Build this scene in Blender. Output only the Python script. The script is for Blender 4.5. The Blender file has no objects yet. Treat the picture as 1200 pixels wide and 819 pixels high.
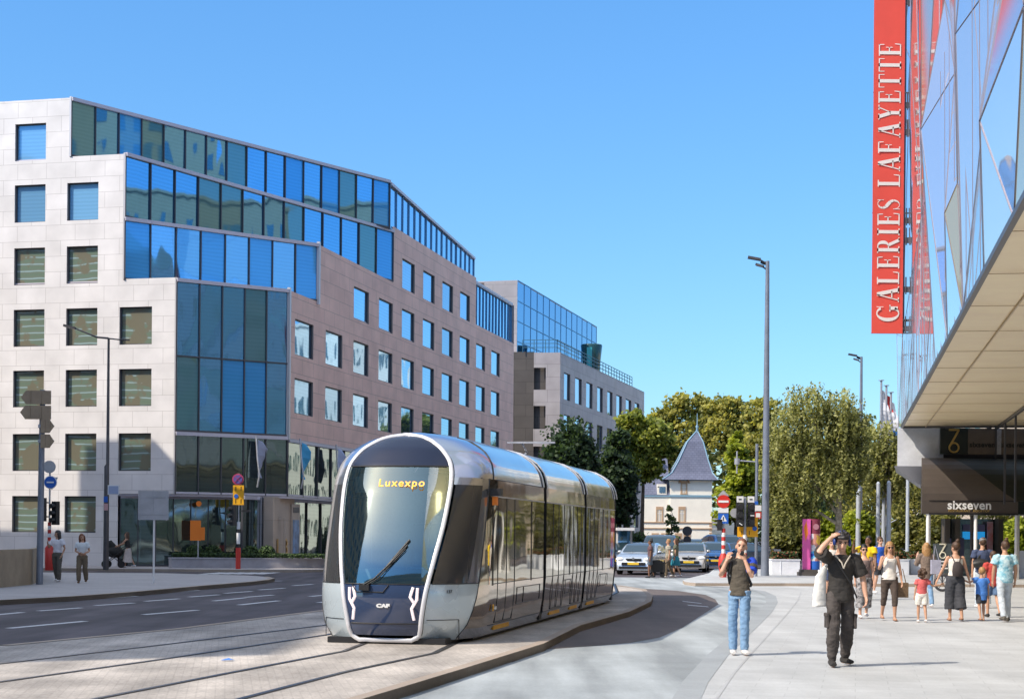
import bpy, bmesh, math, random
from math import sin, cos, pi, radians, sqrt, atan2
from mathutils import Vector, Matrix, noise, Euler
random.seed(7)
SC = bpy.context.scene
COL = SC.collection
V = Vector
# ------------------------------------------------------------------ camera model (photo 1200x819)
F = 1900.0; HC = 1.85; CX = 600.0; HY = 625.0; TH = 0.0085
def _d(px, py):
    dx = px-CX; dy = HY-py
    return (dx*cos(TH)-dy*sin(TH))/F, (dx*sin(TH)+dy*cos(TH))/F
def P(px, py, Y):                       # photo pixel at depth Y -> world
    a, b = _d(px, py)
    return V((a*Y, Y, HC+b*Y))
def G(px, py, z=0.0):                   # photo pixel on the level z
    a, b = _d(px, py)
    Y = (z-HC)/b
    return V((a*Y, Y, z))
def on_plane(px, py, p0, n):            # photo pixel on a plane
    a, b = _d(px, py)
    d = V((a, 1, b)); o = V((0, 0, HC))
    t = (V(p0)-o).dot(V(n))/d.dot(V(n))
    return o+d*t
SUN = V((-0.655, -0.35, 0.669)).normalized()
# ------------------------------------------------------------------ materials
MATS = {}
def nodes_of(m):
    m.use_nodes = True
    nt = m.node_tree
    return nt, nt.nodes, nt.links, nt.nodes['Principled BSDF']
def mat(name, col, rough=.6, metal=0.0, var=0.0, vscale=3.0, bump=0.0, bscale=40.0, emit=None, es=1.0, spec=None, coat=0, col2=None, wave=0.0, wscale=.3, trans=0.0, coords='Object'):
    if name in MATS: return MATS[name]
    m = bpy.data.materials.new(name); nt, N, L, b = nodes_of(m)
    b.inputs['Base Color'].default_value = (*col, 1)
    b.inputs['Roughness'].default_value = rough
    b.inputs['Metallic'].default_value = metal
    if spec is not None: b.inputs['Specular IOR Level'].default_value = spec
    if coat: b.inputs['Coat Weight'].default_value = coat; b.inputs['Coat Roughness'].default_value = .04
    if trans: b.inputs['Transmission Weight'].default_value = trans
    if emit: b.inputs['Emission Color'].default_value = (*emit, 1); b.inputs['Emission Strength'].default_value = es
    tc = N.new('ShaderNodeTexCoord')
    if var > 0 or col2:
        nz = N.new('ShaderNodeTexNoise'); nz.inputs['Scale'].default_value = vscale; nz.inputs['Detail'].default_value = 6
        nz.inputs['Roughness'].default_value = .65
        L.new(tc.outputs[coords], nz.inputs['Vector'])
        mx = N.new('ShaderNodeMix'); mx.data_type = 'RGBA'
        c2 = col2 if col2 else tuple(c*(1-var) for c in col)
        c1 = col if col2 else tuple(min(1, c*(1+var)) for c in col)
        mx.inputs[6].default_value = (*c1, 1); mx.inputs[7].default_value = (*c2, 1)
        mr = N.new('ShaderNodeMapRange'); mr.inputs[1].default_value = .35; mr.inputs[2].default_value = .65
        L.new(nz.outputs['Fac'], mr.inputs[0]); L.new(mr.outputs[0], mx.inputs[0])
        L.new(mx.outputs[2], b.inputs['Base Color'])
    if bump > 0 or wave > 0:
        nb = N.new('ShaderNodeTexNoise'); nb.inputs['Scale'].default_value = bscale if bump > 0 else wscale
        nb.inputs['Detail'].default_value = 5 if bump > 0 else 1
        L.new(tc.outputs['Object'], nb.inputs['Vector'])
        bp = N.new('ShaderNodeBump'); bp.inputs['Strength'].default_value = bump if bump > 0 else wave
        bp.inputs['Distance'].default_value = .02 if bump > 0 else .3
        L.new(nb.outputs['Fac'], bp.inputs['Height']); L.new(bp.outputs[0], b.inputs['Normal'])
    MATS[name] = m
    return m
def stone(name, c1, c2, mortar, bw, bh, ms=.012, rough=.65, off=.5):
    m = bpy.data.materials.new(name); nt, N, L, b = nodes_of(m)
    tc = N.new('ShaderNodeTexCoord')
    br = N.new('ShaderNodeTexBrick'); br.offset = off
    br.inputs['Color1'].default_value = (*c1, 1); br.inputs['Color2'].default_value = (*c2, 1); br.inputs['Mortar'].default_value = (*mortar, 1)
    br.inputs['Scale'].default_value = 1; br.inputs['Mortar Size'].default_value = ms; br.inputs['Mortar Smooth'].default_value = .2
    br.inputs['Brick Width'].default_value = bw; br.inputs['Row Height'].default_value = bh
    L.new(tc.outputs['UV'], br.inputs['Vector'])
    nz = N.new('ShaderNodeTexNoise'); nz.inputs['Scale'].default_value = .7; nz.inputs['Detail'].default_value = 8
    L.new(tc.outputs['UV'], nz.inputs['Vector'])
    mr = N.new('ShaderNodeMapRange'); mr.inputs[1].default_value = .3; mr.inputs[2].default_value = .7; mr.inputs[3].default_value = .86; mr.inputs[4].default_value = 1.08
    L.new(nz.outputs['Fac'], mr.inputs[0])
    mx = N.new('ShaderNodeVectorMath'); mx.operation = 'SCALE'
    L.new(br.outputs['Color'], mx.inputs[0]); L.new(mr.outputs[0], mx.inputs['Scale'])
    L.new(mx.outputs[0], b.inputs['Base Color']); b.inputs['Roughness'].default_value = rough
    MATS[name] = m
    return m
# ------------------------------------------------------------------ mesh builder
class MB:
    def __init__(s): s.v = []; s.f = []; s.m = []; s.sm = []
    def face(s, pts, mi=0, smooth=False):
        i = len(s.v); s.v += [tuple(p) for p in pts]; s.f.append(tuple(range(i, i+len(pts)))); s.m.append(mi); s.sm.append(smooth)
    def raw(s, vs, fs, mi=0, smooth=False):
        i = len(s.v); s.v += [tuple(p) for p in vs]
        for f in fs: s.f.append(tuple(a+i for a in f)); s.m.append(mi); s.sm.append(smooth)
    def box(s, c, d, mi=0, rz=0.0, M=None):
        c = V(c); hx, hy, hz = d[0]/2, d[1]/2, d[2]/2
        R = M if M is not None else Matrix.Rotation(rz, 3, 'Z')
        vs = [c+R@V((x, y, z)) for x in (-hx, hx) for y in (-hy, hy) for z in (-hz, hz)]
        s.raw(vs, [(0, 1, 3, 2), (4, 6, 7, 5), (0, 4, 5, 1), (2, 3, 7, 6), (0, 2, 6, 4), (1, 5, 7, 3)], mi)
    def beam(s, a, b, w, h, mi=0, up=(0, 0, 1)):
        a = V(a); b = V(b); d = (b-a); l = d.length; d.normalize(); u = V(up)
        x = d.cross(u)
        if x.length < 1e-4: x = d.cross(V((0, 1, 0)))
        x.normalize(); z = x.cross(d)
        M = Matrix((x, d, z)).transposed()
        s.box((a+b)/2, (w, l, h), mi, M=M)
    def tube(s, pts, rad, seg=10, mi=0, caps=True, side=None, smooth=True):
        pts = [V(p) for p in pts]; n = len(pts); rings = []
        prev = None
        for i, p in enumerate(pts):
            t = (pts[min(i+1, n-1)]-pts[max(i-1, 0)])
            if t.length < 1e-6: t = V((0, 0, 1))
            t.normalize()
            if side is not None: x = V(side)-t*V(side).dot(t)
            elif prev is not None: x = prev-t*prev.dot(t)
            else: x = t.cross(V((0, 1, 0))) if abs(t.y) < .9 else t.cross(V((1, 0, 0)))
            if x.length < 1e-5: x = t.orthogonal()
            x.normalize(); prev = x; y = t.cross(x)
            r = rad[i] if isinstance(rad, (list,)) else rad
            rx, ry = r if isinstance(r, tuple) else (r, r)
            rings.append([p+x*(rx*cos(2*pi*k/seg))+y*(ry*sin(2*pi*k/seg)) for k in range(seg)])
        vs = [q for r in rings for q in r]; fs = []
        for i in range(n-1):
            for k in range(seg):
                a = i*seg+k; b = i*seg+(k+1) % seg
                fs.append((a, b, b+seg, a+seg))
        s.raw(vs, fs, mi, smooth)
        if caps:
            s.raw(rings[0], [tuple(range(seg))[::-1]], mi, False); s.raw(rings[-1], [tuple(range(seg))], mi, False)
    def lathe(s, c, prof, seg=16, mi=0, smooth=True):
        c = V(c); s.tube([c+V((0, 0, z)) for r, z in prof], [max(r, 1e-4) for r, z in prof], seg, mi, True, (1, 0, 0), smooth)
    def ell(s, c, r, seg=12, rings=8, mi=0, R=None):
        c = V(c); vs = []; fs = []
        for i in range(rings+1):
            a = pi*i/rings
            for k in range(seg):
                t = 2*pi*k/seg
                q = V((r[0]*sin(a)*cos(t), r[1]*sin(a)*sin(t), r[2]*cos(a)))
                if R is not None: q = R@q
                vs.append(c+q)
        for i in range(rings):
            for k in range(seg):
                a = i*seg+k; b = i*seg+(k+1) % seg
                fs.append((a, a+seg, b+seg, b))
        s.raw(vs, fs, mi, True)
    def prism(s, poly, z0, z1, mi=0, sides=True, bottom=True, top=True, smi=None):
        n = len(poly); a = sum(poly[i][0]*poly[(i+1) % n][1]-poly[(i+1) % n][0]*poly[i][1] for i in range(n))
        if a < 0: poly = poly[::-1]
        if top: s.face([(p[0], p[1], z1) for p in poly], mi)
        if bottom: s.face([(p[0], p[1], z0) for p in poly][::-1], mi)
        if sides:
            for i in range(n):
                p = poly[i]; q = poly[(i+1) % n]
                s.face([(p[0], p[1], z0), (q[0], q[1], z0), (q[0], q[1], z1), (p[0], p[1], z1)], mi if smi is None else smi)
    def build(s, name, mats, parent=None, loc=None, weld=False, bevel=0, smooth=None, subsurf=0):
        me = bpy.data.meshes.new(name)
        me.from_pydata(s.v, [], s.f)
        if not isinstance(mats, (list, tuple)): mats = [mats]
        for m in mats: me.materials.append(m)
        for i, p in enumerate(me.polygons):
            p.material_index = min(s.m[i], len(mats)-1); p.use_smooth = s.sm[i] if smooth is None else smooth
        uv = me.uv_layers.new(name='UVMap')
        for p in me.polygons:
            n = p.normal
            if abs(n.z) > .75:
                for li in p.loop_indices:
                    c = me.vertices[me.loops[li].vertex_index].co; uv.data[li].uv = (c.x, c.y)
            else:
                t = V((-n.y, n.x, 0)); t.normalize()
                if abs(t.y) > abs(t.x): t = t if t.y > 0 else -t
                else: t = t if t.x > 0 else -t
                for li in p.loop_indices:
                    c = me.vertices[me.loops[li].vertex_index].co; uv.data[li].uv = (c.dot(t), c.z)
        if weld or bevel or subsurf:
            bm = bmesh.new(); bm.from_mesh(me); bmesh.ops.remove_doubles(bm, verts=bm.verts, dist=1e-4)
            bmesh.ops.recalc_face_normals(bm, faces=bm.faces) if weld == 2 else None
            bm.to_mesh(me); bm.free()
        o = bpy.data.objects.new(name, me); COL.objects.link(o)
        if bevel:
            md = o.modifiers.new('b', 'BEVEL'); md.width = bevel; md.segments = 2; md.limit_method = 'ANGLE'; md.angle_limit = radians(35); md.harden_normals = False
        if subsurf:
            md = o.modifiers.new('s', 'SUBSURF'); md.levels = subsurf; md.render_levels = subsurf
        if parent: o.parent = parent
        if loc is not None: o.location = loc
        return o
def tag(o, label=None, cat=None, group=None, kind=None):
    if label: o['label'] = label
    if cat: o['category'] = cat
    if group: o['group'] = group
    if kind: o['kind'] = kind
    return o
def empty(name, loc, label, cat, group=None, rz=0.0):
    o = bpy.data.objects.new(name, None); COL.objects.link(o); o.location = loc; o.rotation_euler = (0, 0, rz); o.empty_display_size = .2
    return tag(o, label, cat, group)
def copy_tree(o, parent=None):
    c = o.copy(); COL.objects.link(c)
    if parent: c.parent = parent
    for ch in list(o.children): copy_tree(ch, c)
    return c
def remesh(mb, name, mats, vox, parent=None, smooth=4, fold=0.0, extra=None, loc=None):
    """union of closed lofts -> one continuous surface"""
    me = bpy.data.meshes.new(name+'_tmp'); me.from_pydata(mb.v, [], mb.f)
    o = bpy.data.objects.new(name+'_tmp', me); COL.objects.link(o)
    md = o.modifiers.new('r', 'REMESH'); md.mode = 'VOXEL'; md.voxel_size = vox
    if smooth:
        ms = o.modifiers.new('s', 'SMOOTH'); ms.iterations = smooth; ms.factor = .5
    dg = bpy.context.evaluated_depsgraph_get()
    ev = o.evaluated_get(dg)
    nm = bpy.data.meshes.new_from_object(ev); nm.name = name
    bpy.data.objects.remove(o); bpy.data.meshes.remove(me)
    if not isinstance(mats, (list, tuple)): mats = [mats]
    if fold > 0:
        for v, n in zip(nm.vertices, [Vector(v.normal) for v in nm.vertices]):
            q = V((v.co.x*11, v.co.y*11, v.co.z*17))
            v.co += n*fold*(noise.noise(q)+.5*noise.noise(q*2.3))
    nm.materials.clear()
    for m in mats: nm.materials.append(m)
    for p in nm.polygons: p.use_smooth = True; p.material_index = 0
    if extra:
        bm = bmesh.new(); bm.from_mesh(nm)
        for (vs, fs, mis) in [(extra.v, extra.f, extra.m)]:
            nv = [bm.verts.new(v) for v in vs]; bm.verts.ensure_lookup_table()
            for f, mi in zip(fs, mis):
                try:
                    ff = bm.faces.new([nv[i] for i in f]); ff.material_index = min(mi, len(mats)-1); ff.smooth = True
                except ValueError: pass
        bm.to_mesh(nm); bm.free()
    o = bpy.data.objects.new(name, nm); COL.objects.link(o)
    if parent: o.parent = parent
    if loc is not None: o.location = loc
    return o
def text_obj(name, s, size, m, parent, M, extrude=.004, bold=0.0, align='CENTER', sx=1.0, spacing=1.0, res=3):
    cu = bpy.data.curves.new(name, 'FONT'); cu.body = s; cu.size = size; cu.extrude = extrude; cu.offset = bold
    cu.align_x = align; cu.align_y = 'CENTER'; cu.resolution_u = res; cu.space_character = spacing
    o = bpy.data.objects.new(name+'_t', cu); COL.objects.link(o)
    dg = bpy.context.evaluated_depsgraph_get()
    me = bpy.data.meshes.new_from_object(o.evaluated_get(dg)); me.name = name
    bpy.data.objects.remove(o)
    me.transform(M @ Matrix.Diagonal((sx, 1, 1, 1)))
    me.materials.clear(); me.materials.append(m)
    r = bpy.data.objects.new(name, me); COL.objects.link(r)
    if parent: r.parent = parent
    return r
def frame(origin, xdir, zdir):
    """matrix whose local x = text direction, local y = text up, local z = out of the face"""
    x = V(xdir).normalized(); y = V(zdir).normalized(); z = x.cross(y)
    M = Matrix((x, y, z)).transposed().to_4x4(); M.translation = V(origin)
    return M
# ------------------------------------------------------------------ common materials
m_white_stone = stone('pale_stone', (.73, .70, .68), (.77, .74, .725), (.52, .49, .475), 1.55, .755, .012)
m_pink_stone = stone('pinkish_stone', (.80, .52, .44), (.86, .57, .48), (.50, .33, .28), 1.6, .755, .016)
m_grey_stone = stone('grey_stone', (.42, .40, .42), (.46, .44, .45), (.27, .26, .27), 2.2, 1.1, .02)
m_shaded_dark_stone = stone('shaded_dark_stone', (.085, .075, .07), (.10, .088, .08), (.05, .045, .04), 2.0, 1.0, .02)  # dark stone, deepened to put the rear office recess's shade into its colour
m_frame = mat('dark_frame', (.06, .06, .07), .4)
m_alu = mat('aluminium_frame', (.55, .54, .56), .4, .5)
m_trim = mat('lilac_metal_trim', (.56, .53, .60), .45, .15)
m_black = mat('black_plastic', (.015, .015, .017), .45)
m_rubber = mat('black_rubber', (.012, .012, .012), .8)
m_pole = mat('grey_blue_paint', (.20, .23, .29), .45, .2, var=.12)
m_poledk = mat('dark_bronze_paint', (.075, .07, .075), .45, .2, var=.12)
m_galv = mat('galvanised_metal', (.45, .46, .50), .45, .6, var=.15, vscale=9)
m_white = mat('white_paint', (.78, .78, .78), .5, var=.05)
m_red = mat('red_paint', (.52, .03, .02), .45, var=.1)
m_yellow = mat('yellow_paint', (.85, .42, .01), .5, var=.05)
m_blue = mat('blue_paint', (.02, .12, .50), .45)
m_orange = mat('orange_paint', (.85, .22, .02), .5)
m_signback = mat('grey_sign_back', (.45, .45, .47), .5, .4, var=.1)
def concrete(name, c, var=.12, slab=None, rough=.75, wear=.0):
    m = bpy.data.materials.new(name); nt, N, L, b = nodes_of(m)
    tc = N.new('ShaderNodeTexCoord')
    n1 = N.new('ShaderNodeTexNoise'); n1.inputs['Scale'].default_value = .45; n1.inputs['Detail'].default_value = 9; n1.inputs['Roughness'].default_value = .62
    n2 = N.new('ShaderNodeTexNoise'); n2.inputs['Scale'].default_value = 22; n2.inputs['Detail'].default_value = 6; n2.inputs['Roughness'].default_value = .8
    L.new(tc.outputs['Object'], n1.inputs['Vector']); L.new(tc.outputs['Object'], n2.inputs['Vector'])
    r1 = N.new('ShaderNodeMapRange'); r1.inputs[1].default_value = .3; r1.inputs[2].default_value = .7; r1.inputs[3].default_value = 1-var*1.5; r1.inputs[4].default_value = 1+var*.7
    r2 = N.new('ShaderNodeMapRange'); r2.inputs[1].default_value = .3; r2.inputs[2].default_value = .7; r2.inputs[3].default_value = 1-var; r2.inputs[4].default_value = 1+var
    L.new(n1.outputs['Fac'], r1.inputs[0]); L.new(n2.outputs['Fac'], r2.inputs[0])
    mu = N.new('ShaderNodeMath'); mu.operation = 'MULTIPLY'; L.new(r1.outputs[0], mu.inputs[0]); L.new(r2.outputs[0], mu.inputs[1])
    fac = mu.outputs[0]
    if wear:
        mp = N.new('ShaderNodeMapping'); mp.inputs['Rotation'].default_value = (0, 0, radians(12)); mp.inputs['Scale'].default_value = (1.6, .16, 1)
        n3 = N.new('ShaderNodeTexNoise'); n3.inputs['Scale'].default_value = .8; n3.inputs['Detail'].default_value = 5
        L.new(tc.outputs['Object'], mp.inputs[0]); L.new(mp.outputs[0], n3.inputs['Vector'])
        r3 = N.new('ShaderNodeMapRange'); r3.inputs[1].default_value = .35; r3.inputs[2].default_value = .65; r3.inputs[3].default_value = 1-wear; r3.inputs[4].default_value = 1+wear*.4
        L.new(n3.outputs['Fac'], r3.inputs[0])
        m3 = N.new('ShaderNodeMath'); m3.operation = 'MULTIPLY'; L.new(fac, m3.inputs[0]); L.new(r3.outputs[0], m3.inputs[1]); fac = m3.outputs[0]
    sc = N.new('ShaderNodeVectorMath'); sc.operation = 'SCALE'
    if slab:
        br = N.new('ShaderNodeTexBrick'); br.inputs['Scale'].default_value = 1; br.inputs['Brick Width'].default_value = slab[0]; br.inputs['Row Height'].default_value = slab[1]
        br.inputs['Mortar Size'].default_value = slab[2]; br.inputs['Mortar Smooth'].default_value = .3
        br.inputs['Color1'].default_value = (*[x*.96 for x in c], 1); br.inputs['Color2'].default_value = (*[x*1.05 for x in c], 1); br.inputs['Mortar'].default_value = (*[x*slab[3] for x in c], 1)
        mp2 = N.new('ShaderNodeMapping'); mp2.inputs['Rotation'].default_value = (0, 0, radians(slab[4])); L.new(tc.outputs['Object'], mp2.inputs[0])
        L.new(mp2.outputs[0], br.inputs['Vector']); L.new(br.outputs['Color'], sc.inputs[0])
    else: sc.inputs[0].default_value = c
    L.new(fac, sc.inputs['Scale']); L.new(sc.outputs[0], b.inputs['Base Color'])
    b.inputs['Roughness'].default_value = rough; b.inputs['Specular IOR Level'].default_value = .3
    bp = N.new('ShaderNodeBump'); bp.inputs['Strength'].default_value = .35; bp.inputs['Distance'].default_value = .01
    L.new(n2.outputs['Fac'], bp.inputs['Height']); L.new(bp.outputs[0], b.inputs['Normal'])
    MATS[name] = m
    return m
m_asphalt = concrete('asphalt', (.098, .085, .092), .22, wear=.38)
m_lane = concrete('light_concrete_lane', (.39, .425, .44), .14, wear=.34)
m_plaza = concrete('plaza_paving', (.48, .495, .50), .10, slab=(.8, .4, .008, .87, 12), wear=.10)
m_pave = concrete('pavement_slabs', (.40, .37, .36), .08, slab=(.6, .4, .01, .8, 0))
m_bed = concrete('tram_bed_setts', (.50, .455, .41), .30, slab=(.2, .1, .009, .90, 80), wear=.30)
m_kerb = concrete('kerb_stone', (.40, .33, .27), .12)
m_gutter = concrete('gutter_strip', (.33, .355, .37), .1)
m_joint = concrete('joint_strip', (.42, .43, .44), .1)
m_ivory = mat('marking_paint', (.62, .62, .63), .6, var=.18, vscale=12)
m_rail = mat('rail_steel', (.08, .075, .08), .35, .7, var=.2)
m_groove = mat('rail_groove', (.02, .018, .016), .9)
# ------------------------------------------------------------------ world, sun, camera
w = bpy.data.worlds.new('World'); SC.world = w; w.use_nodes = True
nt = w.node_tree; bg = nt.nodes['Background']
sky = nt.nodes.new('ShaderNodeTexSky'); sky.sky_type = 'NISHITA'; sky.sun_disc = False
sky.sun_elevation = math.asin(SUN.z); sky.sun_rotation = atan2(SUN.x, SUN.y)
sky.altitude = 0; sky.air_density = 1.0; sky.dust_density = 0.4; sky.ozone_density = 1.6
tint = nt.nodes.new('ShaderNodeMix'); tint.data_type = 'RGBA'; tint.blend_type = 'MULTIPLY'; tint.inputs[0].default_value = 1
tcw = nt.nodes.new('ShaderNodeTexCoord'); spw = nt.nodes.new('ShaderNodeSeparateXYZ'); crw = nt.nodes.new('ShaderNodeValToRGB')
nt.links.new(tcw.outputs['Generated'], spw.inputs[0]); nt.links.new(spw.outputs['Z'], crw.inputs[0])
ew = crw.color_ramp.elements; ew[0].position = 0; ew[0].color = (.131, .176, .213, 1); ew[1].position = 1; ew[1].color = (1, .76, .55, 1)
for p_, c_ in ((.10, (.126, .192, .244, 1)), (.32, (.127, .224, .299, 1)), (.46, (.22, .28, .35, 1)), (.72, (.94, .73, .53, 1))): q_ = ew.new(p_); q_.color = c_  # upper stops warm and brighten the unseen overhead sky, added to lift shadows
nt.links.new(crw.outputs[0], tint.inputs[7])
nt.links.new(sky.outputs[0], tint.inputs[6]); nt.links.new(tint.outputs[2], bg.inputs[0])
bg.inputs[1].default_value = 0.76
sl = bpy.data.lights.new('sun', 'SUN'); sl.energy = 5.0; sl.angle = radians(.5); sl.color = (1, .90, .76)
so = bpy.data.objects.new('sun', sl); COL.objects.link(so); so.rotation_euler = (-SUN).to_track_quat('-Z', 'Y').to_euler(); so.location = (-30, -20, 50)
cam = bpy.data.cameras.new('camera'); co = bpy.data.objects.new('camera', cam); COL.objects.link(co); SC.camera = co
cam.sensor_width = 36; cam.lens = 36*F/1200; cam.clip_end = 5000; cam.clip_start = .3
cam.shift_y = (HY-409.5)/1200
co.location = (0, 0, HC)
co.rotation_euler = (Matrix.Rotation(radians(90), 3, 'X') @ Matrix.Rotation(TH, 3, 'Z')).to_euler()
SC.view_settings.view_transform = 'Standard'; SC.view_settings.look = 'None'; SC.view_settings.exposure = 0
SC.cycles.max_bounces = 8; SC.cycles.glossy_bounces = 4; SC.cycles.caustics_reflective = False; SC.cycles.caustics_refractive = False
SC.cycles.sample_clamp_indirect = 6
# ------------------------------------------------------------------ ground
def structure(o): o['kind'] = 'structure'; return o
def sheet(name, pts, z, m, under=None):
    mb = MB()
    mb.face([(p[0], p[1], z) for p in pts]); o = mb.build(name, m)
    if o.data.polygons[0].normal.z < 0: o.data.flip_normals()
    return structure(o)
def raised(name, pts, z0, z1, m, mk):
    mb = MB(); mb.prism([(p[0], p[1]) for p in pts], z0, z1, 0, bottom=False, smi=1)
    return structure(mb.build(name, [m, mk]))
mb = MB(); S = 3000
mb.face([(-S, -S, 0), (S, -S, 0), (S, S, 0), (-S, S, 0)]); structure(mb.build('road', m_asphalt))
# plaza (right) incl. strip; polygon in world, boundary = gutter strip
strip = [G(*p) for p in ((815, 835), (830, 800), (853, 769), (881.5, 741), (904.6, 718), (911.5, 706), (909, 698.5), (897, 693), (871, 689), (820, 686.5))]
strip = [V((1.2, 14, 0))]+strip
def offset_line(pts, d):
    out = []
    for i, p in enumerate(pts):
        t = (pts[min(i+1, len(pts)-1)]-pts[max(i-1, 0)]); t.z = 0; t.normalize(); out.append(p+V((t.y, -t.x, 0))*d)
    return out
strip0 = [V((-1.2, 4, 0))]+strip
plz = strip0+[V((12, 62.5, 0)), V((60, 62.5, 0)), V((60, 4, 0))]
sheet('plaza', plz, .012, m_plaza)
so_ = offset_line(strip0, -.32)
mb = MB()
for i in range(len(strip0)-1): mb.face([(*strip0[i][:2], .016), (*strip0[i+1][:2], .016), (*so_[i+1][:2], .016), (*so_[i][:2], .016)])
o = mb.build('gutter', m_gutter); structure(o)
if o.data.polygons[0].normal.z < 0: o.data.flip_normals()
# a thin expansion joint in the plaza, parallel to the strip
js_ = [V((1.2, 14, 0)), G(838, 819), G(858, 790), G(880, 765), G(902, 741), G(922, 719), G(934, 704), G(938, 694)]
ji = offset_line(js_, 0); jo = offset_line(js_, .035)
mb = MB()
for i in range(7): mb.face([(*ji[i][:2], .016), (*jo[i][:2], .016), (*jo[i+1][:2], .016), (*ji[i+1][:2], .016)])
o = mb.build('paving_joint_path', m_joint); structure(o)
# light concrete lane between the tram bed and the plaza
bedR = [G(300, 870, .12), G(467, 819, .0), G(547, 793), G(637, 763), G(680, 740), G(737, 723), G(763, 710), G(765, 703), G(757, 695), G(728, 690)]
bedR[0] = V((-3.2, 10, 0))
lane = bedR+[V((0.5, 62, 0)), V((2, 70, 0)), V((30, 70, 0)), V((30, 62.4, 0))]+[p for p in reversed(strip0)]
sheet('light_lane', lane, .004, m_lane)
patch = [G(*p) for p in ((600, 776), (640, 761), (693, 757), (740, 753), (773, 747), (800, 735), (842, 708), (838, 702), (827, 697), (793, 692), (733, 688.5), (700, 686))]
patch = patch[:11]+[V((4.0, 58, 0)), V((2.5, 50, 0)), V((1, 38, 0)), V((-.5, 28, 0))]
sheet('asphalt_patch_road', patch, .008, concrete('patch_asphalt', (.15, .125, .115), .15, wear=.2))
# tram bed
bedL = [G(-500, 800, .12), G(0, 756, .12), G(200, 737, .12), G(383, 714, .12)]
bl = [(p.x, p.y) for p in bedL]
bl = [(-30, 8), (-22, 14.5)]+bl[1:]+[(-.5, 55), (1, 62)]
brr = [(p.x, p.y) for p in bedR[1:]]
bed = bl+brr[::-1]+[(-3.2, 10), (-5.5, 4), (-30, 4)]
raised('tram_bed', bed, 0, .12, m_bed, m_kerb)
# kerb stone strip along the bed's right and left edge
def kerb_strip(name, line, wd, z, d=1):
    a = [V((p[0], p[1], 0)) for p in line]; b = offset_line(a, wd*d); mb = MB()
    for i in range(len(a)-1):
        mb.raw([(*a[i][:2], z), (*a[i+1][:2], z), (*b[i+1][:2], z), (*b[i][:2], z)], [(0, 1, 2, 3)])
        mb.raw([(*a[i][:2], 0), (*a[i+1][:2], 0), (*a[i+1][:2], z), (*a[i][:2], z)], [(0, 1, 2, 3)])
    o = mb.build(name, m_kerb, weld=2); structure(o)
    return o
kerb_strip('kerb', [(-3.2, 10)]+brr, .16, .128, -1)
kerb_strip('kerb', bl[2:6], .16, .128, 1)
# rails
def rail(pts):
    pts = [V((p[0], p[1], 0)) for p in pts]; b = offset_line(pts, .065); c = offset_line(pts, .105); mb = MB()
    for i in range(len(pts)-1):
        mb.face([(*pts[i][:2], .126), (*b[i][:2], .126), (*b[i+1][:2], .126), (*pts[i+1][:2], .126)], 0)
        mb.face([(*b[i][:2], .125), (*c[i][:2], .125), (*c[i+1][:2], .125), (*b[i+1][:2], .125)], 1)
    return mb
TA = atan2(.2, .98); TD = V((sin(TA), cos(TA), 0)); TN = V((cos(TA), -sin(TA), 0)); T0 = V((-2.0, 25.0, 0))
def near(px, py): g = G(px, py, .12); return g
r3 = [near(-60, 900), near(105, 819), near(260, 789), near(400, 762.5)]; r4 = [near(60, 890), near(275, 819), near(400, 787), near(505, 765)]
for k in (3, 8, 13, 18): r3.append(T0+TD*k-TN*.72); r4.append(T0+TD*k+TN*.72)
for k, d in ((24, -.4), (32, -1.6), (42, -4.5), (55, -10)): r3.append(T0+TD*k+TN*(d-.72)); r4.append(T0+TD*k+TN*(d+.72))
r1 = [near(-200, 797), near(0, 777), near(180, 756), near(380, 732)]; r2 = [near(-200, 824), near(0, 798), near(180, 773), near(383, 743)]
for k, d in ((14, -3.6), (24, -3.9), (32, -5.0), (42, -8), (55, -13)): r1.append(T0+TD*k+TN*(d-.72)); r2.append(T0+TD*k+TN*(d+.72))
for r in (r1, r2, r3, r4): structure(rail(r).build('tram_rail_track', [m_rail, m_groove]))
# road markings
mb = MB()
for (a, b_, c, d) in ((-60, 365, 80, 352), (135, 347, 287, 336), (30, 408, 300, 383), (335, 328, 470, 319), (505, 360, 695, 344), (510, 313, 630, 304), (365, 303, 480, 295), (750, 312, 860, 301), (840, 326, 980, 311), (665, 298, 770, 290), (790, 285, 885, 278), (910, 273, 1000, 267), (1090, 296, 1145, 291), (590, 282, 700, 274), (930, 243, 990, 241), (860, 299, 960, 291), (1120, 318, 1160, 313), (1030, 258, 1100, 253)):
    p = G(a/3, 600+b_/3); q = G(c/3, 600+d/3); t = (q-p).normalized(); n = V((-t.y, t.x, 0))*.09
    mb.face([p-n+V((0, 0, .005)), q-n+V((0, 0, .005)), q+n+V((0, 0, .005)), p+n+V((0, 0, .005))])
# crossing marks / arrows on the right road
for (a, b_) in (((800, 704.5), (822, 707)), ((806, 709), (830, 711))):
    p = G(*a); q = G(*b_); n = V((0, .22, 0)); mb.face([p-n+V((0, 0, .009)), q-n+V((0, 0, .009)), q+n+V((0, 0, .009)), p+n+V((0, 0, .009))])
for k in range(6):
    p = G(245+k*13, 671.5); mb.face([p+V((-.18, -1.6, .005)), p+V((.18, -1.6, .005)), p+V((.5, 1.6, .005)), p+V((.14, 1.6, .005))])
structure(mb.build('road_markings', m_ivory))
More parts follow.
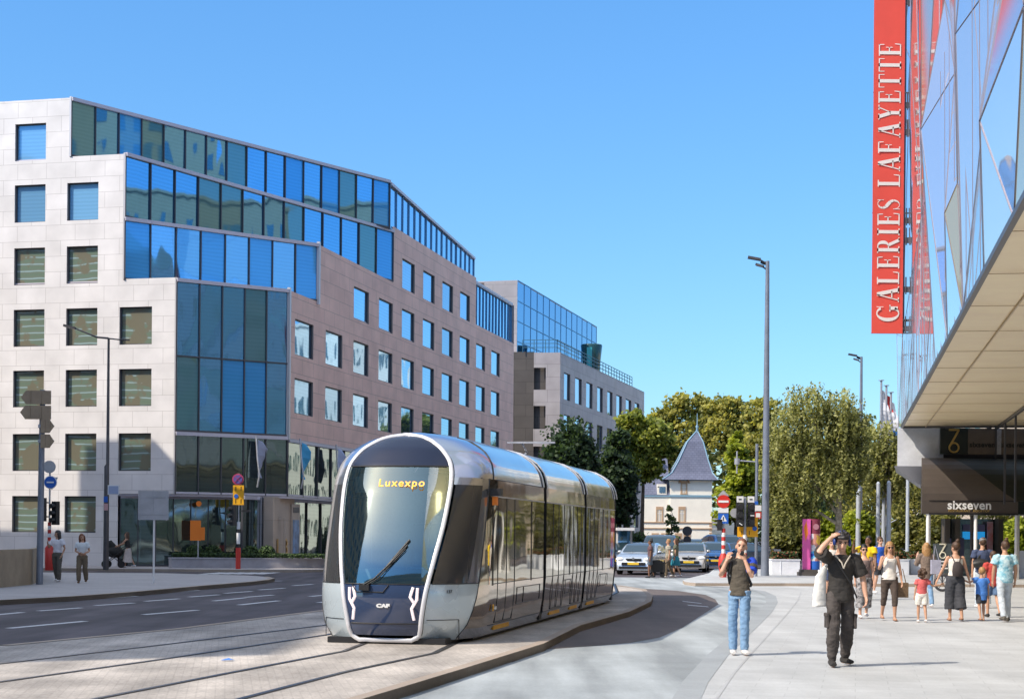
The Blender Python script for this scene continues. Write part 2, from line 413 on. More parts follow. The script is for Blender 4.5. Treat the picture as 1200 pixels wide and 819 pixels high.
# left pavement, building pavement, paved island with the sign posts
lp = [G(px, py, .12) for px, py in ((0, 703), (80, 699), (150, 694), (240, 686), (295, 681.5), (314, 679.3), (322, 677.5), (314, 675.6), (290, 674), (190, 671.3), (60, 670.5))]
lp = [V((-60, 38, 0)), V((-25, 40.5, 0))]+lp+[V((-60, 71, 0))]
raised('left_pavement', lp, 0, .12, m_pave, m_kerb)
a = [V((p.x, p.y, 0)) for p in lp[1:10]]; kerb_strip('kerb', a, .18, .128, -1)
bp = [(-80, 74.5), (-13, 73.2), (-9.5, 74), (-8.2, 76), (5, 128), (5, 160), (-80, 160)]
raised('building_pavement', bp, 0, .12, m_pave, m_kerb)
isl = [G(px, py, .12) for px, py in ((800, 679.6), (803, 681.5), (815, 682.8), (860, 683), (920, 683))]
isl = [G(806, 677.5, .12)]+isl+[V((60, 64, 0)), V((60, 84, 0)), V((10.5, 84, 0)), V((9.0, 74, 0))]
raised('corner_pavement', isl, 0, .12, m_plaza, m_kerb)
# small blue litter on the setts
g = G(267, 774, .12); mb = MB(); mb.raw([g+V((-.07, -.05, .012)), g+V((.06, -.06, .02)), g+V((.09, .04, .008)), g+V((.0, .07, .035)), g+V((-.1, .03, .01))], [(0, 1, 2, 3, 4)])
tag(mb.build('scrap_of_litter', mat('litter_blue', (.05, .2, .6), .5)), 'crumpled blue scrap of litter lying between the tram rails', 'litter')
# ================================================================== OFFICE BUILDING
def glass_mat(name, base, rough=.03, wave=.25, wscale=.35, metal=.9, spots=0.0):
    m = bpy.data.materials.new(name); nt, N, L, b = nodes_of(m)
    b.inputs['Base Color'].default_value = (*base, 1); b.inputs['Metallic'].default_value = metal; b.inputs['Roughness'].default_value = rough
    tc = N.new('ShaderNodeTexCoord'); mp = N.new('ShaderNodeMapping'); mp.inputs['Scale'].default_value = (1, 1, .45)
    L.new(tc.outputs['Object'], mp.inputs[0])
    nb = N.new('ShaderNodeTexNoise'); nb.inputs['Scale'].default_value = wscale; nb.inputs['Detail'].default_value = 1.5
    L.new(mp.outputs[0], nb.inputs['Vector'])
    bp = N.new('ShaderNodeBump'); bp.inputs['Strength'].default_value = wave; bp.inputs['Distance'].default_value = .25
    L.new(nb.outputs['Fac'], bp.inputs['Height']); L.new(bp.outputs[0], b.inputs['Normal'])
    # faint horizontal blinds / dust variation of the coating
    wv = N.new('ShaderNodeTexWave'); wv.wave_type = 'BANDS'; wv.bands_direction = 'Z'; wv.inputs['Scale'].default_value = 1.7; wv.inputs['Distortion'].default_value = 2.5; wv.inputs['Detail'].default_value = 3; wv.inputs['Detail Scale'].default_value = .4
    L.new(tc.outputs['Object'], wv.inputs['Vector'])
    mr = N.new('ShaderNodeMapRange'); mr.inputs[3].default_value = .93; mr.inputs[4].default_value = 1.04; L.new(wv.outputs['Fac'], mr.inputs[0])
    oi = N.new('ShaderNodeObjectInfo'); m2 = N.new('ShaderNodeMapRange'); m2.inputs[3].default_value = .78; m2.inputs[4].default_value = 1.12; L.new(oi.outputs['Random'], m2.inputs[0]); m3 = N.new('ShaderNodeMath'); m3.operation = 'MULTIPLY'; L.new(mr.outputs[0], m3.inputs[0]); L.new(m2.outputs[0], m3.inputs[1])
    sc = N.new('ShaderNodeVectorMath'); sc.operation = 'SCALE'; sc.inputs[0].default_value = base; L.new(m3.outputs[0], sc.inputs['Scale']); L.new(sc.outputs[0], b.inputs['Base Color'])
    MATS[name] = m
    return m
g_band = glass_mat('curtain_glass', (.16, .41, .66), wave=.13, wscale=.5)
g_bandb = glass_mat('curtain_glass_bright', (.07, .38, .78), wave=.10, metal=.35)  # brighter blue panes: sky reflection put into the base colour
g_bandc = glass_mat('curtain_glass_teal', (.14, .30, .34), wave=.16, metal=.6)
g_win = glass_mat('window_glass_sky', (.26, .50, .74), wave=.05, wscale=.5)
g_winW = glass_mat('window_glass_front', (.22, .50, .80), wave=.1, metal=.25, rough=.08)  # sky reflection of the upper windows painted as diffuse blue
g_pent = glass_mat('penthouse_glass', (.22, .52, .78), wave=.05)
g_dark = glass_mat('dark_glass', (.24, .32, .31), wave=.12, wscale=.6)
def blinds_mat():
    m = bpy.data.materials.new('window_with_blinds'); nt, N, L, b = nodes_of(m)
    tc = N.new('ShaderNodeTexCoord'); sp = N.new('ShaderNodeSeparateXYZ'); L.new(tc.outputs['Object'], sp.inputs[0])
    wv = N.new('ShaderNodeTexWave'); wv.bands_direction = 'Z'; wv.inputs['Scale'].default_value = .9; wv.inputs['Distortion'].default_value = 5; wv.inputs['Detail'].default_value = 4; wv.inputs['Detail Scale'].default_value = .25
    oi = N.new('ShaderNodeObjectInfo'); vm = N.new('ShaderNodeVectorMath'); vm.operation = 'ADD'; ml = N.new('ShaderNodeMath'); ml.operation = 'MULTIPLY'; ml.inputs[1].default_value = 37.0; L.new(oi.outputs['Random'], ml.inputs[0])
    L.new(tc.outputs['Object'], vm.inputs[0]); L.new(ml.outputs[0], vm.inputs[1]); L.new(vm.outputs[0], wv.inputs['Vector'])
    cr = N.new('ShaderNodeValToRGB'); e = cr.color_ramp.elements
    e[0].position = .0; e[0].color = (.15, .21, .155, 1); e[1].position = 1; e[1].color = (.34, .46, .46, 1)
    n1 = e.new(.72); n1.color = (.17, .21, .16, 1); n2 = e.new(.9); n2.color = (.16, .22, .20, 1)
    L.new(wv.outputs['Fac'], cr.inputs[0])
    nz = N.new('ShaderNodeTexNoise'); nz.inputs['Scale'].default_value = 1.1; nz.inputs['Detail'].default_value = 3; L.new(vm.outputs[0], nz.inputs['Vector'])
    mx = N.new('ShaderNodeMix'); mx.data_type = 'RGBA'; mx.inputs[7].default_value = (.18, .17, .12, 1); L.new(cr.outputs[0], mx.inputs[6])
    mr = N.new('ShaderNodeMapRange'); mr.inputs[1].default_value = .5; mr.inputs[2].default_value = .56; L.new(nz.outputs['Fac'], mr.inputs[0]); L.new(mr.outputs[0], mx.inputs[0])
    L.new(mx.outputs[2], b.inputs['Base Color']); b.inputs['Roughness'].default_value = .08; b.inputs['Specular IOR Level'].default_value = .9
    return m
g_blind = blinds_mat()
BETA = math.atan(.235)
K = V((-12.2, 76.3, 0)); SD = V((sin(BETA), cos(BETA), 0)); WD = V((-cos(BETA), sin(BETA), 0)); WN = V((-sin(BETA), -cos(BETA), 0)); SN = V((cos(BETA), -sin(BETA), 0))
def uW(px, py=620): return (on_plane(px, py, K, WN)-K).dot(WD)
def uS(px, py=620): return (on_plane(px, py, K, SN)-K).dot(SD)
def wall(mb, O, u, n, regs, holes, mi=0, depth=.22, rmi=None):
    for (u0, u1, z0, z1) in regs:
        us = sorted({u0, u1} | {a for h in holes for a in h[:2] if u0 < a < u1}); zs = sorted({z0, z1} | {a for h in holes for a in h[2:4] if z0 < a < z1})
        for i in range(len(us)-1):
            for j in range(len(zs)-1):
                cu, cz = (us[i]+us[i+1])/2, (zs[j]+zs[j+1])/2
                if any(h[0] < cu < h[1] and h[2] < cz < h[3] for h in holes): continue
                q = [O+u*us[i]+V((0, 0, zs[j])), O+u*us[i+1]+V((0, 0, zs[j])), O+u*us[i+1]+V((0, 0, zs[j+1])), O+u*us[i]+V((0, 0, zs[j+1]))]
                fn = (q[1]-q[0]).cross(q[2]-q[0])
                if fn.dot(n) < 0: q = q[::-1]
                mb.face(q, mi)
def window(parent, O, u, n, h, glass, fm=m_frame, depth=.2, fw=.05, mull=0):
    """reveal + frame, with the pane as its sub-part"""
    u0, u1, z0, z1 = h; c = O+u*((u0+u1)/2)+V((0, 0, z0)); W2 = (u1-u0)/2; H = z1-z0
    mb = MB(); ins = n*(-depth)
    cs = [(-W2, 0), (W2, 0), (W2, H), (-W2, H)]
    for i in range(4):
        a, b = cs[i], cs[(i+1) % 4]
        p = u*a[0]+V((0, 0, a[1])); q = u*b[0]+V((0, 0, b[1]))
        mb.face([p, q, q+ins, p+ins], 1)
    d = n*(-depth+.02)
    for a, b in (((-W2+fw/2, 0), (-W2+fw/2, H)), ((W2-fw/2, 0), (W2-fw/2, H))): mb.beam(u*a[0]+V((0, 0, a[1]))+d, u*b[0]+V((0, 0, b[1]))+d, fw, .06, 0, up=n)
    for z in (fw/2, H-fw/2): mb.beam(u*(-W2+fw)+V((0, 0, z))+d, u*(W2-fw)+V((0, 0, z))+d, .06, fw, 0)
    for k in range(mull): x = -W2+(k+1)*2*W2/(mull+1); mb.beam(u*x+V((0, 0, fw))+d, u*x+V((0, 0, H-fw))+d, fw, .05, 0, up=n)
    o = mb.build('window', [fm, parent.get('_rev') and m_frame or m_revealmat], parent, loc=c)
    g = MB(); t = (random.random()-.5)*.012
    e = n*(-depth)
    g.face([u*(-W2)+e+n*t, u*W2+e-n*t, u*W2+e+V((0, 0, H)), u*(-W2)+e+V((0, 0, H))])
    p = g.build('pane', glass, o)
    if p.data.polygons[0].normal.dot(n) < 0: p.data.flip_normals()
    return o
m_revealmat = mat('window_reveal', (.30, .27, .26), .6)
m_pentf = mat('blue_glazing_frame', (.16, .34, .55), .4, .3)
office = empty('office_building', K, 'pale stone office block with stepped blue glass corner on the left of the tram', 'office building')
O0 = V((0, 0, 0))                         # office-local origin is K
def band(name, A, B, z0, z1, n, glass, rows=1, fm=m_frame, tilt=.010, top=True, bot=False, parent=None, mw=.055):
    """curtain wall between plan points A and B (local), n panels"""
    parent = parent or office
    A = V(A); B = V(B); u = (B-A); Lh = u.length; u.normalize(); nn = V((u.y, -u.x, 0))
    g = MB(); f = MB(); rnd = random.Random(int(Lh*100)+int(z0*10))
    zs = [z0+(z1-z0)*k/rows for k in range(rows+1)]
    for j in range(rows):
        for i in range(n):
            a = A+u*(Lh*i/n); b = A+u*(Lh*(i+1)/n); t1, t2, t3 = [(rnd.random()-.5)*tilt*2 for _ in range(3)]
            q_ = rnd.random(); g.face([a+V((0, 0, zs[j]))+nn*t1, b+V((0, 0, zs[j]))+nn*t2, b+V((0, 0, zs[j+1]))+nn*t3, a+V((0, 0, zs[j+1]))+nn*(t1+t3-t2)], (1 if q_ < (.25 if rows == 1 else .45 if i > 1 or j > 0 else 0) else 2 if q_ > .80 else 0) if glass is g_band else 0)
    for i in range(n+1):
        p = A+u*(Lh*i/n)+nn*.035; f.beam(p+V((0, 0, z0)), p+V((0, 0, z1)), mw, .09, 0, up=nn)
    for j in range(1, rows): f.beam(A+nn*.034+V((0, 0, zs[j])), B+nn*.034+V((0, 0, zs[j])), .085, .07, 0)
    f.beam(A+nn*.03+V((0, 0, z0+.06)), B+nn*.03+V((0, 0, z0+.06)), .08, .10, 1 if bot else 0)
    f.beam(A+nn*.04+V((0, 0, z1-.02)), B+nn*.04+V((0, 0, z1-.02)), .22, .17, 1)
    o = g.build(name, [glass, g_bandb, g_bandc], parent)
    f.build('glazing_frame', [fm, m_trim], o)
    return o
def Wp(px, py): return WD*uW(px, py)
def Sp(px, py): return SD*uS(px, py)
# --- walls
colsW = [(uW(52, 383), uW(16, 383)), (uW(114, 383), uW(77.5, 383)), (uW(178, 383), uW(140, 383))]
pitch = colsW[0][0]-colsW[1][0]; wd = colsW[0][1]-colsW[0][0]
colsW = [(colsW[0][0]+pitch*k, colsW[0][0]+pitch*k+wd) for k in (2, 1)]+colsW
rowsZ = [(1.72, 3.48), (4.7, 6.5), (7.8, 9.58), (10.75, 12.55), (13.75, 15.55), (16.8, 18.62), (19.8, 21.6)]
holesW = []
for r, (z0, z1) in enumerate(rowsZ):
    for c, (a, b) in enumerate(colsW):
        if c == 4 and (r == 0 or r > 3): continue
        if c == 3 and r > 5: continue
        holesW.append((a, b, z0, z1, r))
uL = 34
uA, uB, uC, uD_ = uW(83, 150), uW(146, 250), uW(206, 420), uW(138, 620)
mb = MB()
wall(mb, O0, WD, WN, [(uA, uL, 19.9, 22.75), (uB, uL, 13.9, 19.9), (uC, uL, 3.6, 13.9), (uD_, uL, 0.05, 3.6)], holesW)
w1 = mb.build('wall', m_white_stone, office)
for h in holesW:
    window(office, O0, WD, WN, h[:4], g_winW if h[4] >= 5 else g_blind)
c3 = [(353, 370.5, 398), (384, 402, 415), (414, 430.5, 425), (441.5, 457.5, 435), (468.5, 482.5, 446), (492.5, 506.3, 452), (515.4, 528.6, 460), (537.4, 549.8, 467), (557.9, 569.6, 473), (577, 588, 478)]
colsS = [(uS(a, y), uS(b, y)) for a, b, y in c3]
# even the spacing out (least squares on the centres)
n_ = len(colsS); xs = list(range(n_)); cs_ = [(a+b)/2 for a, b in colsS]; mx_, my_ = sum(xs)/n_, sum(cs_)/n_
sl_ = sum((x-mx_)*(y-my_) for x, y in zip(xs, cs_))/sum((x-mx_)**2 for x in xs); wS = sum(b-a for a, b in colsS)/n_
colsS = [(my_+sl_*(i-mx_)-wS/2, my_+sl_*(i-mx_)+wS/2) for i in range(n_)]
uE = uS(602, 420); u337, u372, u460, u558 = uS(337, 430), uS(372, 320), uS(460, 300), uS(558, 340)
holesS = []
for r, (z0, z1) in enumerate(rowsZ):
    for c, (a, b) in enumerate(colsS):
        if r == 5 and not 4 <= c <= 7: continue
        if r == 4 and c < 2: continue
        if r == 6 or r == 0 or r == 1: continue
        holesS.append((a, b, z0, z1, r))
for c in range(6, 10): holesS.append((*colsS[c], 4.7, 6.4, 1))
uG2 = uS(470, 560)
mb = MB()
wall(mb, O0, SD, SN, [(u337, uE, 6.5, 13.85), (u372, uE, 13.85, 16.85), (u460, u558, 16.85, 20.2), (uG2, uE, .05, 6.5)], holesS)
mb.build('wall', m_pink_stone, office)
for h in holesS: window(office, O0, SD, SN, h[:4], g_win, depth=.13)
# thin pale trims along stepped stone edges
# --- glass corner bands
A7, B7 = WD*uA, SD*uS(456, 226)
A6, B6 = WD*uB, SD*u460
A5, B5 = WD*uB, SD*u372
A3, B3 = WD*uC, SD*u337
band('glass_band', A7, B7, 19.9, 22.7, 16, g_band)
band('glass_band', A6, B6, 16.85, 19.9, 13, g_band)
band('glass_band', A5, B5, 13.85, 16.8, 8, g_band)
band('glass_band', A3, B3, 6.55, 13.8, 5, g_band, rows=2)
band('glass_band', A3-WN*.0, B3, 3.6, 6.5, 5, g_dark, bot=True)
band('glass_band', B3+SD*.02, SD*uG2, 3.6, 6.4, 9, g_dark, bot=True)
pS = P(555, 303, 122.5)-K; pS.z = 0
band('glass_band', B7+SD*.05, pS, 19.9, 22.6, 16, g_pent, fm=m_pentf, mw=.03)
band('glass_band', SD*u558-SN*.25, SD*uE-SN*.25, 16.85, 20.0, 12, g_pent, fm=m_pentf, mw=.03)
# white edge fins at the right ends of the glass boxes
mb = MB()
for (b, z0, z1) in ((B3, 6.4, 13.95), (B5, 13.7, 16.95)): mb.beam(b+SN*.06+V((0, 0, z0)), b+SN*.06+V((0, 0, z1)), .16, .16, 0, up=SN)
for (a, z0, z1) in ((A7, 19.9, 22.8), (A5, 13.9, 19.95), (A3, 3.6, 13.9)): mb.beam(a-WN*.0+V((0, 0, z0)), a+V((0, 0, z1)), .10, .10, 0, up=WN)
mb.build('corner_fin', m_alu, office)
# flat roofs of every step, soffit, parapet and rear walls
mb = MB(); WE = WD*uL; SE = SD*uE; back = SE+WD*40; bw = WE-WN*45
def plan(a, b): return [(p.x, p.y) for p in (WE-WN*.12, a-WN*.12, b-SN*.12, SE-SN*.12, back, bw)]
for a, b, z in ((A3, B3, 13.86), (A5, B5, 16.82), (A6, B6, 19.88)): mb.prism(plan(a, b), z-.06, z, 0)
e7 = [(p.x, p.y) for p in (WE-WN*.12, A7-WN*.1, B7, pS, pS+WD*30, bw)]
mb.prism(e7, 22.60, 22.66, 0)
mb.prism([(p.x, p.y) for p in (WE-WN*.12, A3-WN*.05, B3+SN*.05, SD*uG2, back, bw)], 3.5, 3.6, 0)
mb.build('roof', m_trim, office)
mb = MB()
for p, q, z in ((SE, back, 19.9), (back, bw, 19.9), (bw, WE, 22.7)): mb.face([p, q, q+V((0, 0, z)), p+V((0, 0, z))])
mb.face([SE-SN*.25+V((0, 0, 16.8)), SE+V((0, 0, 16.85)), SE+V((0, 0, 0)), SE-SN*.25])
mb.build('rear_wall', m_grey_stone, office)
# --- ground floor: recessed glazing, doors, pillars, stone panels
gA, gB = WD*uD_-WN*.9, WD*2-SN*1.6-WN*3
gB = SD*(u337-1)-SN*1.0
o = band('entrance_glazing', WD*(uD_)-WN*.25, gB, .1, 3.5, 8, g_dark)
u_ = (gB-WD*uD_); u_.normalize(); nn = V((u_.y, -u_.x, 0))
mb = MB()
for px in (282, 297): pass
# grey stone pillar, tan panel, glazing and boards on the tram side
def ginS(px): return SD*uS(px, 640)
mb.box(P(296, 640, 80.2)-K+V((0, 0, 1.8-P(296, 640, 80.2).z)), (1.25, .8, 3.5), 0, rz=-BETA)
mb.build('pillar', m_grey_stone, office)
mb = MB(); mb.box(ginS(338)+V((0, 0, 1.8))-SN*.5, (.5, 2.9, 3.5), 0, rz=-BETA)
m_tan = stone('tan_stone', (.46, .37, .30), (.50, .40, .32), (.35, .28, .22), 1.4, 1.2)
tp = mb.build('stone_panel', m_tan, office)
band('entrance_glazing', ginS(310)-SN*1.2, SD*uG2-SN*1.2, .1, 3.5, 10, g_dark)
mb = MB(); c = ginS(350)-SN*.22+V((0, 0, 1.75)); mb.box(c, (.12, 1.15, 3.0), 0, rz=-BETA); mb.box(c+SN*.07+V((0, 0, -.25)), (.02, .85, 1.9), 1, rz=-BETA); mb.box(c+SN*.07+V((0, 0, 1.2)), (.02, .8, .25), 2, rz=-BETA)
mb.build('notice_board', [m_tan, mat('poster_blue', (.10, .20, .38), .3, var=.5, vscale=2), m_frame], office)
m_brass = mat('brass_letters', (.55, .36, .16), .3, .8)
for s_, px in (('L', 331), ('3', 339.5)):
    text_obj('letter', s_, 1.15, m_brass, office, frame(ginS(px)-SN*.2+V((0, 0, 1.05)), SD, (0, 0, 1)), extrude=.03)
# door frames on the entrance glazing
mb = MB(); dc = V((0, 0, 0))
for t in (5.3, 6.6, 7.9):
    p = WD*uD_-WN*.25+u_*t+nn*.12; mb.beam(p+V((0, 0, .1)), p+V((0, 0, 2.5)), .1, .1, 0, up=nn)
p = WD*uD_-WN*.25+u_*5.3+nn*.12+V((0, 0, 2.5)); mb.beam(p, p+u_*2.6, .1, .1, 0)
mb.build('door_frame', m_tan, office)
# blue and pale flags hanging close to the first floor glazing
for k, (px, colr) in enumerate(((291, (.42, .46, .62)), (341, (.05, .38, .70)), (384, (.42, .48, .70)))):
    c = SD*uS(px, 545)+SN*.55 if px > 337 else A3.lerp(B3, (px-206)/131)+V((.5, -.4, 0))
    mb = MB(); pts = [c+V((0, 0, 4.0)), c+V((.12, -.1, 4.6)), c+V((0, 0, 5.4)), c+V((-.08, .05, 6.5))]
    mb.tube(pts, .045, 8, 0)
    fm = mat('flag_cloth_%d' % k, colr, .7)
    for j in range(5):
        z = 6.3-j*.36; wdt = (.6, 1.0, 1.1, .9, .5)[j]
        off = SD*.06
        mb.face([c+off+V((0, 0, z)), c+off+SD*wdt+SN*(.12*sin(j*1.3))+V((0, 0, z-.05)), c+off+SD*(.6, 1.0, 1.1, .9, .5)[min(j+1, 4)]+SN*(.12*sin(j*1.3+1.3))+V((0, 0, z-.41)), c+off+V((0, 0, z-.36))], 1)
    o = mb.build('flag', [m_galv, fm], None, loc=K); o.data.transform(Matrix.Identity(4))
    tag(o, ('pale furled flag on a slim curved pole by the glass corner of the office', 'bright blue flag hanging from a curved pole on the office first floor', 'pale lilac flag hanging on the office first floor, nearest the tram cab')[k], 'flag', 'flags along the office first floor')
# --- planter with hedge and box balls
m_leaf_h = mat('hedge_leaf', (.05, .10, .025), .7, col2=(.02, .05, .012), vscale=14)
def leafblob(mb, c, r, n, s, rnd, mi=(0, 1, 2), squash=1):
    for _ in range(n):
        d = V((rnd.gauss(0, 1), rnd.gauss(0, 1), rnd.gauss(0, 1))).normalized()*(rnd.random()**.4)
        p = V(c)+V((d.x*r[0], d.y*r[1], d.z*r[2])); leafquad(mb, p, s*(.6+rnd.random()*.8), rnd, rnd.choice(mi))
def leafquad(mb, p, s, rnd, mi, vert=1.0):
    a = V((rnd.gauss(0, 1), rnd.gauss(0, 1), rnd.gauss(0, 1)*.7)).normalized(); b = a.orthogonal().normalized()
    b = (b+a.cross(b)*rnd.uniform(-1, 1)).normalized(); a = a*s*.5; b = b*s*.34*vert
    mb.face([p-a, p-b+a*.1, p+a, p+b+a*.1], mi)
lw = planter_w = G(196, 668.3); rw = G(408, 668.5)
pl = empty('low_planter', (lw+rw)/2, 'long low concrete planter with clipped hedge in front of the office entrance', 'planter')
d = (rw-lw); Lp = d.length; ang = atan2(d.y, d.x)
mb = MB(); mb.box((0, .6, .28), (Lp, 1.2, .55), 0, rz=ang); mb.box((0, .6, .57), (Lp+.06, 1.26, .05), 0, rz=ang)
mb.build('planter_box', mat('planter_concrete', (.36, .35, .38), .7, var=.15, vscale=1.5), pl)
mb = MB(); rnd = random.Random(3)
for _ in range(5200):
    leafquad(mb, V((rnd.uniform(-Lp/2+.1, Lp/2-.1), .6+rnd.uniform(-.5, .5), .6+rnd.random()**.6*.2)), .11, rnd, rnd.choice((0, 1)))
for px in (245, 292, 313, 222):
    leafblob(mb, V((G(px, 668).x-pl.location.x, .75, .85)), (.42, .42, .34), 900, .12, rnd, (0, 1))
hedge_l = [mat('hedge_green', (.055, .10, .02), .7), mat('hedge_green_dark', (.02, .045, .012), .7)]
mb.build('hedge', hedge_l, pl)
# ================================================================== BACKGROUND OFFICE
C2 = V((4.05, 140, 0)); D2 = V((.262, .965, 0)).normalized(); N2 = V((D2.y, -D2.x, 0)); W2D = V((-1, .12, 0)).normalized(); W2N = V((-.12, -1, 0)).normalized()
off2 = empty('rear_office_building', C2, 'grey stone office with tall dark blue glass block on its roof, behind the trees', 'office building')
def u2(px, py): return (on_plane(px, py, C2, N2)-C2).dot(D2)
cols2 = [(661, 668.3), (674, 681.8), (687, 694.5), (700, 706.5), (711.8, 718), (722.5, 729), (733.6, 740), (744, 749.5)]
hol = []
for (a, b) in cols2:
    for (z0, z1) in ((13.6, 15.95), (9.8, 12.3), (6.2, 8.6), (2.6, 5.0)): hol.append((u2(a, 450), u2(b, 450), z0, z1))
uE2 = u2(755, 462)
mb = MB(); wall(mb, O0, D2, N2, [(0, uE2, 0, 17.5)], hol)
f2 = [(W, W+1.6, z0, z1) for W in (1.6,) for (z0, z1) in ((13.7, 16.0), (10.2, 12.4), (6.8, 8.9), (3.4, 5.5))]
mb.build('wall', m_grey_stone, off2)
g_mauve = glass_mat('mauve_glass', (.38, .50, .70), wave=.05)
for h in hol: window(off2, O0, D2, N2, h, g_mauve, depth=.15)
mb = MB(); wall(mb, O0, W2D, W2N, [(0, 2.3, 0, 17.5)], [(1.25, 2.4, z0, z1) for (z0, z1) in ((14.3, 16.2), (10.9, 12.9), (7.5, 9.4), (4, 6))])
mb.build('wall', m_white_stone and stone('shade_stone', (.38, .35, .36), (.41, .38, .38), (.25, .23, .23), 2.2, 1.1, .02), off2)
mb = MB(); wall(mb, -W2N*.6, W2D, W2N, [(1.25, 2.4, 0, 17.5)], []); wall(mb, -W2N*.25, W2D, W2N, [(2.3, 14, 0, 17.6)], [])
mb.build('recessed_wall', m_shaded_dark_stone, off2)
mb = MB(); p = [C2*0, D2*uE2, D2*uE2-N2*18, -N2*18]; mb.prism([(q.x, q.y) for q in p], 17.4, 17.46); 
mb.face([D2*uE2, D2*uE2-N2*18, D2*uE2-N2*18+V((0, 0, 17.4)), D2*uE2+V((0, 0, 17.4))]); mb.build('roof', m_grey_stone, off2)
# glass block
gb0 = V((.30, 145.5, 0))-C2; gb1 = gb0+D2*33.5
g_cap = glass_mat('roof_block_glass', (.07, .30, .56), wave=.04)
cm = MB(); n_c = 14
for j in range(8):
    for i in range(n_c):
        a = gb0+D2*(33.5*i/n_c); b = gb0+D2*(33.5*(i+1)/n_c); z0 = 10+j*1.82; z1 = z0+1.82; t = (random.random()-.5)*.01
        cm.face([a+V((0, 0, z0))+N2*t, b+V((0, 0, z0)), b+V((0, 0, z1))-N2*t, a+V((0, 0, z1))])
gbk = cm.build('glass_block', g_cap, off2)
fm = MB()
for i in range(n_c+1): p = gb0+D2*(33.5*i/n_c)+N2*.02; fm.beam(p+V((0, 0, 10)), p+V((0, 0, 24.55)), .03, .03, 0, up=N2)
for j in range(9): fm.beam(gb0+N2*.022+V((0, 0, 10+j*1.82)), gb1+N2*.022+V((0, 0, 10+j*1.82)), .05, .06, 0)
fm.build('glazing_frame', mat('blue_grey_frame', (.07, .26, .48), .4, .4), gbk)
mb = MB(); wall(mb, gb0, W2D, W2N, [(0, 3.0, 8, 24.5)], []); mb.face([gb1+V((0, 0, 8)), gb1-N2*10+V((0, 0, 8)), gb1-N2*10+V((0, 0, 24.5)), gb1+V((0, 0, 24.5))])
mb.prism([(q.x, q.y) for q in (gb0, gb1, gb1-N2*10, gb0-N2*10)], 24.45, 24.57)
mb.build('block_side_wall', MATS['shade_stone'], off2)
# roof rail and green drum
mb = MB(); a = P(611, 402, 143)-C2; 
r0 = -N2*.3+V((0, 0, 17.5)); L2 = uE2*.86
for z in (.45, .8, 1.1): mb.beam(r0+V((0, 0, z)), r0+D2*L2+V((0, 0, z)), .06, .05); mb.beam(r0+V((0, 0, z)), r0+W2D*3+V((0, 0, z)), .06, .05)
for k in range(26): q = r0+D2*(L2*k/25); mb.beam(q, q+V((0, 0, 1.1)), .06, .06)
for k in range(4): q = r0+W2D*k; mb.beam(q, q+V((0, 0, 1.1)), .06, .06)
mb.build('roof_railing', mat('teal_metal', (.06, .16, .22), .5, .3), off2)
dp = P(693, 432, 158)-C2; dp.z = 17.4
mb = MB(); mb.lathe(dp, [(.75, 0), (.9, 1.3), (1.05, 2.8), (1.0, 2.9), (.01, 2.92)], 20, 0)
dr = mb.build('roof_drum', mat('dark_green_glass', (.02, .07, .07), .2), off2)
mb = MB(); mb.box(dp+V((-.25, -.8, 1.5)), (.5, .45, 2.1)); mb.build('drum_window', mat('teal_glass', (.04, .35, .38), .15), dr)
# ================================================================== TURRETED HOUSE
s_h = 9.0; YH = F/s_h
m_cream = mat('cream_render', (.88, .82, .70), .8, var=.05, vscale=.5)
m_sand = mat('sandstone_trim', (.50, .33, .20), .8, var=.1)
m_slate = stone('slate_roof', (.13, .14, .20), (.155, .165, .23), (.09, .10, .15), .5, .3, .03)
m_patina = mat('blue_gutter', (.22, .36, .45), .5)
hx = lambda px: (px-CX)*YH/F; hz = lambda px, py: HC+(HY+TH*(px-CX)-py)*YH/F
HO = V((hx(785), YH, 0)); house = empty('turreted_house', HO, 'cream town house with pointed slate turret roof behind the parked cars', 'house')
tw = hx(834)-hx(785); zc = hz(800, 581); ze = hz(800, 562)
RR = Matrix.Rotation(radians(-4), 3, 'Z')
def hb(mb, x0, x1, y0, y1, z0, z1, mi=0): mb.box(((x0+x1)/2, (y0+y1)/2, (z0+z1)/2), (x1-x0, y1-y0, z1-z0), mi)
lw_ = hx(785)-hx(751.5)
mb = MB(); hb(mb, 0, tw, 0, 4.2, 0, ze); hb(mb, -lw_, 0.01, .35, 9, 0, zc); hb(mb, tw-.02, tw+4, 3.2, 9, 0, zc-3.2); mb.build('wall', m_cream, house)
mb = MB()
for z in (zc, hz(800, 612), hz(800, 619)):
    h = .28 if z == zc else .12
    hb(mb, -.12, tw+.12, -.12, 4.3, z-h/2, z+h/2, 0 if z == zc else 1); hb(mb, -lw_-.1, -.12, .23, 9.1, z-h/2, z+h/2, 0 if z == zc else 1)
hb(mb, -.15, tw+.15, -.15, 4.35, ze-.1, ze+.05, 0)
for k in range(8): hb(mb, tw-.32, tw+.05, -.05, .3, .6*k, .6*k+.42, 1) if k < 6 else None
mb.build('cornice', [m_patina, m_sand], house)
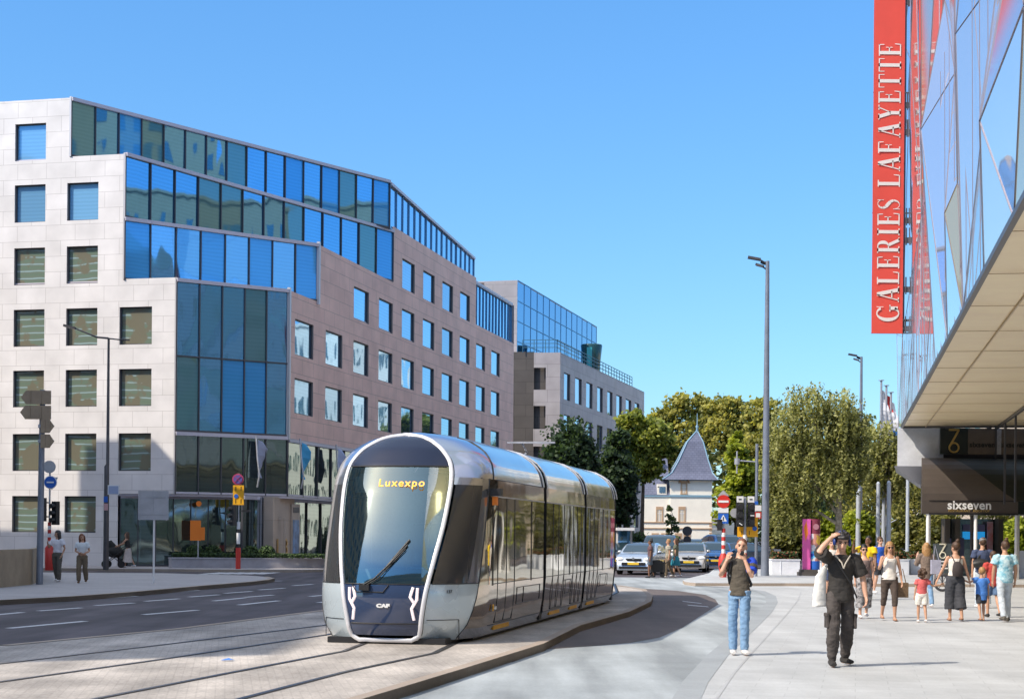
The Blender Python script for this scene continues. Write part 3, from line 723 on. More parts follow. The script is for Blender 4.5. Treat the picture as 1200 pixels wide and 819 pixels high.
# turret roof (flared pyramid), finial
ap = V((tw/2+.95, 2.1, hz(819.5, 503))); mb = MB(); e = .35
lv = [(1.0+e/2, ze), (.86, ze+.9), (.62, ze+2.6), (.34, ze+5.0)]
def ring(k, z): return [V((tw/2+.95*(1-k)+sx*(tw/2+e)*k, 2.1+sy*(2.1+e)*k, z)) for sx, sy in ((-1, -1), (1, -1), (1, 1), (-1, 1))]
rg = [ring(k, z) for k, z in lv]
for i in range(3):
    for j in range(4): mb.face([rg[i][j], rg[i][(j+1) % 4], rg[i+1][(j+1) % 4], rg[i+1][j]])
for j in range(4): mb.face([rg[3][j], rg[3][(j+1) % 4], ap])
tr = mb.build('turret_roof', m_slate, house)
mb = MB()
for j in range(4):
    for i in range(3): mb.tube([rg[i][j], rg[i+1][j]], .09, 6)
    mb.tube([rg[3][j], ap], .08, 6)
mb.build('roof_ridge', m_patina, tr)
mb = MB(); mb.lathe(ap-V((0, 0, .5)), [(.2, 0), (.14, .8), (.22, 1.0), (.06, 1.25), (.04, 2.6), (.01, 2.8)], 8); mb.build('finial', m_patina, house)
# main roof, mansard
mb = MB(); zt = hz(790, 535)
q = [(-lw_-.2, .2, zc+.1), (0, .2, zc+.1), (0, 9.2, zc+.1), (-lw_-.2, 9.2, zc+.1)]; t = [(-lw_+1.0, 1.8, hz(765, 560)), (0, 1.8, hz(765, 560)), (0, 7.5, hz(765, 560)), (-lw_+1.0, 7.5, hz(765, 560))]; r = [(-.9, 4.5, zt), (0, 4.5, zt)]
for j in range(4): mb.face([q[j], q[(j+1) % 4], t[(j+1) % 4], t[j]])
mb.face([t[0], t[1], r[1], r[0]]); mb.face([t[2], t[3], r[0], r[1]]); mb.face([t[3], t[0], r[0]])
rf = mb.build('roof', m_slate, house)
mb = MB(); hb(mb, -1.9, -1.2, 2.6, 3.3, hz(765, 560), hz(773, 545)+1.2); mb.build('chimney', m_shaded_dark_stone, rf)
mb = MB(); x0 = hx(770)-hx(785); x1 = hx(781)-hx(785); hb(mb, x0, x1, .25, 2.4, zc+.1, hz(775, 567)); dm = mb.build('dormer', m_cream, rf)
mb = MB(); hb(mb, x0+.25, x0+1.05, .2, .3, zc+.4, hz(775, 570)); mb.build('pane', g_win, dm)
def hwin(cx, z0, z1, wdt, y, glass=g_dark):
    mb = MB(); hb(mb, cx-wdt/2-.16, cx+wdt/2+.16, y-.07, y+.01, z1, z1+.4, 0); hb(mb, cx-wdt/2-.16, cx-wdt/2, y-.06, y+.01, z0, z1, 0); hb(mb, cx+wdt/2, cx+wdt/2+.16, y-.06, y+.01, z0, z1, 0); hb(mb, cx-wdt/2-.2, cx+wdt/2+.2, y-.1, y+.01, z0-.12, z0, 0)
    o = mb.build('window', m_sand, house); mb = MB(); hb(mb, cx-wdt/2, cx+wdt/2, y-.02, y+.0, z0, z1); hb(mb, cx-.03, cx+.03, y-.05, y-.02, z0, z1, 1); hb(mb, cx-wdt/2, cx+wdt/2, y-.05, y-.02, z0+(z1-z0)*.66, z0+(z1-z0)*.7, 1)
    mb.build('pane', [glass, m_white], o)
shut = mat('cream_shutter', (.62, .54, .42), .7)
for px, y in ((773, .35), (799, 0)):
    cx = hx(px)-hx(785); hwin(cx, hz(px, 611), hz(px, 597), .62, y, shut)
for px, y in ((768, .35), (779, .35), (795, 0), (805, 0)):
    cx = hx(px)-hx(785); hwin(cx, hz(px, 641), hz(px, 628), .6, y)
hwin(hx(801)-hx(785), hz(800, 578), hz(800, 567), .55, 0, shut)
mb = MB(); cx = hx(801)-hx(785); mb.tube([V((cx+.62*cos(a), -.06, hz(800, 566)+.75*sin(a))) for a in [pi*k/10 for k in range(11)]], .12, 6); mb.build('window_arch', m_sand, house)
# ================================================================== MIRRORED SHOPPING CENTRE (right)
WU = V((.2, .98, 0)).normalized(); WNm = V((-WU.y, WU.x, 0)); WP = V((7.1, 22.5, 0)); ZS = 6.6
YF = 70.2
def uR(px, py): return (on_plane(px, py, WP, WNm)-WP).dot(WU)
def mirror_mat():
    m = bpy.data.materials.new('mirror_facade'); nt, N, L, b = nodes_of(m)
    b.inputs['Base Color'].default_value = (.84, .84, .90, 1); b.inputs['Metallic'].default_value = .80; b.inputs['Roughness'].default_value = .025
    tc = N.new('ShaderNodeTexCoord'); nb = N.new('ShaderNodeTexNoise'); nb.inputs['Scale'].default_value = .35; nb.inputs['Detail'].default_value = 1
    L.new(tc.outputs['Object'], nb.inputs['Vector']); bp = N.new('ShaderNodeBump'); bp.inputs['Strength'].default_value = .12; bp.inputs['Distance'].default_value = .2
    L.new(nb.outputs['Fac'], bp.inputs['Height']); L.new(bp.outputs[0], b.inputs['Normal'])
    return m
m_mirror = mirror_mat()
m_mirror2 = mat('mirror_facade_pale', (.80, .78, .82), .07, .72)
mall = empty('mirrored_shopping_centre', WP, 'faceted mirror clad shopping centre overhanging the plaza on the right', 'shopping centre')
uF = (V((0, YF, 0))-WP).dot(V((0, 1, 0)))/WU.y
# facet vertices picked on the facade plane: (px, py, outward offset)
vt = {'a': (1067, -20, .0), 'b': (1059, 50, .0), 'c': (1079, 152, 1.0), 'd': (1055, 256, -.1), 'k': (1072, 352, .0), 'e': (1119, 86, -.5), 'f': (1107, 0, -.2), 'h': (1148, 142, .9),
      'i': (1119, -30, .3), 'j': (1080, 252, -.4), 'l': (1107, 250, .5), 'm': (1200, 7, .6), 'n': (1170, -30, -.4), 'o': (1122, 215, .0), 'p': (1051, 392, 0), 'q': (1053, 500, 0)}
def vpt(px, py, off): return on_plane(px, py, WP+WNm*off*.48, WNm)-WP
vp = {k: vpt(*v) for k, v in vt.items()}
uvp = lambda p: (p.dot(WU), p.z)
pts2 = list(vp.values())
# extra rim vertices so that the folded skin covers the whole wall up to the parapet and to the near end
ZT = 27.5; un = -14
far_top = WU*(uF)+V((0, 0, ZT)); 
rnd = random.Random(11)
for (u, z, o_) in [(uF-13, ZT, 0), (uF-17, ZT, -.3), (uF-25, ZT, .4), (uF-33, ZT, -.3), (12, ZT, .6), (3, ZT, -.2), (un, ZT, .3), (20, 20, .5), (10, 19, -.5), (2, 18, .5), (un, 16, 0), (24, 13, -.4), (12, 12.5, .6), (3, 11.5, -.3), (un, 10, .2), (uF-10, 24, 0), (uF-16, 23.5, .2), (uF-22, 21, -.6), (uF-30, 24, .3),
                  (uF-6, 20.8, 0), (uF, 10.5, 0)]:
    pts2.append(WU*u+V((0, 0, z))+WNm*o_)
for k in range(13): pts2.append(WU*(un+(uF-un)*k/12)+V((0, 0, ZS)))
from mathutils.geometry import delaunay_2d_cdt
co2 = [V(uvp(p)) for p in pts2]
vs2, ed, fc, ov, _, _ = delaunay_2d_cdt(co2, [], [], 0, 1e-4)
mb = MB(); seams = MB(); seen = set()
P3 = [pts2[ov[i][0]]-WNm*(pts2[ov[i][0]].dot(WNm)*.65 if ov[i][0] >= len(vp) else 0) for i in range(len(vs2))]
mirr = mb
for f in fc:
    q = [P3[i] for i in f]
    if (q[1]-q[0]).cross(q[2]-q[0]).dot(WNm) < 0: q = q[::-1]
    r_ = rnd.random(); mb.face(q, 1 if r_ < .28 else 2 if r_ < .55 else 3 if r_ < .70 else 0)
    for i in range(3):
        a, b = sorted((f[i], f[(i+1) % 3]))
        if (a, b) in seen: continue
        seen.add((a, b)); seams.beam(P3[a]+WNm*.008, P3[b]+WNm*.008, .012, .012, 0, up=WNm)
m_mirror3 = mat('mirror_facade_grey', (.58, .64, .64), .06, .72)
fac = mb.build('mirror_cladding', [m_mirror, m_mirror2, m_mirror3, mat('mirror_facade_ochre_reflection', (.62, .52, .30), .08, .6)], mall)  # grey and ochre facets: reflected surroundings put into the panel colour
# vertical panel joints in the lower zone
for k in range(26):
    u = 4+k*1.75
    if u > uF-.5: break
    ztop = 9+ (uF-u)*.20
    seams.beam(WU*u+WNm*.015+V((0, 0, ZS)), WU*(u+.5)+WNm*.06+V((0, 0, min(ztop, 14))), .015, .015, 0, up=WNm)
seams.build('panel_joints', mat('joint_metal', (.30, .28, .33), .4, .6), fac)
# far end wall, top, rear mass
E0 = WU*uF; ED = V((WU.y, -WU.x, 0))
mb = MB()
def quad(mb, a, b, z0, z1, mi=0): mb.face([a+V((0, 0, z0)), b+V((0, 0, z0)), b+V((0, 0, z1)), a+V((0, 0, z1))], mi)
ep_ = [(uF, ZS), (uF, 10.5), (uF-6, 20.8), (uF-10, 24), (uF-13, ZT)]
for (ua, za), (ub, zb_) in zip(ep_, ep_[1:]): mb.face([WU*ua+V((0, 0, za)), WU*ua+ED*22+V((0, 0, za)), WU*ub+ED*22+V((0, 0, zb_)), WU*ub+V((0, 0, zb_))])
quad(mb, WU*un+ED*22, WU*un, ZS, ZT); quad(mb, WU*un+ED*22, E0+ED*22, 0, ZT)
mb.face([WU*un+V((0, 0, ZT)), WU*(uF-13)+V((0, 0, ZT)), WU*(uF-13)+ED*22+V((0, 0, ZT)), WU*un+ED*22+V((0, 0, ZT))])
mb.build('end_wall', m_mirror2, mall)
# soffit: warm metal panels with slight folds
m_soffit = mat('warm_soffit_metal', (.98, .78, .50), .35, .0, var=.06, vscale=.6)
mb = MB(); rows = 15; colsn = 6; rr = random.Random(5)
gz = [[rr.uniform(-.05, .05) for _ in range(colsn+1)] for _ in range(rows+1)]
for i in range(rows):
    for j in range(colsn):
        def q(a, b): return WU*(un+(uF-un)*a/rows+(.9 if 0 < a < rows else 0)*b/colsn)+ED*(22*b/colsn)+V((0, 0, ZS+.04+(gz[a][b] if 0 < b and 0 < a < rows else 0)))
        mb.face([q(i, j), q(i, j+1), q(i+1, j+1), q(i+1, j)])
sf = mb.build('soffit', m_soffit, mall)
mb = MB()
for i in range(1, rows): mb.beam(WU*(un+(uF-un)*i/rows)+V((0, 0, ZS-.0)), WU*(un+(uF-un)*i/rows+.9)+ED*22+V((0, 0, ZS-.01)), .014, .014)
for d in (1.0,): mb.beam(WU*un+ED*d+V((0, 0, ZS-.005)), WU*uF+ED*d+V((0, 0, ZS-.005)), .03, .03)
mb.build('panel_joints', mat('soffit_joint', (.52, .40, .26), .6), sf)
mb = MB(); mb.beam(WU*un+V((0, 0, ZS)), WU*uF+V((0, 0, ZS)), .10, .10); mb.beam(WU*uF+V((0, 0, ZS)), WU*uF+ED*22+V((0, 0, ZS)), .10, .10); mb.build('edge_trim', m_frame, mall)
# fascia behind: pale concrete volume, sign board, glass store front
def pR(px, py, Y): return P(px, py, Y)-WP
s70 = F/70.5
m_fas0 = mat('brown_store_wall', (.06, .05, .045), .5)
m_conc = mat('pale_concrete', (.74, .77, .82), .8, var=.12, vscale=1.2, bump=.3, bscale=8)
cz0 = HC+(629-546)/s70; x0 = pR(1051, 600, 70.6).x; x1 = pR(1105, 600, 70.6).x
mb = MB(); yb = 70.6-WP.y
mb.prism([(x0, yb), (x1, yb), (x1+1.7, yb+7), (x0+1.7, yb+7)], cz0, ZS-.01)
mb.build('concrete_volume', m_conc, mall)
mb = MB(); mb.box((x1+11.0, yb+2.2, 5.75), (21.8, 3, 1.66)); mb.build('rear_store_wall', m_fas0, mall)
mb = MB(); xm = pR(1082, 600, 70.6).x
mb.raw([(x0-.15, yb-.1, cz0), (x0+7, yb-.1, cz0), (x0+8, yb+7, cz0), (x0+1.6, yb+7, cz0), (xm, yb+1, cz0-.75), (x0+7, yb+1, cz0-.75), (x0+8, yb+7, cz0-.75), (xm+1.6, yb+7, cz0-.75)], [(0, 1, 2, 3), (4, 7, 6, 5), (0, 4, 5, 1), (0, 3, 7, 4), (1, 5, 6, 2), (3, 2, 6, 7)])
mb.build('volume_underside', mat('under_metal', (.42, .42, .46), .4, .4), mall)
# long fascia with the restaurant name
zf0 = HC+(630-533)/s70; zf1 = ZS-.02
m_fas = mat('taupe_fascia', (.20, .165, .14), .25, .2, var=.08); m_sq = mat('dark_green_panel', (.02, .03, .028), .3)
m_gold = mat('gold_leaf', (.62, .42, .13), .35, .5)
fs = empty('restaurant_fascia', P(1134, 518, 70.3), 'long taupe fascia with gold seven over six emblem above the dark awning', 'sign board')
def lx(px, Y=70.3): return (P(px, 518, Y)-fs.location).x
zc_ = (zf0+zf1)/2-fs.location.z; zh = zf1-zf0
mb = MB(); mb.box(((lx(1134.5)+lx(1330))/2, .06, zc_), (lx(1330)-lx(1134.5), .12, zh)); mb.build('fascia_board', m_fas, fs)
mb = MB(); mb.box(((lx(1102)+lx(1134))/2, .05, zc_), (lx(1134)-lx(1102), .14, zh)); ep = mb.build('emblem_panel', m_sq, fs)
mb = MB(); mb.box((lx(1169.5), -.03, zc_), (.26, .06, zh)); mb.build('joint_plate', m_galv, fs)
def seven_six(parent, c, h, y, m, th=None):
    """a 7 whose stem runs down into the ring of a 6"""
    th = th or h*.085; mb = MB(); c = V(c)
    w_ = h*.46
    top = c+V((-w_*.5, y, h*.5)); tr_ = c+V((w_*.5, y, h*.5))
    mb.beam(top, tr_, th*.6, th)
    r = h*.21; cc = c+V((0, y, -h*.5+r))
    mb.beam(tr_+V((-th*.2, 0, 0)), cc+V((-r*.95, 0, r*.2)), th, th*.6, up=(0, 1, 0))
    mb.tube([cc+V((r*cos(a), 0, r*sin(a))) for a in [2*pi*k/20 for k in range(21)]], th*.5, 6)
    return mb.build('emblem', m, parent)
seven_six(ep, (lx(1117.5), 0, zc_), zh*.86, -.06, m_gold)
m_sgn = mat('black_letters', (.02, .018, .016), .5)
for px in (1151, 1187): text_obj('lettering', 'sixseven', .31, m_sgn, fs, frame((lx(px), -.02, zc_-.15), (1, 0, 0), (0, 0, 1)), bold=.012, spacing=1.05)
mb = MB()
for px in (1109, 1158.5, 1180): mb.tube([(lx(px), .3, zf1-fs.location.z-.02), (lx(px), -.6, zf1-fs.location.z+.25), (lx(px), -.6, ZS-fs.location.z+.05)], .03, 6)
for px in (1109, 1158.5): mb.tube([(lx(px), -.12, zf1-fs.location.z-.05), (lx(px), -.12, zf1-fs.location.z+.1)], .09, 8)
mb.build('hanger', m_frame, fs)
# store-front glazing under the soffit (near right)
gl = mat('store_front_glass', (.30, .30, .28), .03, 0, spec=.9, trans=.95)
gp = [P(1166, 630, 69.8), P(1205, 630, 57)]
A_ = V((gp[0].x, gp[0].y, 0))-WP; B_ = V((gp[1].x, gp[1].y, 0))-WP; dd = (B_-A_).normalized()
mb = MB()
for k in range(9): p = A_+dd*(k*4.2); mb.beam(p+V((0, 0, 3.2)), p+V((0, 0, ZS-.05)), .07, .07)
mb.beam(A_+V((0, 0, ZS-.06)), A_+dd*34+V((0, 0, ZS-.06)), .10, .10)
mb.build('store_front_frame', m_frame, mall)
# awning: dark quarter-round canopy with white lettering
ax0 = P(1080, 600, 68.5); aw = empty('restaurant_awning', V((ax0.x, 68.5, 0)), 'dark quarter round restaurant awning with white sixseven lettering', 'awning')
def az(py, Y=68.5): return HC+(630-py)*Y/F
def axx(px, Y=68.5): return (px-CX)*Y/F-aw.location.x
m_awn = mat('taupe_awning', (.085, .07, .062), .42, .1, var=.12, vscale=.8, bump=.1, bscale=3); m_awd = mat('deep_green_awning', (.012, .018, .015), .5)
zb, zv, zt_ = az(603), az(588), az(535)
LX = axx(1182.5); nS = 10
mb = MB()
prof = [(-1.2, zb), (-1.2, zv)]+[(-1.2+2.9*(1-cos(a)), zv+(zt_-zv)*sin(a)) for a in [pi/2*k/nS for k in range(1, nS+1)]]+[(3.5, zt_)]
# front apron + curved roof; the right side is cut by a sweeping curve where the second, darker awning meets it
def cut(z): return LX-(LX-axx(1122))*max(0, min(1, (z-zv)/(zt_-zv)))**.8
for i in range(len(prof)-1):
    (y0, z0), (y1, z1) = prof[i], prof[i+1]; mb.face([(y0*.24, y0, z0), (cut(z0), y0, z0), (cut(z1), y1, z1), (y1*.24, y1, z1)], 0, 0 < i)
n = len(prof); ysp = [(p[0]*.24, p[0], p[1]) for p in prof]+[(.84, 3.5, zb)]; mb.face(ysp, 0)
mb.build('canopy', m_awn, aw)
mb = MB(); prof2 = prof
for i in range(1, len(prof)-1):
    (y0, z0), (y1, z1) = prof[i], prof[i+1]; mb.face([(cut(z0), y0+.01, z0), (LX+6, y0+.9*(i > 1), z0), (LX+6, y1+.9, z1), (cut(z1), y1+.01, z1)], 0)
mb.face([(cut(zt_)+.02, 2.2, zt_), (LX+6, 2.2, zt_), (LX+6, 2.2, zv+.2), (LX, -.6, zv)], 0)
mb.face([(LX, -1.18, zb), (LX+6, .1, zb), (LX+6, .1, zv+.1), (LX, -1.18, zv)], 0)
mb.face([(0, -1.1, zb+.02), (LX+6, -1.1, zb+.02), (LX+6, 3.5, zb+.02), (0.9, 3.5, zb+.02)], 0)
mb.build('side_canopy', m_awd, aw)
mb = MB(); mb.beam((0, -1.23, zb), (LX, -1.23, zb), .05, .07); mb.beam((0, -1.21, zv), (LX, -1.21, zv), .03, .03); mb.build('canopy_hem', m_black, aw)
text_obj('lettering', 'sixseven', .52, m_white, aw, frame((axx(1135.5, 67.3), -1.24, az(592.5, 67.3)), (1, 0, 0), (0, 0, 1)), bold=.012, spacing=1.04)
text_obj('small_lettering', 'RESTAURANT  ROOFTOP', .14, m_gold, aw, frame((axx(1135, 67.3), -1.235, az(599, 67.3)), (1, 0, 0), (0, 0, 1)), spacing=1.1)
for px, yy in ((1079.5, -1.1), (1087, -.2), (1134.5, -1.1), (1181.5, -1.1), (1187.5, -.6), (1156, 2.2)):
    mb = MB(); mb.tube([(axx(px), yy, 0), (axx(px), yy, zb)], .075, 10); mb.build('post', m_white if px != 1156 else m_shaded_dark_stone, aw)
# vertical red banner
bx = pR(1041, 300, 66); 
ban = empty('hanging_banner', P(1041, 200, 66), 'tall red vertical banner with white Galeries Lafayette lettering fixed beside the mirror facade', 'banner')
sB = F/66; bz1 = 29.5-ban.location.z; bz0 = HC+(629-391)/sB-ban.location.z; bw_ = 36.5/sB
m_ban = mat('banner_red', (.78, .085, .06), .55, var=.05, vscale=.6)
mb = MB()
NZ = 24
for k in range(NZ):
    z0 = bz0+(bz1-bz0)*k/NZ; z1 = bz0+(bz1-bz0)*(k+1)/NZ
    mb.face([(-bw_/2, .02*sin(k*.9), z0), (bw_/2, 0, z0), (bw_/2, 0, z1), (-bw_/2, .02*sin((k+1)*.9), z1)], 0, True)
bc = mb.build('banner_cloth', m_ban, ban, weld=1)
mb = MB()
for z in (bz0+.02, bz0+4.0+.9, bz0+9.8, bz0+14.9): mb.beam((-bw_/2, .03, z), (bw_/2+.5, .03, z), .04, .05)
for z in (bz0+.2, bz0+1.8, bz0+3.8, bz0+4.6, bz0+8.2, bz0+9.3, bz0+13.5): mb.box((bw_/2+.22, .05, z), (.3, .12, .22)); mb.tube([(bw_/2+.12, 0, z-.2), (bw_/2+.12, 0, z+.5)], .03, 6)
mb.box((bw_/2+.6, .1, bz0+.2), (1.2, .2, .1)); mb.box((bw_/2+.6, .1, bz0+.55), (1.2, .2, .08)); mb.tube([(bw_/2+.05, .06, bz0), (bw_/2+.05, .06, bz1)], .035, 6)
mb.build('bracket', m_frame, ban)
# didone letters from thick / thin strokes
def arc(mb, cx, cy, ro, ri, a0, a1, n=16, M=None):
    for k in range(n):
        t0 = radians(a0+(a1-a0)*k/n); t1 = radians(a0+(a1-a0)*(k+1)/n)
        p = lambda t, r: (cx+r[0]*cos(t), cy+r[1]*sin(t), 0)
        mb.face([p(t0, ri), p(t0, ro), p(t1, ro), p(t1, ri)])
def rect(mb, x0, y0, x1, y1): mb.face([(x0, y0, 0), (x1, y0, 0), (x1, y1, 0), (x0, y1, 0)])
def diag(mb, xa, ya, xb, yb, w_): mb.face([(xa-w_/2, ya, 0), (xa+w_/2, ya, 0), (xb+w_/2, yb, 0), (xb-w_/2, yb, 0)])
TK, TNn = .19, .05
def glyph(ch, mb):
    if ch in 'EFL':
        rect(mb, .08, 0, .08+TK, 1); rect(mb, 0, 0, .08, TNn); rect(mb, 0, 1-TNn, .08, 1)
        if ch in 'EF': rect(mb, .08+TK, 1-TNn, .66, 1); mb.face([(.66, 1, 0), (.60, 1-TNn, 0), (.62, .76, 0), (.66, .74, 0)]); rect(mb, .08+TK, .5, .5, .5+TNn); rect(mb, .46, .38, .5, .68)
        if ch in 'EL': rect(mb, .08+TK, 0, .68, TNn); mb.face([(.68, 0, 0), (.62, TNn, 0), (.66, .28, 0), (.70, .28, 0)])
        if ch == 'L': rect(mb, .08+TK, 1-TNn, .38, 1)
        if ch == 'F': rect(mb, .08+TK, 0, .38, TNn)
        return .76
    if ch == 'I': rect(mb, .1, 0, .1+TK, 1); rect(mb, 0, 0, .39, TNn); rect(mb, 0, 1-TNn, .39, 1); return .44
    if ch == 'T': rect(mb, .28, 0, .28+TK, 1); rect(mb, 0, 1-TNn, .75, 1); rect(mb, .18, 0, .57, TNn); rect(mb, 0, .74, .04, 1-TNn); rect(mb, .71, .74, .75, 1-TNn); return .78
    if ch == 'A': diag(mb, .1, 0, .42, 1, .06); diag(mb, .70, 0, .44, 1, TK+.02); rect(mb, .2, .3, .62, .3+TNn); rect(mb, 0, 0, .26, TNn); rect(mb, .52, 0, .9, TNn); return .90
    if ch == 'Y': diag(mb, .38, .45, .16, 1, TK+.02); diag(mb, .42, .45, .70, 1, .06); rect(mb, .30, 0, .30+TK, .47); rect(mb, .2, 0, .6, TNn); rect(mb, 0, 1-TNn, .34, 1); rect(mb, .56, 1-TNn, .84, 1); return .82
    if ch == 'R':
        rect(mb, .08, 0, .08+TK, 1); rect(mb, 0, 0, .38, TNn); rect(mb, 0, 1-TNn, .4, 1); rect(mb, .27, .47, .42, .47+TNn)
        arc(mb, .40, .735, (.30, .265), (.11, .215), -90, 90, 12); diag(mb, .74, 0, .46, .48, TK); rect(mb, .72, 0, .88, TNn); return .88
    if ch == 'G':
        arc(mb, .46, .5, (.46, .52), (.26, .47), 40, 320, 26); rect(mb, .66, .05, .66+TK, .42); rect(mb, .56, .38, .94, .38+TNn); rect(mb, .80, .70, .84, 1); return .98
    if ch == 'S':
        pts = [(.56, .78), (.53, .9), (.42, .985), (.29, .985), (.15, .9), (.11, .76), (.17, .63), (.32, .53), (.47, .42), (.54, .27), (.48, .1), (.35, .015), (.22, .015), (.1, .1), (.06, .25)]
        wd_ = [.02, .03, .025, .03, .08, .12, .15, .17, .16, .12, .08, .03, .025, .03, .02]
        pts = [(x, y) for x, y in pts]
        for i in range(len(pts)-1):
            (x0, y0), (x1, y1) = pts[i], pts[i+1]; t = V((x1-x0, y1-y0)).normalized(); nx, ny = -t.y, t.x
            mb.face([(x0-nx*wd_[i]/2-t.x*.01, y0-ny*wd_[i]/2, 0), (x1-nx*wd_[i+1]/2, y1-ny*wd_[i+1]/2, 0), (x1+nx*wd_[i+1]/2, y1+ny*wd_[i+1]/2, 0), (x0+nx*wd_[i]/2, y0+ny*wd_[i]/2, 0)])
        rect(mb, .54, .72, .58, 1); rect(mb, .03, 0, .07, .3); return .64
    return .34
def word(parent, s_, h, M, m, gap=.12):
    x = 0
    for ch in s_:
        if ch == ' ': x += .55; continue
        mb = MB(); w_ = glyph(ch, mb); mb.v = [((vx+x)*h, (vy-.5)*h, 0) for vx, vy, vz in mb.v]
        if mb.f:
            o = mb.build('letter', m, parent); o.data.transform(M)
            if o.data.polygons[0].normal.y > 0: o.data.flip_normals()
        x += w_+gap
    return x*h
# length of text fills from y=376 up to y=50 in the photo
zlo = HC+(629-377)/sB-ban.location.z; want = (377-48)/sB
tot = 0
for ch in 'GALERIES LAFAYETTE':
    tot += .55 if ch == ' ' else glyph(ch, MB())+.12
hL = 26/sB; 
Mx = frame((.02, -.024, zlo), (0, 0, 1), (-1, 0, 0)) @ Matrix.Diagonal((want/(tot*hL), 1, 1, 1))
m_let = mat('banner_lettering', (.86, .80, .76), .6)
word(bc, 'GALERIES LAFAYETTE', hL, Mx, m_let)
# ---- small kiosk / lobby behind the awning
kx = lambda px, Y=72: (px-CX)*Y/F
kk = empty('restaurant_kiosk', V((kx(1140), 72.5, 0)), 'dark framed kiosk with bright blue display and red totem under the awning', 'kiosk')
lk = lambda px: kx(px)-kk.location.x; zk = lambda py: HC+(630-py)*72/F
mb = MB(); mb.box(((lk(1112)+lk(1178))/2, .8, zk(608)/2), (lk(1178)-lk(1112), .1, zk(608)), 0)
for px in (1114, 1126, 1177): mb.box((lk(px), .3, zk(608)/2), (.22, .6, zk(608)), 1)
mb.build('kiosk_frame', [g_dark, mat('taupe_frame', (.10, .085, .07), .5)], kk)
mb = MB(); mb.box((lk(1150), .68, (zk(623)+zk(632))/2), (lk(1162)-lk(1136), .06, zk(623)-zk(632)), 0); mb.box((lk(1150), .68, (zk(614)+zk(622.5))/2), (lk(1162)-lk(1136), .06, .3), 1); mb.box((lk(1130), .66, (zk(630)+zk(668))/2), (.62, .06, 1.4), 1)
mb.build('display', [mat('screen_blue', (.02, .25, .6), .3, var=.4, vscale=2, emit=(.02, .3, .7), es=.7), mat('lilac_panel', (.20, .20, .36), .5)], kk)
mb = MB(); mb.box((lk(1167), .4, (zk(611)+zk(672))/2), (.24, .12, zk(611)-zk(672))); mb.build('totem', mat('totem_red_white', (.62, .12, .09), .5, col2=(.55, .6, .72), vscale=.8), kk)
mb = MB(); mb.box((lk(1197), .3, .65), (lk(1230)-lk(1184), 1.5, 1.3)); tag(mb.build('white_barrier', m_white, None, loc=(kk.location.x-.0, 69, 0)), 'low white solid barrier under the overhang at the right edge', 'barrier')
# ================================================================== TRAM
tram = empty('tram', T0, 'long bronze and silver mirror-sided tram with white framed rounded windscreen', 'tram', rz=-TA)
def metal_paint(name, base, rough, metal, wave=0.0, ws=.6, var=.0):
    m = glass_mat(name, base, rough=rough, wave=wave, wscale=ws, metal=metal)
    return m
def plain(name, base, rough, metal, wave=.0, ws=.5, coat=0.0):
    m = bpy.data.materials.new(name); nt, N, L, b = nodes_of(m)
    b.inputs['Base Color'].default_value = (*base, 1); b.inputs['Metallic'].default_value = metal; b.inputs['Roughness'].default_value = rough
    if coat: b.inputs['Coat Weight'].default_value = coat; b.inputs['Coat Roughness'].default_value = .03
    tc = N.new('ShaderNodeTexCoord')
    if wave:
        nb = N.new('ShaderNodeTexNoise'); nb.inputs['Scale'].default_value = ws; nb.inputs['Detail'].default_value = 1
        L.new(tc.outputs['Object'], nb.inputs['Vector']); bp = N.new('ShaderNodeBump'); bp.inputs['Strength'].default_value = wave; bp.inputs['Distance'].default_value = .1
        L.new(nb.outputs['Fac'], bp.inputs['Height']); L.new(bp.outputs[0], b.inputs['Normal'])
    nz = N.new('ShaderNodeTexNoise'); nz.inputs['Scale'].default_value = 3; nz.inputs['Detail'].default_value = 2; L.new(tc.outputs['Object'], nz.inputs['Vector'])
    mr = N.new('ShaderNodeMapRange'); mr.inputs[3].default_value = rough*.6; mr.inputs[4].default_value = rough*1.8+.02; L.new(nz.outputs['Fac'], mr.inputs[0]); L.new(mr.outputs[0], b.inputs['Roughness'])
    return m
t_silver = plain('silver_body', (.60, .60, .63), .09, .9, .12, .8)
t_blue = plain('silver_blue_body', (.52, .60, .65), .22, .25, coat=.6)
t_white = plain('white_frame', (.74, .74, .77), .25, .15, coat=.4)
t_bronze = plain('bronze_mirror', (.60, .49, .38), .045, .94, .10, .9)
t_sideglass = plain('side_glass', (.52, .49, .39), .02, .94, .08, .8)
t_navy = plain('navy_gloss', (.03, .05, .11), .05, .0, coat=1)
t_cab = plain('cab_side_glass', (.09, .09, .095), .03, .55, .05, .8, coat=.5)
t_wind = bpy.data.materials.new('windscreen_glass'); _nt, _N, _L, _b = nodes_of(t_wind)
_b.inputs['Base Color'].default_value = (.10, .2, .27, 1); _b.inputs['Roughness'].default_value = .035; _b.inputs['Coat Weight'].default_value = .6
tr_ = _N.new('ShaderNodeBsdfTransparent'); tr_.inputs[0].default_value = (.75, .9, .92, 1); mxs = _N.new('ShaderNodeMixShader'); gls = _N.new('ShaderNodeBsdfGlossy'); gls.inputs[0].default_value = (.72, .92, .92, 1); gls.inputs['Roughness'].default_value = .04
fr = _N.new('ShaderNodeFresnel'); fr.inputs[0].default_value = 3.0; _L.new(fr.outputs[0], mxs.inputs[0]); _L.new(tr_.outputs[0], mxs.inputs[1]); _L.new(gls.outputs[0], mxs.inputs[2]); _L.new(mxs.outputs[0], _N['Material Output'].inputs[0])
def lerp_tab(tab, z):
    if z <= tab[0][0]: return tab[0][1]
    for (a, va), (b, vb) in zip(tab, tab[1:]):
        if z <= b: t = (z-a)/(b-a); return va+(vb-va)*t
    return tab[-1][1]
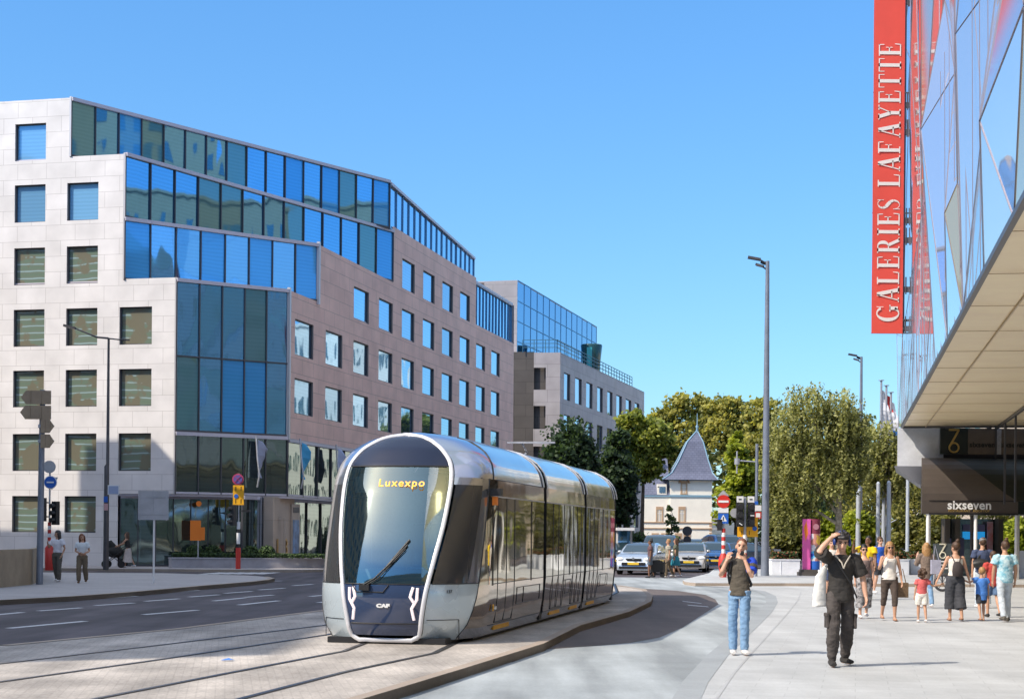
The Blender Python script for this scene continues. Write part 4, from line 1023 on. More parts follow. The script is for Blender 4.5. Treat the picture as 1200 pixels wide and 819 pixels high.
def smooth_tab(tab):
    # catmull-rom resample for rounder profiles
    out = []; n = len(tab)
    for i in range(n-1):
        p0 = tab[max(i-1, 0)][1]; p1 = tab[i][1]; p2 = tab[i+1][1]; p3 = tab[min(i+2, n-1)][1]
        for k in range(6):
            t = k/6; out.append((tab[i][0]+(tab[i+1][0]-tab[i][0])*t, .5*((2*p1)+(-p0+p2)*t+(2*p0-5*p1+4*p2-p3)*t*t+(-p0+3*p1-3*p2+p3)*t**3)))
    out.append(tab[-1]); return out
d_tab = smooth_tab([(.18, .16), (.4, .06), (.8, .0), (1.06, .03), (1.5, .14), (2.0, .32), (2.5, .53), (2.93, .75), (3.2, .95), (3.38, 1.22), (3.48, 1.6), (3.52, 2.0)])
w_tab = smooth_tab([(.18, 1.20), (.4, 1.28), (.8, 1.32), (1.06, 1.325), (2.0, 1.325), (2.72, 1.32), (3.0, 1.26), (3.2, 1.12), (3.38, .86), (3.48, .55), (3.52, .25)])
hw_tab = smooth_tab([(.18, .46), (.24, .57), (.34, .61), (.99, .71), (1.5, .80), (1.95, .87), (2.5, .91), (2.8, .90), (3.0, .84), (3.2, .68), (3.35, .46), (3.42, .24), (3.45, .02)])
NE = 2.35; CC = 1.5
def dz(z): return lerp_tab(d_tab, z)
def wz(z): return lerp_tab(w_tab, z)
def hwz(z): return max(.01, min(lerp_tab(hw_tab, z), wz(z)*.98))
def surf(x, z):
    w_ = wz(z); r = min(abs(x)/w_, 1)
    return dz(z)+CC*(1-(1-r**NE)**(1/NE))
def qx(x, z): return math.asin(min(1, (x/wz(z)))**(NE/2))*2/pi
def qy(y, z):
    if y < dz(z)+CC: return math.acos(max(0, 1-(y-dz(z))/CC)**(NE/2))*2/pi
    return 1+(y-dz(z)-CC)
def qp(q, z, s=1):
    w_ = wz(z)
    if q < 1: f = q*pi/2; return V((s*w_*sin(f)**(2/NE), dz(z)+CC*(1-max(cos(f), 0)**(2/NE)), z))
    return V((s*w_, dz(z)+CC+(q-1), z))
JY = [6.55, 11.55, 16.4]
def zrange(a, b, n): return [a+(b-a)*k/n for k in range(n+1)]
def shell(zs, f0, f1, n, name, m, both=True, parent=tram, side_=1):
    if both:
        for s in (1, -1): o_ = shell(zs, f0, f1, n, name, m, False, parent, s)
        return o_
    mb = MB()
    for s in (side_,):
        R = []
        for z in zs:
            q0, q1 = f0(z), f1(z)
            R.append([qp(q0+(q1-q0)*k/n, z, s) for k in range(n+1)])
        for i in range(len(zs)-1):
            for k in range(n):
                q = [R[i][k], R[i][k+1], R[i+1][k+1], R[i+1][k]]
                if s < 0: q = q[::-1]
                mb.face(q, 0, True)
    return mb.build(name, m, parent, weld=1)
ZM = 2.74
y_pb = lambda z: .75+(min(z, ZM)-.3)*.42
y_pf = lambda z: y_pb(z)-.34+.06*(z-1.06)
# silver-blue lower corners, cab side glass, pillar, roof shoulder
fe = lambda z: qx(hwz(z), z)
shell(zrange(.18, 1.06, 10), fe, lambda z: qy(y_pb(z), z), 16, 'lower_body', t_blue)
shell(zrange(1.06, 2.62, 16), lambda z: fe(z)+.015, lambda z: max(fe(z)+.02, qy(y_pf(z), z)), 14, 'cab_side_window', t_cab)
shell(zrange(1.06, 2.62, 16), lambda z: max(fe(z)+.02, qy(y_pf(z), z)), lambda z: qy(y_pb(z), z), 3, 'corner_pillar', t_silver)
shell(zrange(2.62, ZM, 2), fe, lambda z: qy(y_pb(z), z), 16, 'corner_pillar', t_silver)
shell(zrange(ZM, 3.52, 18), fe, lambda z: qy(JY[0], z), 40, 'cab_roof', t_silver)
# bronze mirror side of the cab module
shell(zrange(.34, 1.02, 3), lambda z: qy(y_pb(z), z), lambda z: qy(JY[0], z), 24, 'lower_side_panel', t_bronze)
shell(zrange(1.02, 2.46, 4), lambda z: qy(y_pb(z), z), lambda z: qy(JY[0], z), 24, 'side_window', t_sideglass)
shell(zrange(2.46, ZM, 2), lambda z: qy(y_pb(z), z), lambda z: qy(JY[0], z), 24, 'upper_side_panel', t_bronze)
shell(zrange(.18, .34, 2), lambda z: qy(y_pb(z), z), lambda z: qy(JY[0], z), 24, 'side_skirt', t_silver)
def front(zs, inset, name, m, nx=24, push=0.0, fr_=1.0):
    mb = MB(); R = []
    for z in zs:
        h = max(.005, hwz(z)-inset)
        R.append([V((-h+2*h*k/nx, surf(-h+2*h*k/nx, z)-push, z)) for k in range(nx+1)])
    for i in range(len(zs)-1):
        for k in range(nx): mb.face([R[i][k], R[i][k+1], R[i+1][k+1], R[i+1][k]], 0, True)
    return mb.build(name, m, tram, weld=1)
FT = .075
front(zrange(.26, .44, 3), FT*.6, 'bumper', t_navy)
front(zrange(.45, 1.05, 8), FT*.6, 'front_apron', t_navy)
front(zrange(1.06, 2.90, 26), FT*.6, 'windscreen', t_wind)
t_visor = mat('visor_dark_blue', (.018, .026, .055), .22, spec=.35)
front(zrange(2.91, 3.41, 14), FT*.5, 'visor', t_visor)
# white frame following the rounded outline
fpts = []
zsF = zrange(.18, 3.44, 90)
for z in zsF: fpts.append((hwz(z)-FT*.5, z))
outl = [(x, z) for x, z in fpts]+[(-x, z) for x, z in reversed(fpts)]
outl = outl+[outl[0]]
pts = [V((x, surf(x, max(z, .18))-.012, z)) for x, z in outl]
mb = MB()
n = len(pts); ringv = []
for i, p in enumerate(pts[:-1]):
    t = (pts[(i+1) % (n-1)]-pts[i-1 if i else n-2]); t.normalize()
    c = V((0, surf(0, 1.6)+2.5, 1.6)); nrm = (p-V((0, c.y, p.z*.75+.3))).normalized(); sd = t.cross(nrm).normalized(); nrm = sd.cross(t).normalized()
    ringv.append([p+sd*(.034*a)+nrm*b for a, b in ((-1, -.03), (-1, .008), (-.7, .022), (.7, .022), (1, .008), (1, -.03))])
for i in range(n-1):
    A = ringv[i]; B = ringv[(i+1) % (n-1)]
    for k in range(6): mb.face([A[k], A[(k+1) % 6], B[(k+1) % 6], B[k]], 0, True)
o = mb.build('front_frame', t_white, tram, weld=2)
# seams
mb = MB()
def seam_front(z, h=.012, inset=.10):
    hh = hwz(z)-inset; p = [V((-hh+2*hh*k/16, surf(-hh+2*hh*k/16, z)-.004, z)) for k in range(17)]
    mb.tube(p, h/2, 5)
seam_front(1.055, .02); seam_front(.445, .02); seam_front(2.905, .03)
for s in (1, -1):
    p = [qp(fe(.50)+.02+(.30)*k/8, .50, s)+V((s*.002, -.004, 0)) for k in range(9)]; mb.tube(p, .006, 5)
    mb.tube([p[-1], p[-1]+V((0, .01, -.30))], .006, 5)
    mb.tube([qp(qy(y_pb(z), z), z, s)+V((s*.004, 0, 0)) for z in zrange(.2, ZM, 12)], .010, 5)
    mb.tube([qp(fe(1.06)+.01+(qy(y_pb(1.06), 1.06)-fe(1.06))*k/8, 1.06, s)+V((s*.003, -.003, 0)) for k in range(9)], .009, 5)
    mb.tube([qp(q, ZM, s)+V((s*.004, 0, 0)) for q in zrange(fe(ZM)+.3, qy(JY[0], ZM), 12)], .008, 5)
    # slanted roof seam
    mb.tube([qp(qy(2.0+(z-ZM)*.5, z), z, s)+V((s*.003, 0, .003)) for z in zrange(ZM, 3.45, 8)], .012, 5)
mb.build('panel_seams', m_black, tram)
# lamps
m_led = mat('pink_white_led', (.8, .7, .72), .3, emit=(1, .82, .85), es=.45)
for s in (1, -1):
    mb = MB()
    for st in (((-.545, 1.0), (-.54, .82), (-.46, .68), (-.49, .44+.06)), ((-.48, 1.01), (-.44, .86), (-.50, .76))):
        pl_ = []
        for (x, z) in st: pl_.append(V((s*x, surf(x, z)-.006, z)))
        dense = []
        for a, b in zip(pl_, pl_[1:]):
            for k in range(4): q = a.lerp(b, k/4); q.y = surf(q.x, q.z)-.008; dense.append(q)
        dense.append(pl_[-1]); mb.tube(dense, [(.024, .008)]*len(dense), 6, side=(1, 0, 0))
    mb.build('headlight', m_led, tram)
# destination display, emblem text, number
m_ledo = mat('orange_led', (.9, .35, .02), .5, emit=(1, .36, .02), es=1.6)
zt = 2.63; slope = (dz(2.7)-dz(2.56))/.14
Mx = frame((.14, surf(.14, zt)-.02, zt), (1, -.05, 0), V((0, slope, 1)).normalized())
text_obj('destination_text', 'Luxexpo', .19, m_ledo, tram, Mx, extrude=.0005, bold=.001, spacing=1.18)
text_obj('maker_emblem', 'CAF', .075, m_white, tram, frame((.02, surf(0, .72)-.012, .72), (1, 0, 0), (0, -.02, 1)), bold=.006, sx=1.5)
for (txt, x, z, sz) in (('137', .98, .94, .075),):
    y = surf(x, z); nx = (surf(x+.02, z)-surf(x-.02, z))/.04
    text_obj('fleet_number', txt, sz, m_black, tram, frame((x, y-.012, z), (1, nx, 0), (0, 0, 1)))
mb = MB(); mb.box((1.332, 2.15, .62), (.006, .16, .05), 0); mb.box((1.332, 1.98, .63), (.006, .09, .11), 1); mb.build('operator_logo', [m_white, m_yellow], tram)
# windscreen furniture: black border, dashboard, seat, blind (real interior behind the glass)
mb = MB()
mb.box((0, 1.9, 1.0), (2.2, 2.6, .12), 0); mb.box((0, 1.0, 1.12), (1.3, .5, .3), 0); mb.box((0, 3.3, 1.9), (2.3, .1, 2.0), 2)
mb.box((.1, 2.6, 1.55), (.55, .16, .9), 1); mb.box((.1, 2.3, 1.2), (.5, .5, .16), 1); mb.box((0, 2.1, 2.78), (1.5, 1.6, .06), 0)
mb.box((.0, 1.05, 2.62), (1.5, .06, .26), 0)
mb.build('cab_interior', [mat('dash_dark', (.10, .17, .19), .6), mat('seat_blue', (.08, .22, .32), .6), mat('cab_partition', (.42, .66, .70), .5, var=.35, vscale=1.2)], tram)
mb = MB()
def onf(x, z, o=.03): return V((x, surf(x, z)-o, z))
mb.tube([onf(-.30, 1.04), onf(-.12, 1.14, .05), onf(.12, 1.38, .05), onf(.36, 1.66, .05)], .014, 6); mb.tube([onf(-.28, 1.02), onf(-.06, 1.14, .06), onf(.34, 1.60, .06)], .009, 6)
mb.tube([onf(.02, 1.27, .035), onf(.38, 1.74, .035)], .02, 6)
mb.box(onf(-.28, 1.0, .03), (.16, .08, .09)); mb.tube([onf(-.5, 1.04, .012), onf(-.42, .93, .012), onf(.02, .93, .012), onf(.10, 1.04, .012)], .010, 5)
mb.build('wiper', m_black, tram)
# camera pod
mb = MB(); mb.box((1.42, 1.75, 2.52), (.18, .16, .12)); mb.box((1.40, 1.75, 2.38), (.08, .1, .14), 1); mb.build('camera_pod', [m_black, m_orange], tram)
# following modules
prof = [(w, z) for z, w in [(z, wz(z)) for z in (.34, 1.02, 2.46, ZM)]]
def module(y0, y1, yaw=0.0, piv=None):
    R = Matrix.Rotation(yaw, 3, 'Z') if yaw else None
    def X(p): return p if R is None else piv+R@(p-piv)
    def strip(zs, name, m, top=False):
        mb = MB()
        for s in (1, -1):
            for za, zb_ in zip(zs, zs[1:]):
                q = [V((s*wz(za), y0, za)), V((s*wz(za), y1, za)), V((s*wz(zb_), y1, zb_)), V((s*wz(zb_), y0, zb_))]
                if s < 0: q = q[::-1]
                mb.face([X(p) for p in q], 0, True)
        if top: mb.face([X(p) for p in (V((wz(3.52), y0, 3.52)), V((wz(3.52), y1, 3.52)), V((-wz(3.52), y1, 3.52)), V((-wz(3.52), y0, 3.52)))])
        return mb.build(name, m, tram, weld=1)
    strip([.18, .34], 'side_skirt', t_silver); strip([.34, 1.02], 'lower_side_panel', t_bronze); strip([1.02, 2.46], 'side_window', t_sideglass)
    strip([2.46, ZM], 'upper_side_panel', t_bronze); strip(zrange(ZM, 3.52, 12), 'roof', t_silver, True)
    for y in (y0, y1): mb = MB(); mb.face([X(V((s*wz(z), y, z))) for s, zz in ((1, (.2, 1, 2, 2.74, 3.0, 3.2, 3.4, 3.5)), (-1, (3.5, 3.4, 3.2, 3.0, 2.74, 2, 1, .2))) for z in zz]); mb.build('end_panel', m_black, tram)
module(JY[0]+.30, JY[1]); module(JY[1]+.30, JY[2])
module(JY[2]+.3, JY[2]+6.5, radians(11), V((-1.2, JY[2]+.15, 0)))
# cab module: roof top closing strip and end panel
mb = MB(); zz = 3.52; mb.face([V((wz(zz), dz(zz)+.3, zz)), V((wz(zz), JY[0], zz)), V((-wz(zz), JY[0], zz)), V((-wz(zz), dz(zz)+.3, zz))])
ys = zrange(3.40, 3.52, 4)
for za, zb_ in zip(ys, ys[1:]): mb.face([V((-hwz(za), surf(hwz(za), za), za)), V((hwz(za), surf(hwz(za), za), za)), V((hwz(zb_), surf(hwz(zb_), zb_)+.0, zb_)), V((-hwz(zb_), surf(hwz(zb_), zb_), zb_))])
mb.face([V((-.25, dz(3.52), 3.52)), V((.25, dz(3.52), 3.52)), V((.25, dz(3.52)+.9, 3.52)), V((-.25, dz(3.52)+.9, 3.52))])
mb.build('roof', t_silver, tram)
mb = MB(); mb.face([V((s*wz(z), JY[0], z)) for s, z_ in ((1, (.2, 1, 2, 2.74, 3.0, 3.2, 3.4, 3.5)), (-1, (3.5, 3.4, 3.2, 3.0, 2.74, 2, 1, .2))) for z in z_]); mb.build('end_panel', m_black, tram)
# bellows with pale raised roof collars
for j in JY:
    mb = MB()
    for k in range(6):
        yy = j+.025+k*.05; w_ = 1.24 if k % 2 else 1.20
        mb.box((0, yy, 1.45), (2*w_, .05, 2.5))
        mb.box((0, yy, 2.95), (2*w_*.92, .05, .5))
    mb.build('bellows', m_black, tram)
    mb = MB()
    for yc in (j-.06, j+.36):
        zs_ = zrange(ZM, 3.5, 8); pr = [V((wz(z)+.015, yc+(z-ZM)*-.12, z)) for z in zs_]+[V((-wz(z)-.015, yc+(z-ZM)*-.12, z)) for z in reversed(zs_)]
        mb.tube(pr, [(.055, .015)]*len(pr), 6, side=(0, 1, 0))
    mb.build('roof_collar', t_white, tram)
# doors, window bars, seams on the visible side (and the other)
def vbar(mb, s, y, z0, z1, w_):
    n_ = 6
    for k in range(n_):
        za = z0+(z1-z0)*k/n_; zb_ = z0+(z1-z0)*(k+1)/n_; mb.beam((s*(wz(za)+.002), y, za), (s*(wz(zb_)+.002), y, zb_), .010, w_, 0, up=(0, 1, 0))
def door(y0, y1, zt=2.46):
    for s in (1, -1):
        mb = MB(); X = s*1.334
        for y in (y0, (y0+y1)/2, y1): vbar(mb, s, y, .36, zt, .022)
        mb.box((s*wz(.37), (y0+y1)/2, .37), (.012, y1-y0, .02))
        mb.box((s*(wz(.275)+.006), (y0+y1)/2, .275), (.02, (y1-y0)*.92, .075), 1)
        mb.build('door', [m_black, m_yellow], tram)
door(2.35, 3.75); door(7.6, 8.9); door(10.05, 11.1); door(12.4, 13.6)
mb = MB()
for s in (1, -1):
    X = s*1.333
    for y in (1.95, 5.3, 9.6, 14.4): mb.box((X, y, 1.72), (.01, .018, 1.45))
    for a, b in ((1.9, JY[0]), (JY[0]+.3, JY[1]), (JY[1]+.3, JY[2])):
        mb.box((X, (a+b)/2, 2.46), (.016, b-a, .022), 1)
        mb.box((wz(1.02)*s, (a+b)/2, 1.02), (.008, b-a, .014)); mb.box((wz(.34)*s, (a+b)/2, .34), (.012, b-a, .014))
    for y0, y1 in ((4.0, 4.6), (4.6, 6.2), (9.1, 9.9), (14.0, 15.2)):
        for z in (.62, .9): mb.box((wz(z)*s, (y0+y1)/2, z), (.008, y1-y0, .012))
        vbar(mb, s, y0, .62, .9, .012); vbar(mb, s, y1, .62, .9, .012)
mb.build('window_bar', [m_black, m_alu], tram)
# undercarriage
mb = MB(); mb.box((0, .75, .17), (1.9, 1.0, .09), 0); mb.box((0, 8.8, .19), (2.25, 14.8, .10), 0)
for y in (2.2, 3.8, 9, 14): 
    for s in (1, -1): mb.tube([(s*.72-.06, y, .38), (s*.72+.06, y, .38)], .25, 16)
for y in (.32,): mb.box((0, y, .16), (1.55, .12, .10), 1)
mb.build('undercarriage', [m_black, m_poledk], tram)
# pantograph and roof equipment far back, only its top shows
mb = MB(); mb.tube([(-.2, 11.9, 3.5), (-.2, 12.6, 3.72), (-.2, 12.1, 3.9)], .03, 6); mb.box((0, 12.1, 3.92), (1.1, .08, .04)); mb.build('pantograph', m_galv, tram)
# ================================================================== STREET FURNITURE
def cyl(mb, a, b, r, seg=10, mi=0): mb.tube([a, b], r, seg, mi)
def at(px, py, z=0.0): return G(px, py, z)
m_rw_red = mat('band_red', (.55, .04, .03), .5)
# tall lamp masts
def tall_lamp(px, Y, toppy, label, r0=.14, base=.12, arms=3):
    p = P(px, 600, Y); p.z = base
    H = P(px, toppy, Y).z-base
    o = empty('lamp_mast', p, label, 'street lamp', 'tall lamp masts on the plaza')
    mb = MB(); mb.tube([(0, 0, 0), (0, 0, .5), (0, 0, H*.5), (0, 0, H)], [r0*1.25, r0*1.15, r0*.9, r0*.55], 14); mb.build('mast', m_pole, o)
    for k in range(arms):
        a = (3.0, 2.6, 1.9)[k]; zz = H-.05+(.1, -.25, -.1)[k]*.8; mb = MB()
        d = V((cos(a), sin(a)*.4, .1)); e = V((0, 0, zz))+d*(.35, .25, .2)[k]
        mb.tube([(0, 0, zz-.15), e], .035, 6); mb.beam(e-d*.05, e+V((d.x*(.5, .3, .3)[k], d.y*.5, .10)), .26, .10, 0)
        mb.build('spotlight', m_poledk, o)
    return o
tall_lamp(897, 70, 306, 'tallest blue grey lamp mast with clustered spotlights beside the birch tree', .15)
tall_lamp(1008, 105, 418, 'distant slim lamp mast rising above the birch tree')
# thin catenary pole with arm and little signs
p = P(886.5, 600, 69); p.z = .12; o = empty('signal_pole', p, 'slim grey pole with short side arm and small red white sign beside the lamp mast', 'pole')
zt = P(886, 520, 69).z-.12; za = P(886, 541, 69).z-.12
mb = MB(); mb.tube([(0, 0, 0), (0, 0, zt)], .065, 10); mb.build('mast', m_pole, o)
mb = MB(); mb.tube([(0, 0, za), (-.85, 0, za+.05)], .025, 6); mb.tube([(-.85, 0, za-.5), (-.85, 0, za+.45)], .035, 8); mb.tube([(-.85, 0, za-.12), (-.85, 0, za+.14)], .11, 10); mb.build('arm', m_galv, o)
mb = MB(); mb.box((0.05, -.09, 2.9), (.28, .03, .24), 0); mb.box((.05, -.09, 2.6), (.28, .03, .28), 1); mb.box((.05, -.11, 2.6), (.18, .01, .18), 0); mb.box((-.05, -.09, 3.12), (.2, .03, .14), 2); mb.build('small_sign', [m_white, m_red, m_blue], o)
# curved street lamp (left)
p = at(124, 667.5, .12); s_ = F/p.y; o = empty('street_lamp', p, 'slender dark street lamp with two curved arms in front of the pale office wall', 'street lamp')
zt = P(127, 396, p.y).z-.12
mb = MB(); mb.tube([(0, 0, 0), (0, 0, 4.5), (.04, 0, 4.6), (.04, 0, zt)], [.13, .11, .075, .05], 12); mb.build('mast', m_poledk, o)
mb = MB()
cur = [V((.04+dx, -.05, zt+dz)) for dx, dz in ((0, -.02), (-.5, .02), (-1.0, .22), (-1.5, .42))]; mb.tube(cur, [.045, .04, .035, .03], 8)
cur = [V((.04+dx, .05, zt+dz)) for dx, dz in ((0, -.02), (.4, -.06), (.9, -.08))]; mb.tube(cur, .03, 8)
mb.build('arm', m_poledk, o)
mb = MB(); mb.beam(cur[0]*0+V((-1.4, -.05, zt+.40)), V((-1.9, -.05, zt+.52)), .26, .10); mb.build('lamp_head', m_poledk, o)
mb = MB(); mb.box((.33, -.1, P(134, 574, p.y).z-.12), (.5, .03, .42), 0); mb.box((.33, -.12, P(134, 574, p.y).z-.12), (.42, .01, .34), 1); mb.build('street_sign', [m_white, mat('pale_blue_sign', (.35, .42, .60), .5)], o)
mb = MB(); mb.box((.0, -.13, P(134, 585, p.y).z-.12), (.17, .03, .25), 0); mb.box((0.02, -.13, P(134, 594, p.y).z-.12), (.17, .03, .3), 1); mb.build('bus_tag', [m_blue, mat('tag_red_white', (.6, .35, .35), .5)], o)
# direction sign mast (seen from behind)
p = at(47, 684.5, .12); Yp = p.y; o = empty('direction_signpost', p, 'tall grey mast with four blank-backed direction signs at the left kerb', 'sign post')
zt = P(47, 457, Yp).z-.12
mb = MB(); mb.tube([(-.02, 0, 0), (.03, 0, zt)], [.11, .085], 12); mb.build('mast', m_pole, o)
for (py, x0, x1, left) in ((466, 26, 61, 1), (483.5, 25, 61, 1), (499.5, 49, 65, 0), (517, 49, 65, 0)):
    c = P((x0+x1)/2, py, Yp)-p; hw_ = (x1-x0)/2*Yp/F; h = .215; mb = MB(); tip = -1 if left else 1
    pl_ = [(-tip*hw_, -h), (tip*(hw_-.16), -h), (tip*hw_, 0), (tip*(hw_-.16), h), (-tip*hw_, h)]
    A = [V((c.x+x, -.10, c.z+z)) for x, z in pl_]; B = [V((c.x+x, -.14, c.z+z)) for x, z in pl_]
    mb.face(A); mb.face(B[::-1])
    for i in range(5): mb.face([A[i], A[(i+1) % 5], B[(i+1) % 5], B[i]])
    for xx in (-.3, .3): mb.box((c.x+xx*hw_*1.2, -.15, c.z), (.03, .02, h*1.9))
    mb.box((0, -.08, c.z), (.14, .1, .1), 1)
    b = mb.build('direction_sign', [mat('brown_sign_back', (.36, .27, .18), .6, var=.1), m_galv], o)
# left traffic signal group
p = at(57.5, 668, .12); Yp = p.y; o = empty('traffic_light', p, 'traffic light with banded post, red base and blue round sign behind the two women', 'traffic light')
Z = lambda py: P(57, py, Yp).z-.12
mb = MB()
zs_ = [0, Z(641)]; mb.tube([(0, 0, 0), (0, 0, .3), (0, 0, Z(642)), (0, 0, Z(638))], [.17, .19, .19, .08], 14, 1)
z0 = Z(638); k = 0
while z0 < Z(612): mb.tube([(0, 0, z0), (0, 0, z0+.16)], .075, 10, k % 2); z0 += .16; k += 1
mb.tube([(0, 0, z0), (0, 0, Z(548))], .04, 8, 2); mb.build('post', [m_white, m_rw_red, m_galv], o)
for dx, rz, z in ((-.28, .5, Z(597)), (.26, -.5, Z(601))):
    mb = MB(); M = Matrix.Rotation(rz, 3, 'Z'); mb.box((dx, 0, z), (.26, .22, 1.0), 0, M=M)
    for kk in range(3): mb.tube([V((dx, 0, z+.3-.3*kk))+M@V((0, -.11, 0)), V((dx, 0, z+.3-.3*kk))+M@V((.0, -.3, 0))], [.11, .10], 10, 0)
    mb.box((dx/2, .05, z+.3), (abs(dx), .05, .05)); mb.box((dx/2, .05, z-.3), (abs(dx), .05, .05))
    mb.build('signal_head', m_black, o)
mb = MB(); mb.tube([(0, -.07, Z(547)), (0, -.10, Z(547))], .27, 20, 0); mb.build('round_sign', m_signback, o)
mb = MB(); mb.tube([(0.05, -.07, Z(565)), (.05, -.11, Z(565))], .25, 20, 0); mb.tube([(0.05, -.06, Z(565)), (.05, -.095, Z(565))], .28, 20, 1); mb.box((.05, -.12, Z(565)), (.3, .01, .06), 1); mb.build('round_sign', [m_blue, m_white], o)
mb = MB(); A = [V((-.15, -.05, Z(559))), V((.36, -.05, Z(559))), V((.1, -.05, Z(574)))]; mb.face(A); mb.face([a+V((0, .02, 0)) for a in A][::-1]); mb.build('triangular_sign', m_signback, o)
# blank back of a square sign on thin post
p = at(180, 683, .12); Yp = p.y; o = empty('sign_board', p, 'square grey sign seen from behind on a thin pale post at the pavement tip', 'sign')
Z = lambda py: P(180, py, Yp).z-.12
mb = MB(); mb.tube([(0, 0, 0), (0, 0, Z(575))], .035, 8); mb.build('post', m_white, o)
mb = MB(); mb.box((-.02, -.05, (Z(575)+Z(609))/2), (1.0, .02, Z(575)-Z(609))); mb.box((-.02, -.065, Z(582)), (.96, .02, .04)); mb.box((-.02, -.065, Z(602)), (.96, .02, .04))
for xx in (-.46, -.02, .42): mb.box((xx, -.062, (Z(575)+Z(609))/2), (.02, .015, 1.0))
mb.build('board', m_signback, o)
# red / white / yellow signal post in the middle
p = at(279, 669, .02); Yp = p.y; o = empty('traffic_signal_post', p, 'traffic signal with purple disc, yellow panel and red base in front of the planter', 'traffic light')
Z = lambda py: P(279, py, Yp).z
mb = MB(); mb.tube([(0, 0, 0), (0, 0, Z(642))], .115, 14, 1)
z0 = Z(642); k = 0
while z0 < Z(615): mb.tube([(0, 0, z0), (0, 0, z0+.17)], .085, 10, (k+1) % 2 if k % 2 else 0 if k % 4 else 3); z0 += .17; k += 1
mb.tube([(0, 0, z0), (0, 0, Z(555))], .04, 8, 2); mb.build('post', [m_white, m_rw_red, m_galv, m_black], o)
mb = MB(); mb.tube([(-.03, -.07, Z(562)), (-.03, -.1, Z(562))], .26, 24, 0); mb.tube([(-.03, -.09, Z(562)), (-.03, -.12, Z(562))], .20, 24, 1)
mb.beam((-.17, -.125, Z(562)+.14), (.11, -.125, Z(562)-.14), .02, .035, 0, up=(0, 1, 0)); mb.beam((-.17, -.125, Z(562)-.14), (.11, -.125, Z(562)+.14), .02, .035, 0, up=(0, 1, 0))
mb.build('round_sign', [mat('magenta_red', (.45, .05, .12), .5), mat('sign_purple', (.13, .09, .32), .5)], o)
mb = MB(); c = (Z(569)+Z(592))/2; mb.box((0, -.08, c), (.5, .03, Z(569)-Z(592)), 0); mb.tube([(-.1, -.1, c-.05), (-.1, -.12, c-.05)], .1, 14, 1)
for xx in (-.12, .12): mb.box((xx, -.1, c+.3), (.03, .01, .2), 2); mb.box((xx, -.1, c-.28), (.03, .01, .2), 2)
mb.build('yellow_panel', [m_yellow, m_blue, m_black], o)
mb = MB(); mb.box((-.22, -.05, Z(604)), (.26, .24, .95)); mb.box((.36, -.05, Z(599)), (.34, .2, .1)); mb.box((.25, -.05, Z(599)), (.4, .05, .05))
for kk in range(3): mb.tube([(-.3, -.1, Z(604)+.3-.3*kk), (-.45, -.2, Z(604)+.27-.3*kk)], [.1, .1], 8)
mb.build('signal_head', m_black, o)
# orange diversion sign behind
p = P(232, 662, 76.5); p.z = .12; o = empty('diversion_sign', p, 'bright orange arrow-shaped diversion sign in front of the office doors', 'sign')
mb = MB(); mb.tube([(0, 0, 0), (0, 0, 1.6)], .03, 8); mb.build('post', m_galv, o)
mb = MB(); mb.box((-.12, -.05, 1.75), (.5, .03, .95), 0); mb.box((.22, -.05, 1.6), (.2, .03, .6), 0); mb.build('board', m_orange, o)
p = P(233, 590, 76.8); o = empty('orange_disc', p, 'small orange disc fixed high on the office entrance glazing', 'sign'); mb = MB(); mb.tube([(0, 0, 0), (0, -.03, 0)], .13, 14); mb.build('disc', m_orange, o)
# no-entry post in front of the corner pavement
p = P(847.5, 677, 67); p.z = .12; Yp = 67; o = empty('sign_post', p, 'banded post with red no entry disc, blue crossing sign and bulging red base', 'sign post')
Z = lambda py: P(847, py, Yp).z-.12
mb = MB(); mb.tube([(0, 0, 0), (0, 0, .2), (0, 0, .5), (0, 0, Z(655)), (0, 0, Z(648))], [.14, .15, .21, .2, .10], 14, 1)
z0 = Z(648); k = 0
while z0 < Z(622): mb.tube([(0, 0, z0), (0, 0, z0+.17)], .08, 10, k % 2); z0 += .17; k += 1
mb.tube([(0, 0, z0), (0, 0, Z(577))], .045, 8, 2); mb.build('post', [m_white, m_rw_red, m_galv], o)
mb = MB(); mb.tube([(-.03, -.08, Z(587.5)), (-.03, -.11, Z(587.5))], .27, 28, 0); mb.box((-.03, -.12, Z(587.5)), (.42, .012, .09), 1); mb.build('no_entry_sign', [mat('no_entry_red', (.62, .03, .02), .4), m_white], o)
mb = MB(); mb.box((-.03, -.08, Z(598)), (.42, .03, .24), 0); mb.build('plate', m_white, o)
mb = MB(); c = Z(607); mb.box((-.03, -.08, c), (.42, .03, .44), 0); mb.face([(-.18, -.1, c-.13), (.12, -.1, c-.13), (-.03, -.1, c+.15)], 1); mb.box((-.03, -.105, c-.02), (.04, .01, .15), 2); mb.build('crossing_sign', [m_blue, m_white, m_black], o)
mb = MB(); mb.face([(-.28, -.05, Z(581)), (.22, -.05, Z(581)), (-.03, -.05, Z(574))]); mb.face([(-.28, -.04, Z(581)), (-.03, -.04, Z(574)), (.22, -.04, Z(581))]); mb.build('triangular_sign', m_signback, o)
mb = MB()
for py in (608, 612.5, 619.5): mb.box((-.3, 0, Z(py)), (.3, .04, .06), 0)
mb.box((-.17, 0, Z(615)), (.2, .2, .45), 1)
mb.build('signal_head', [m_signback, m_black], o)
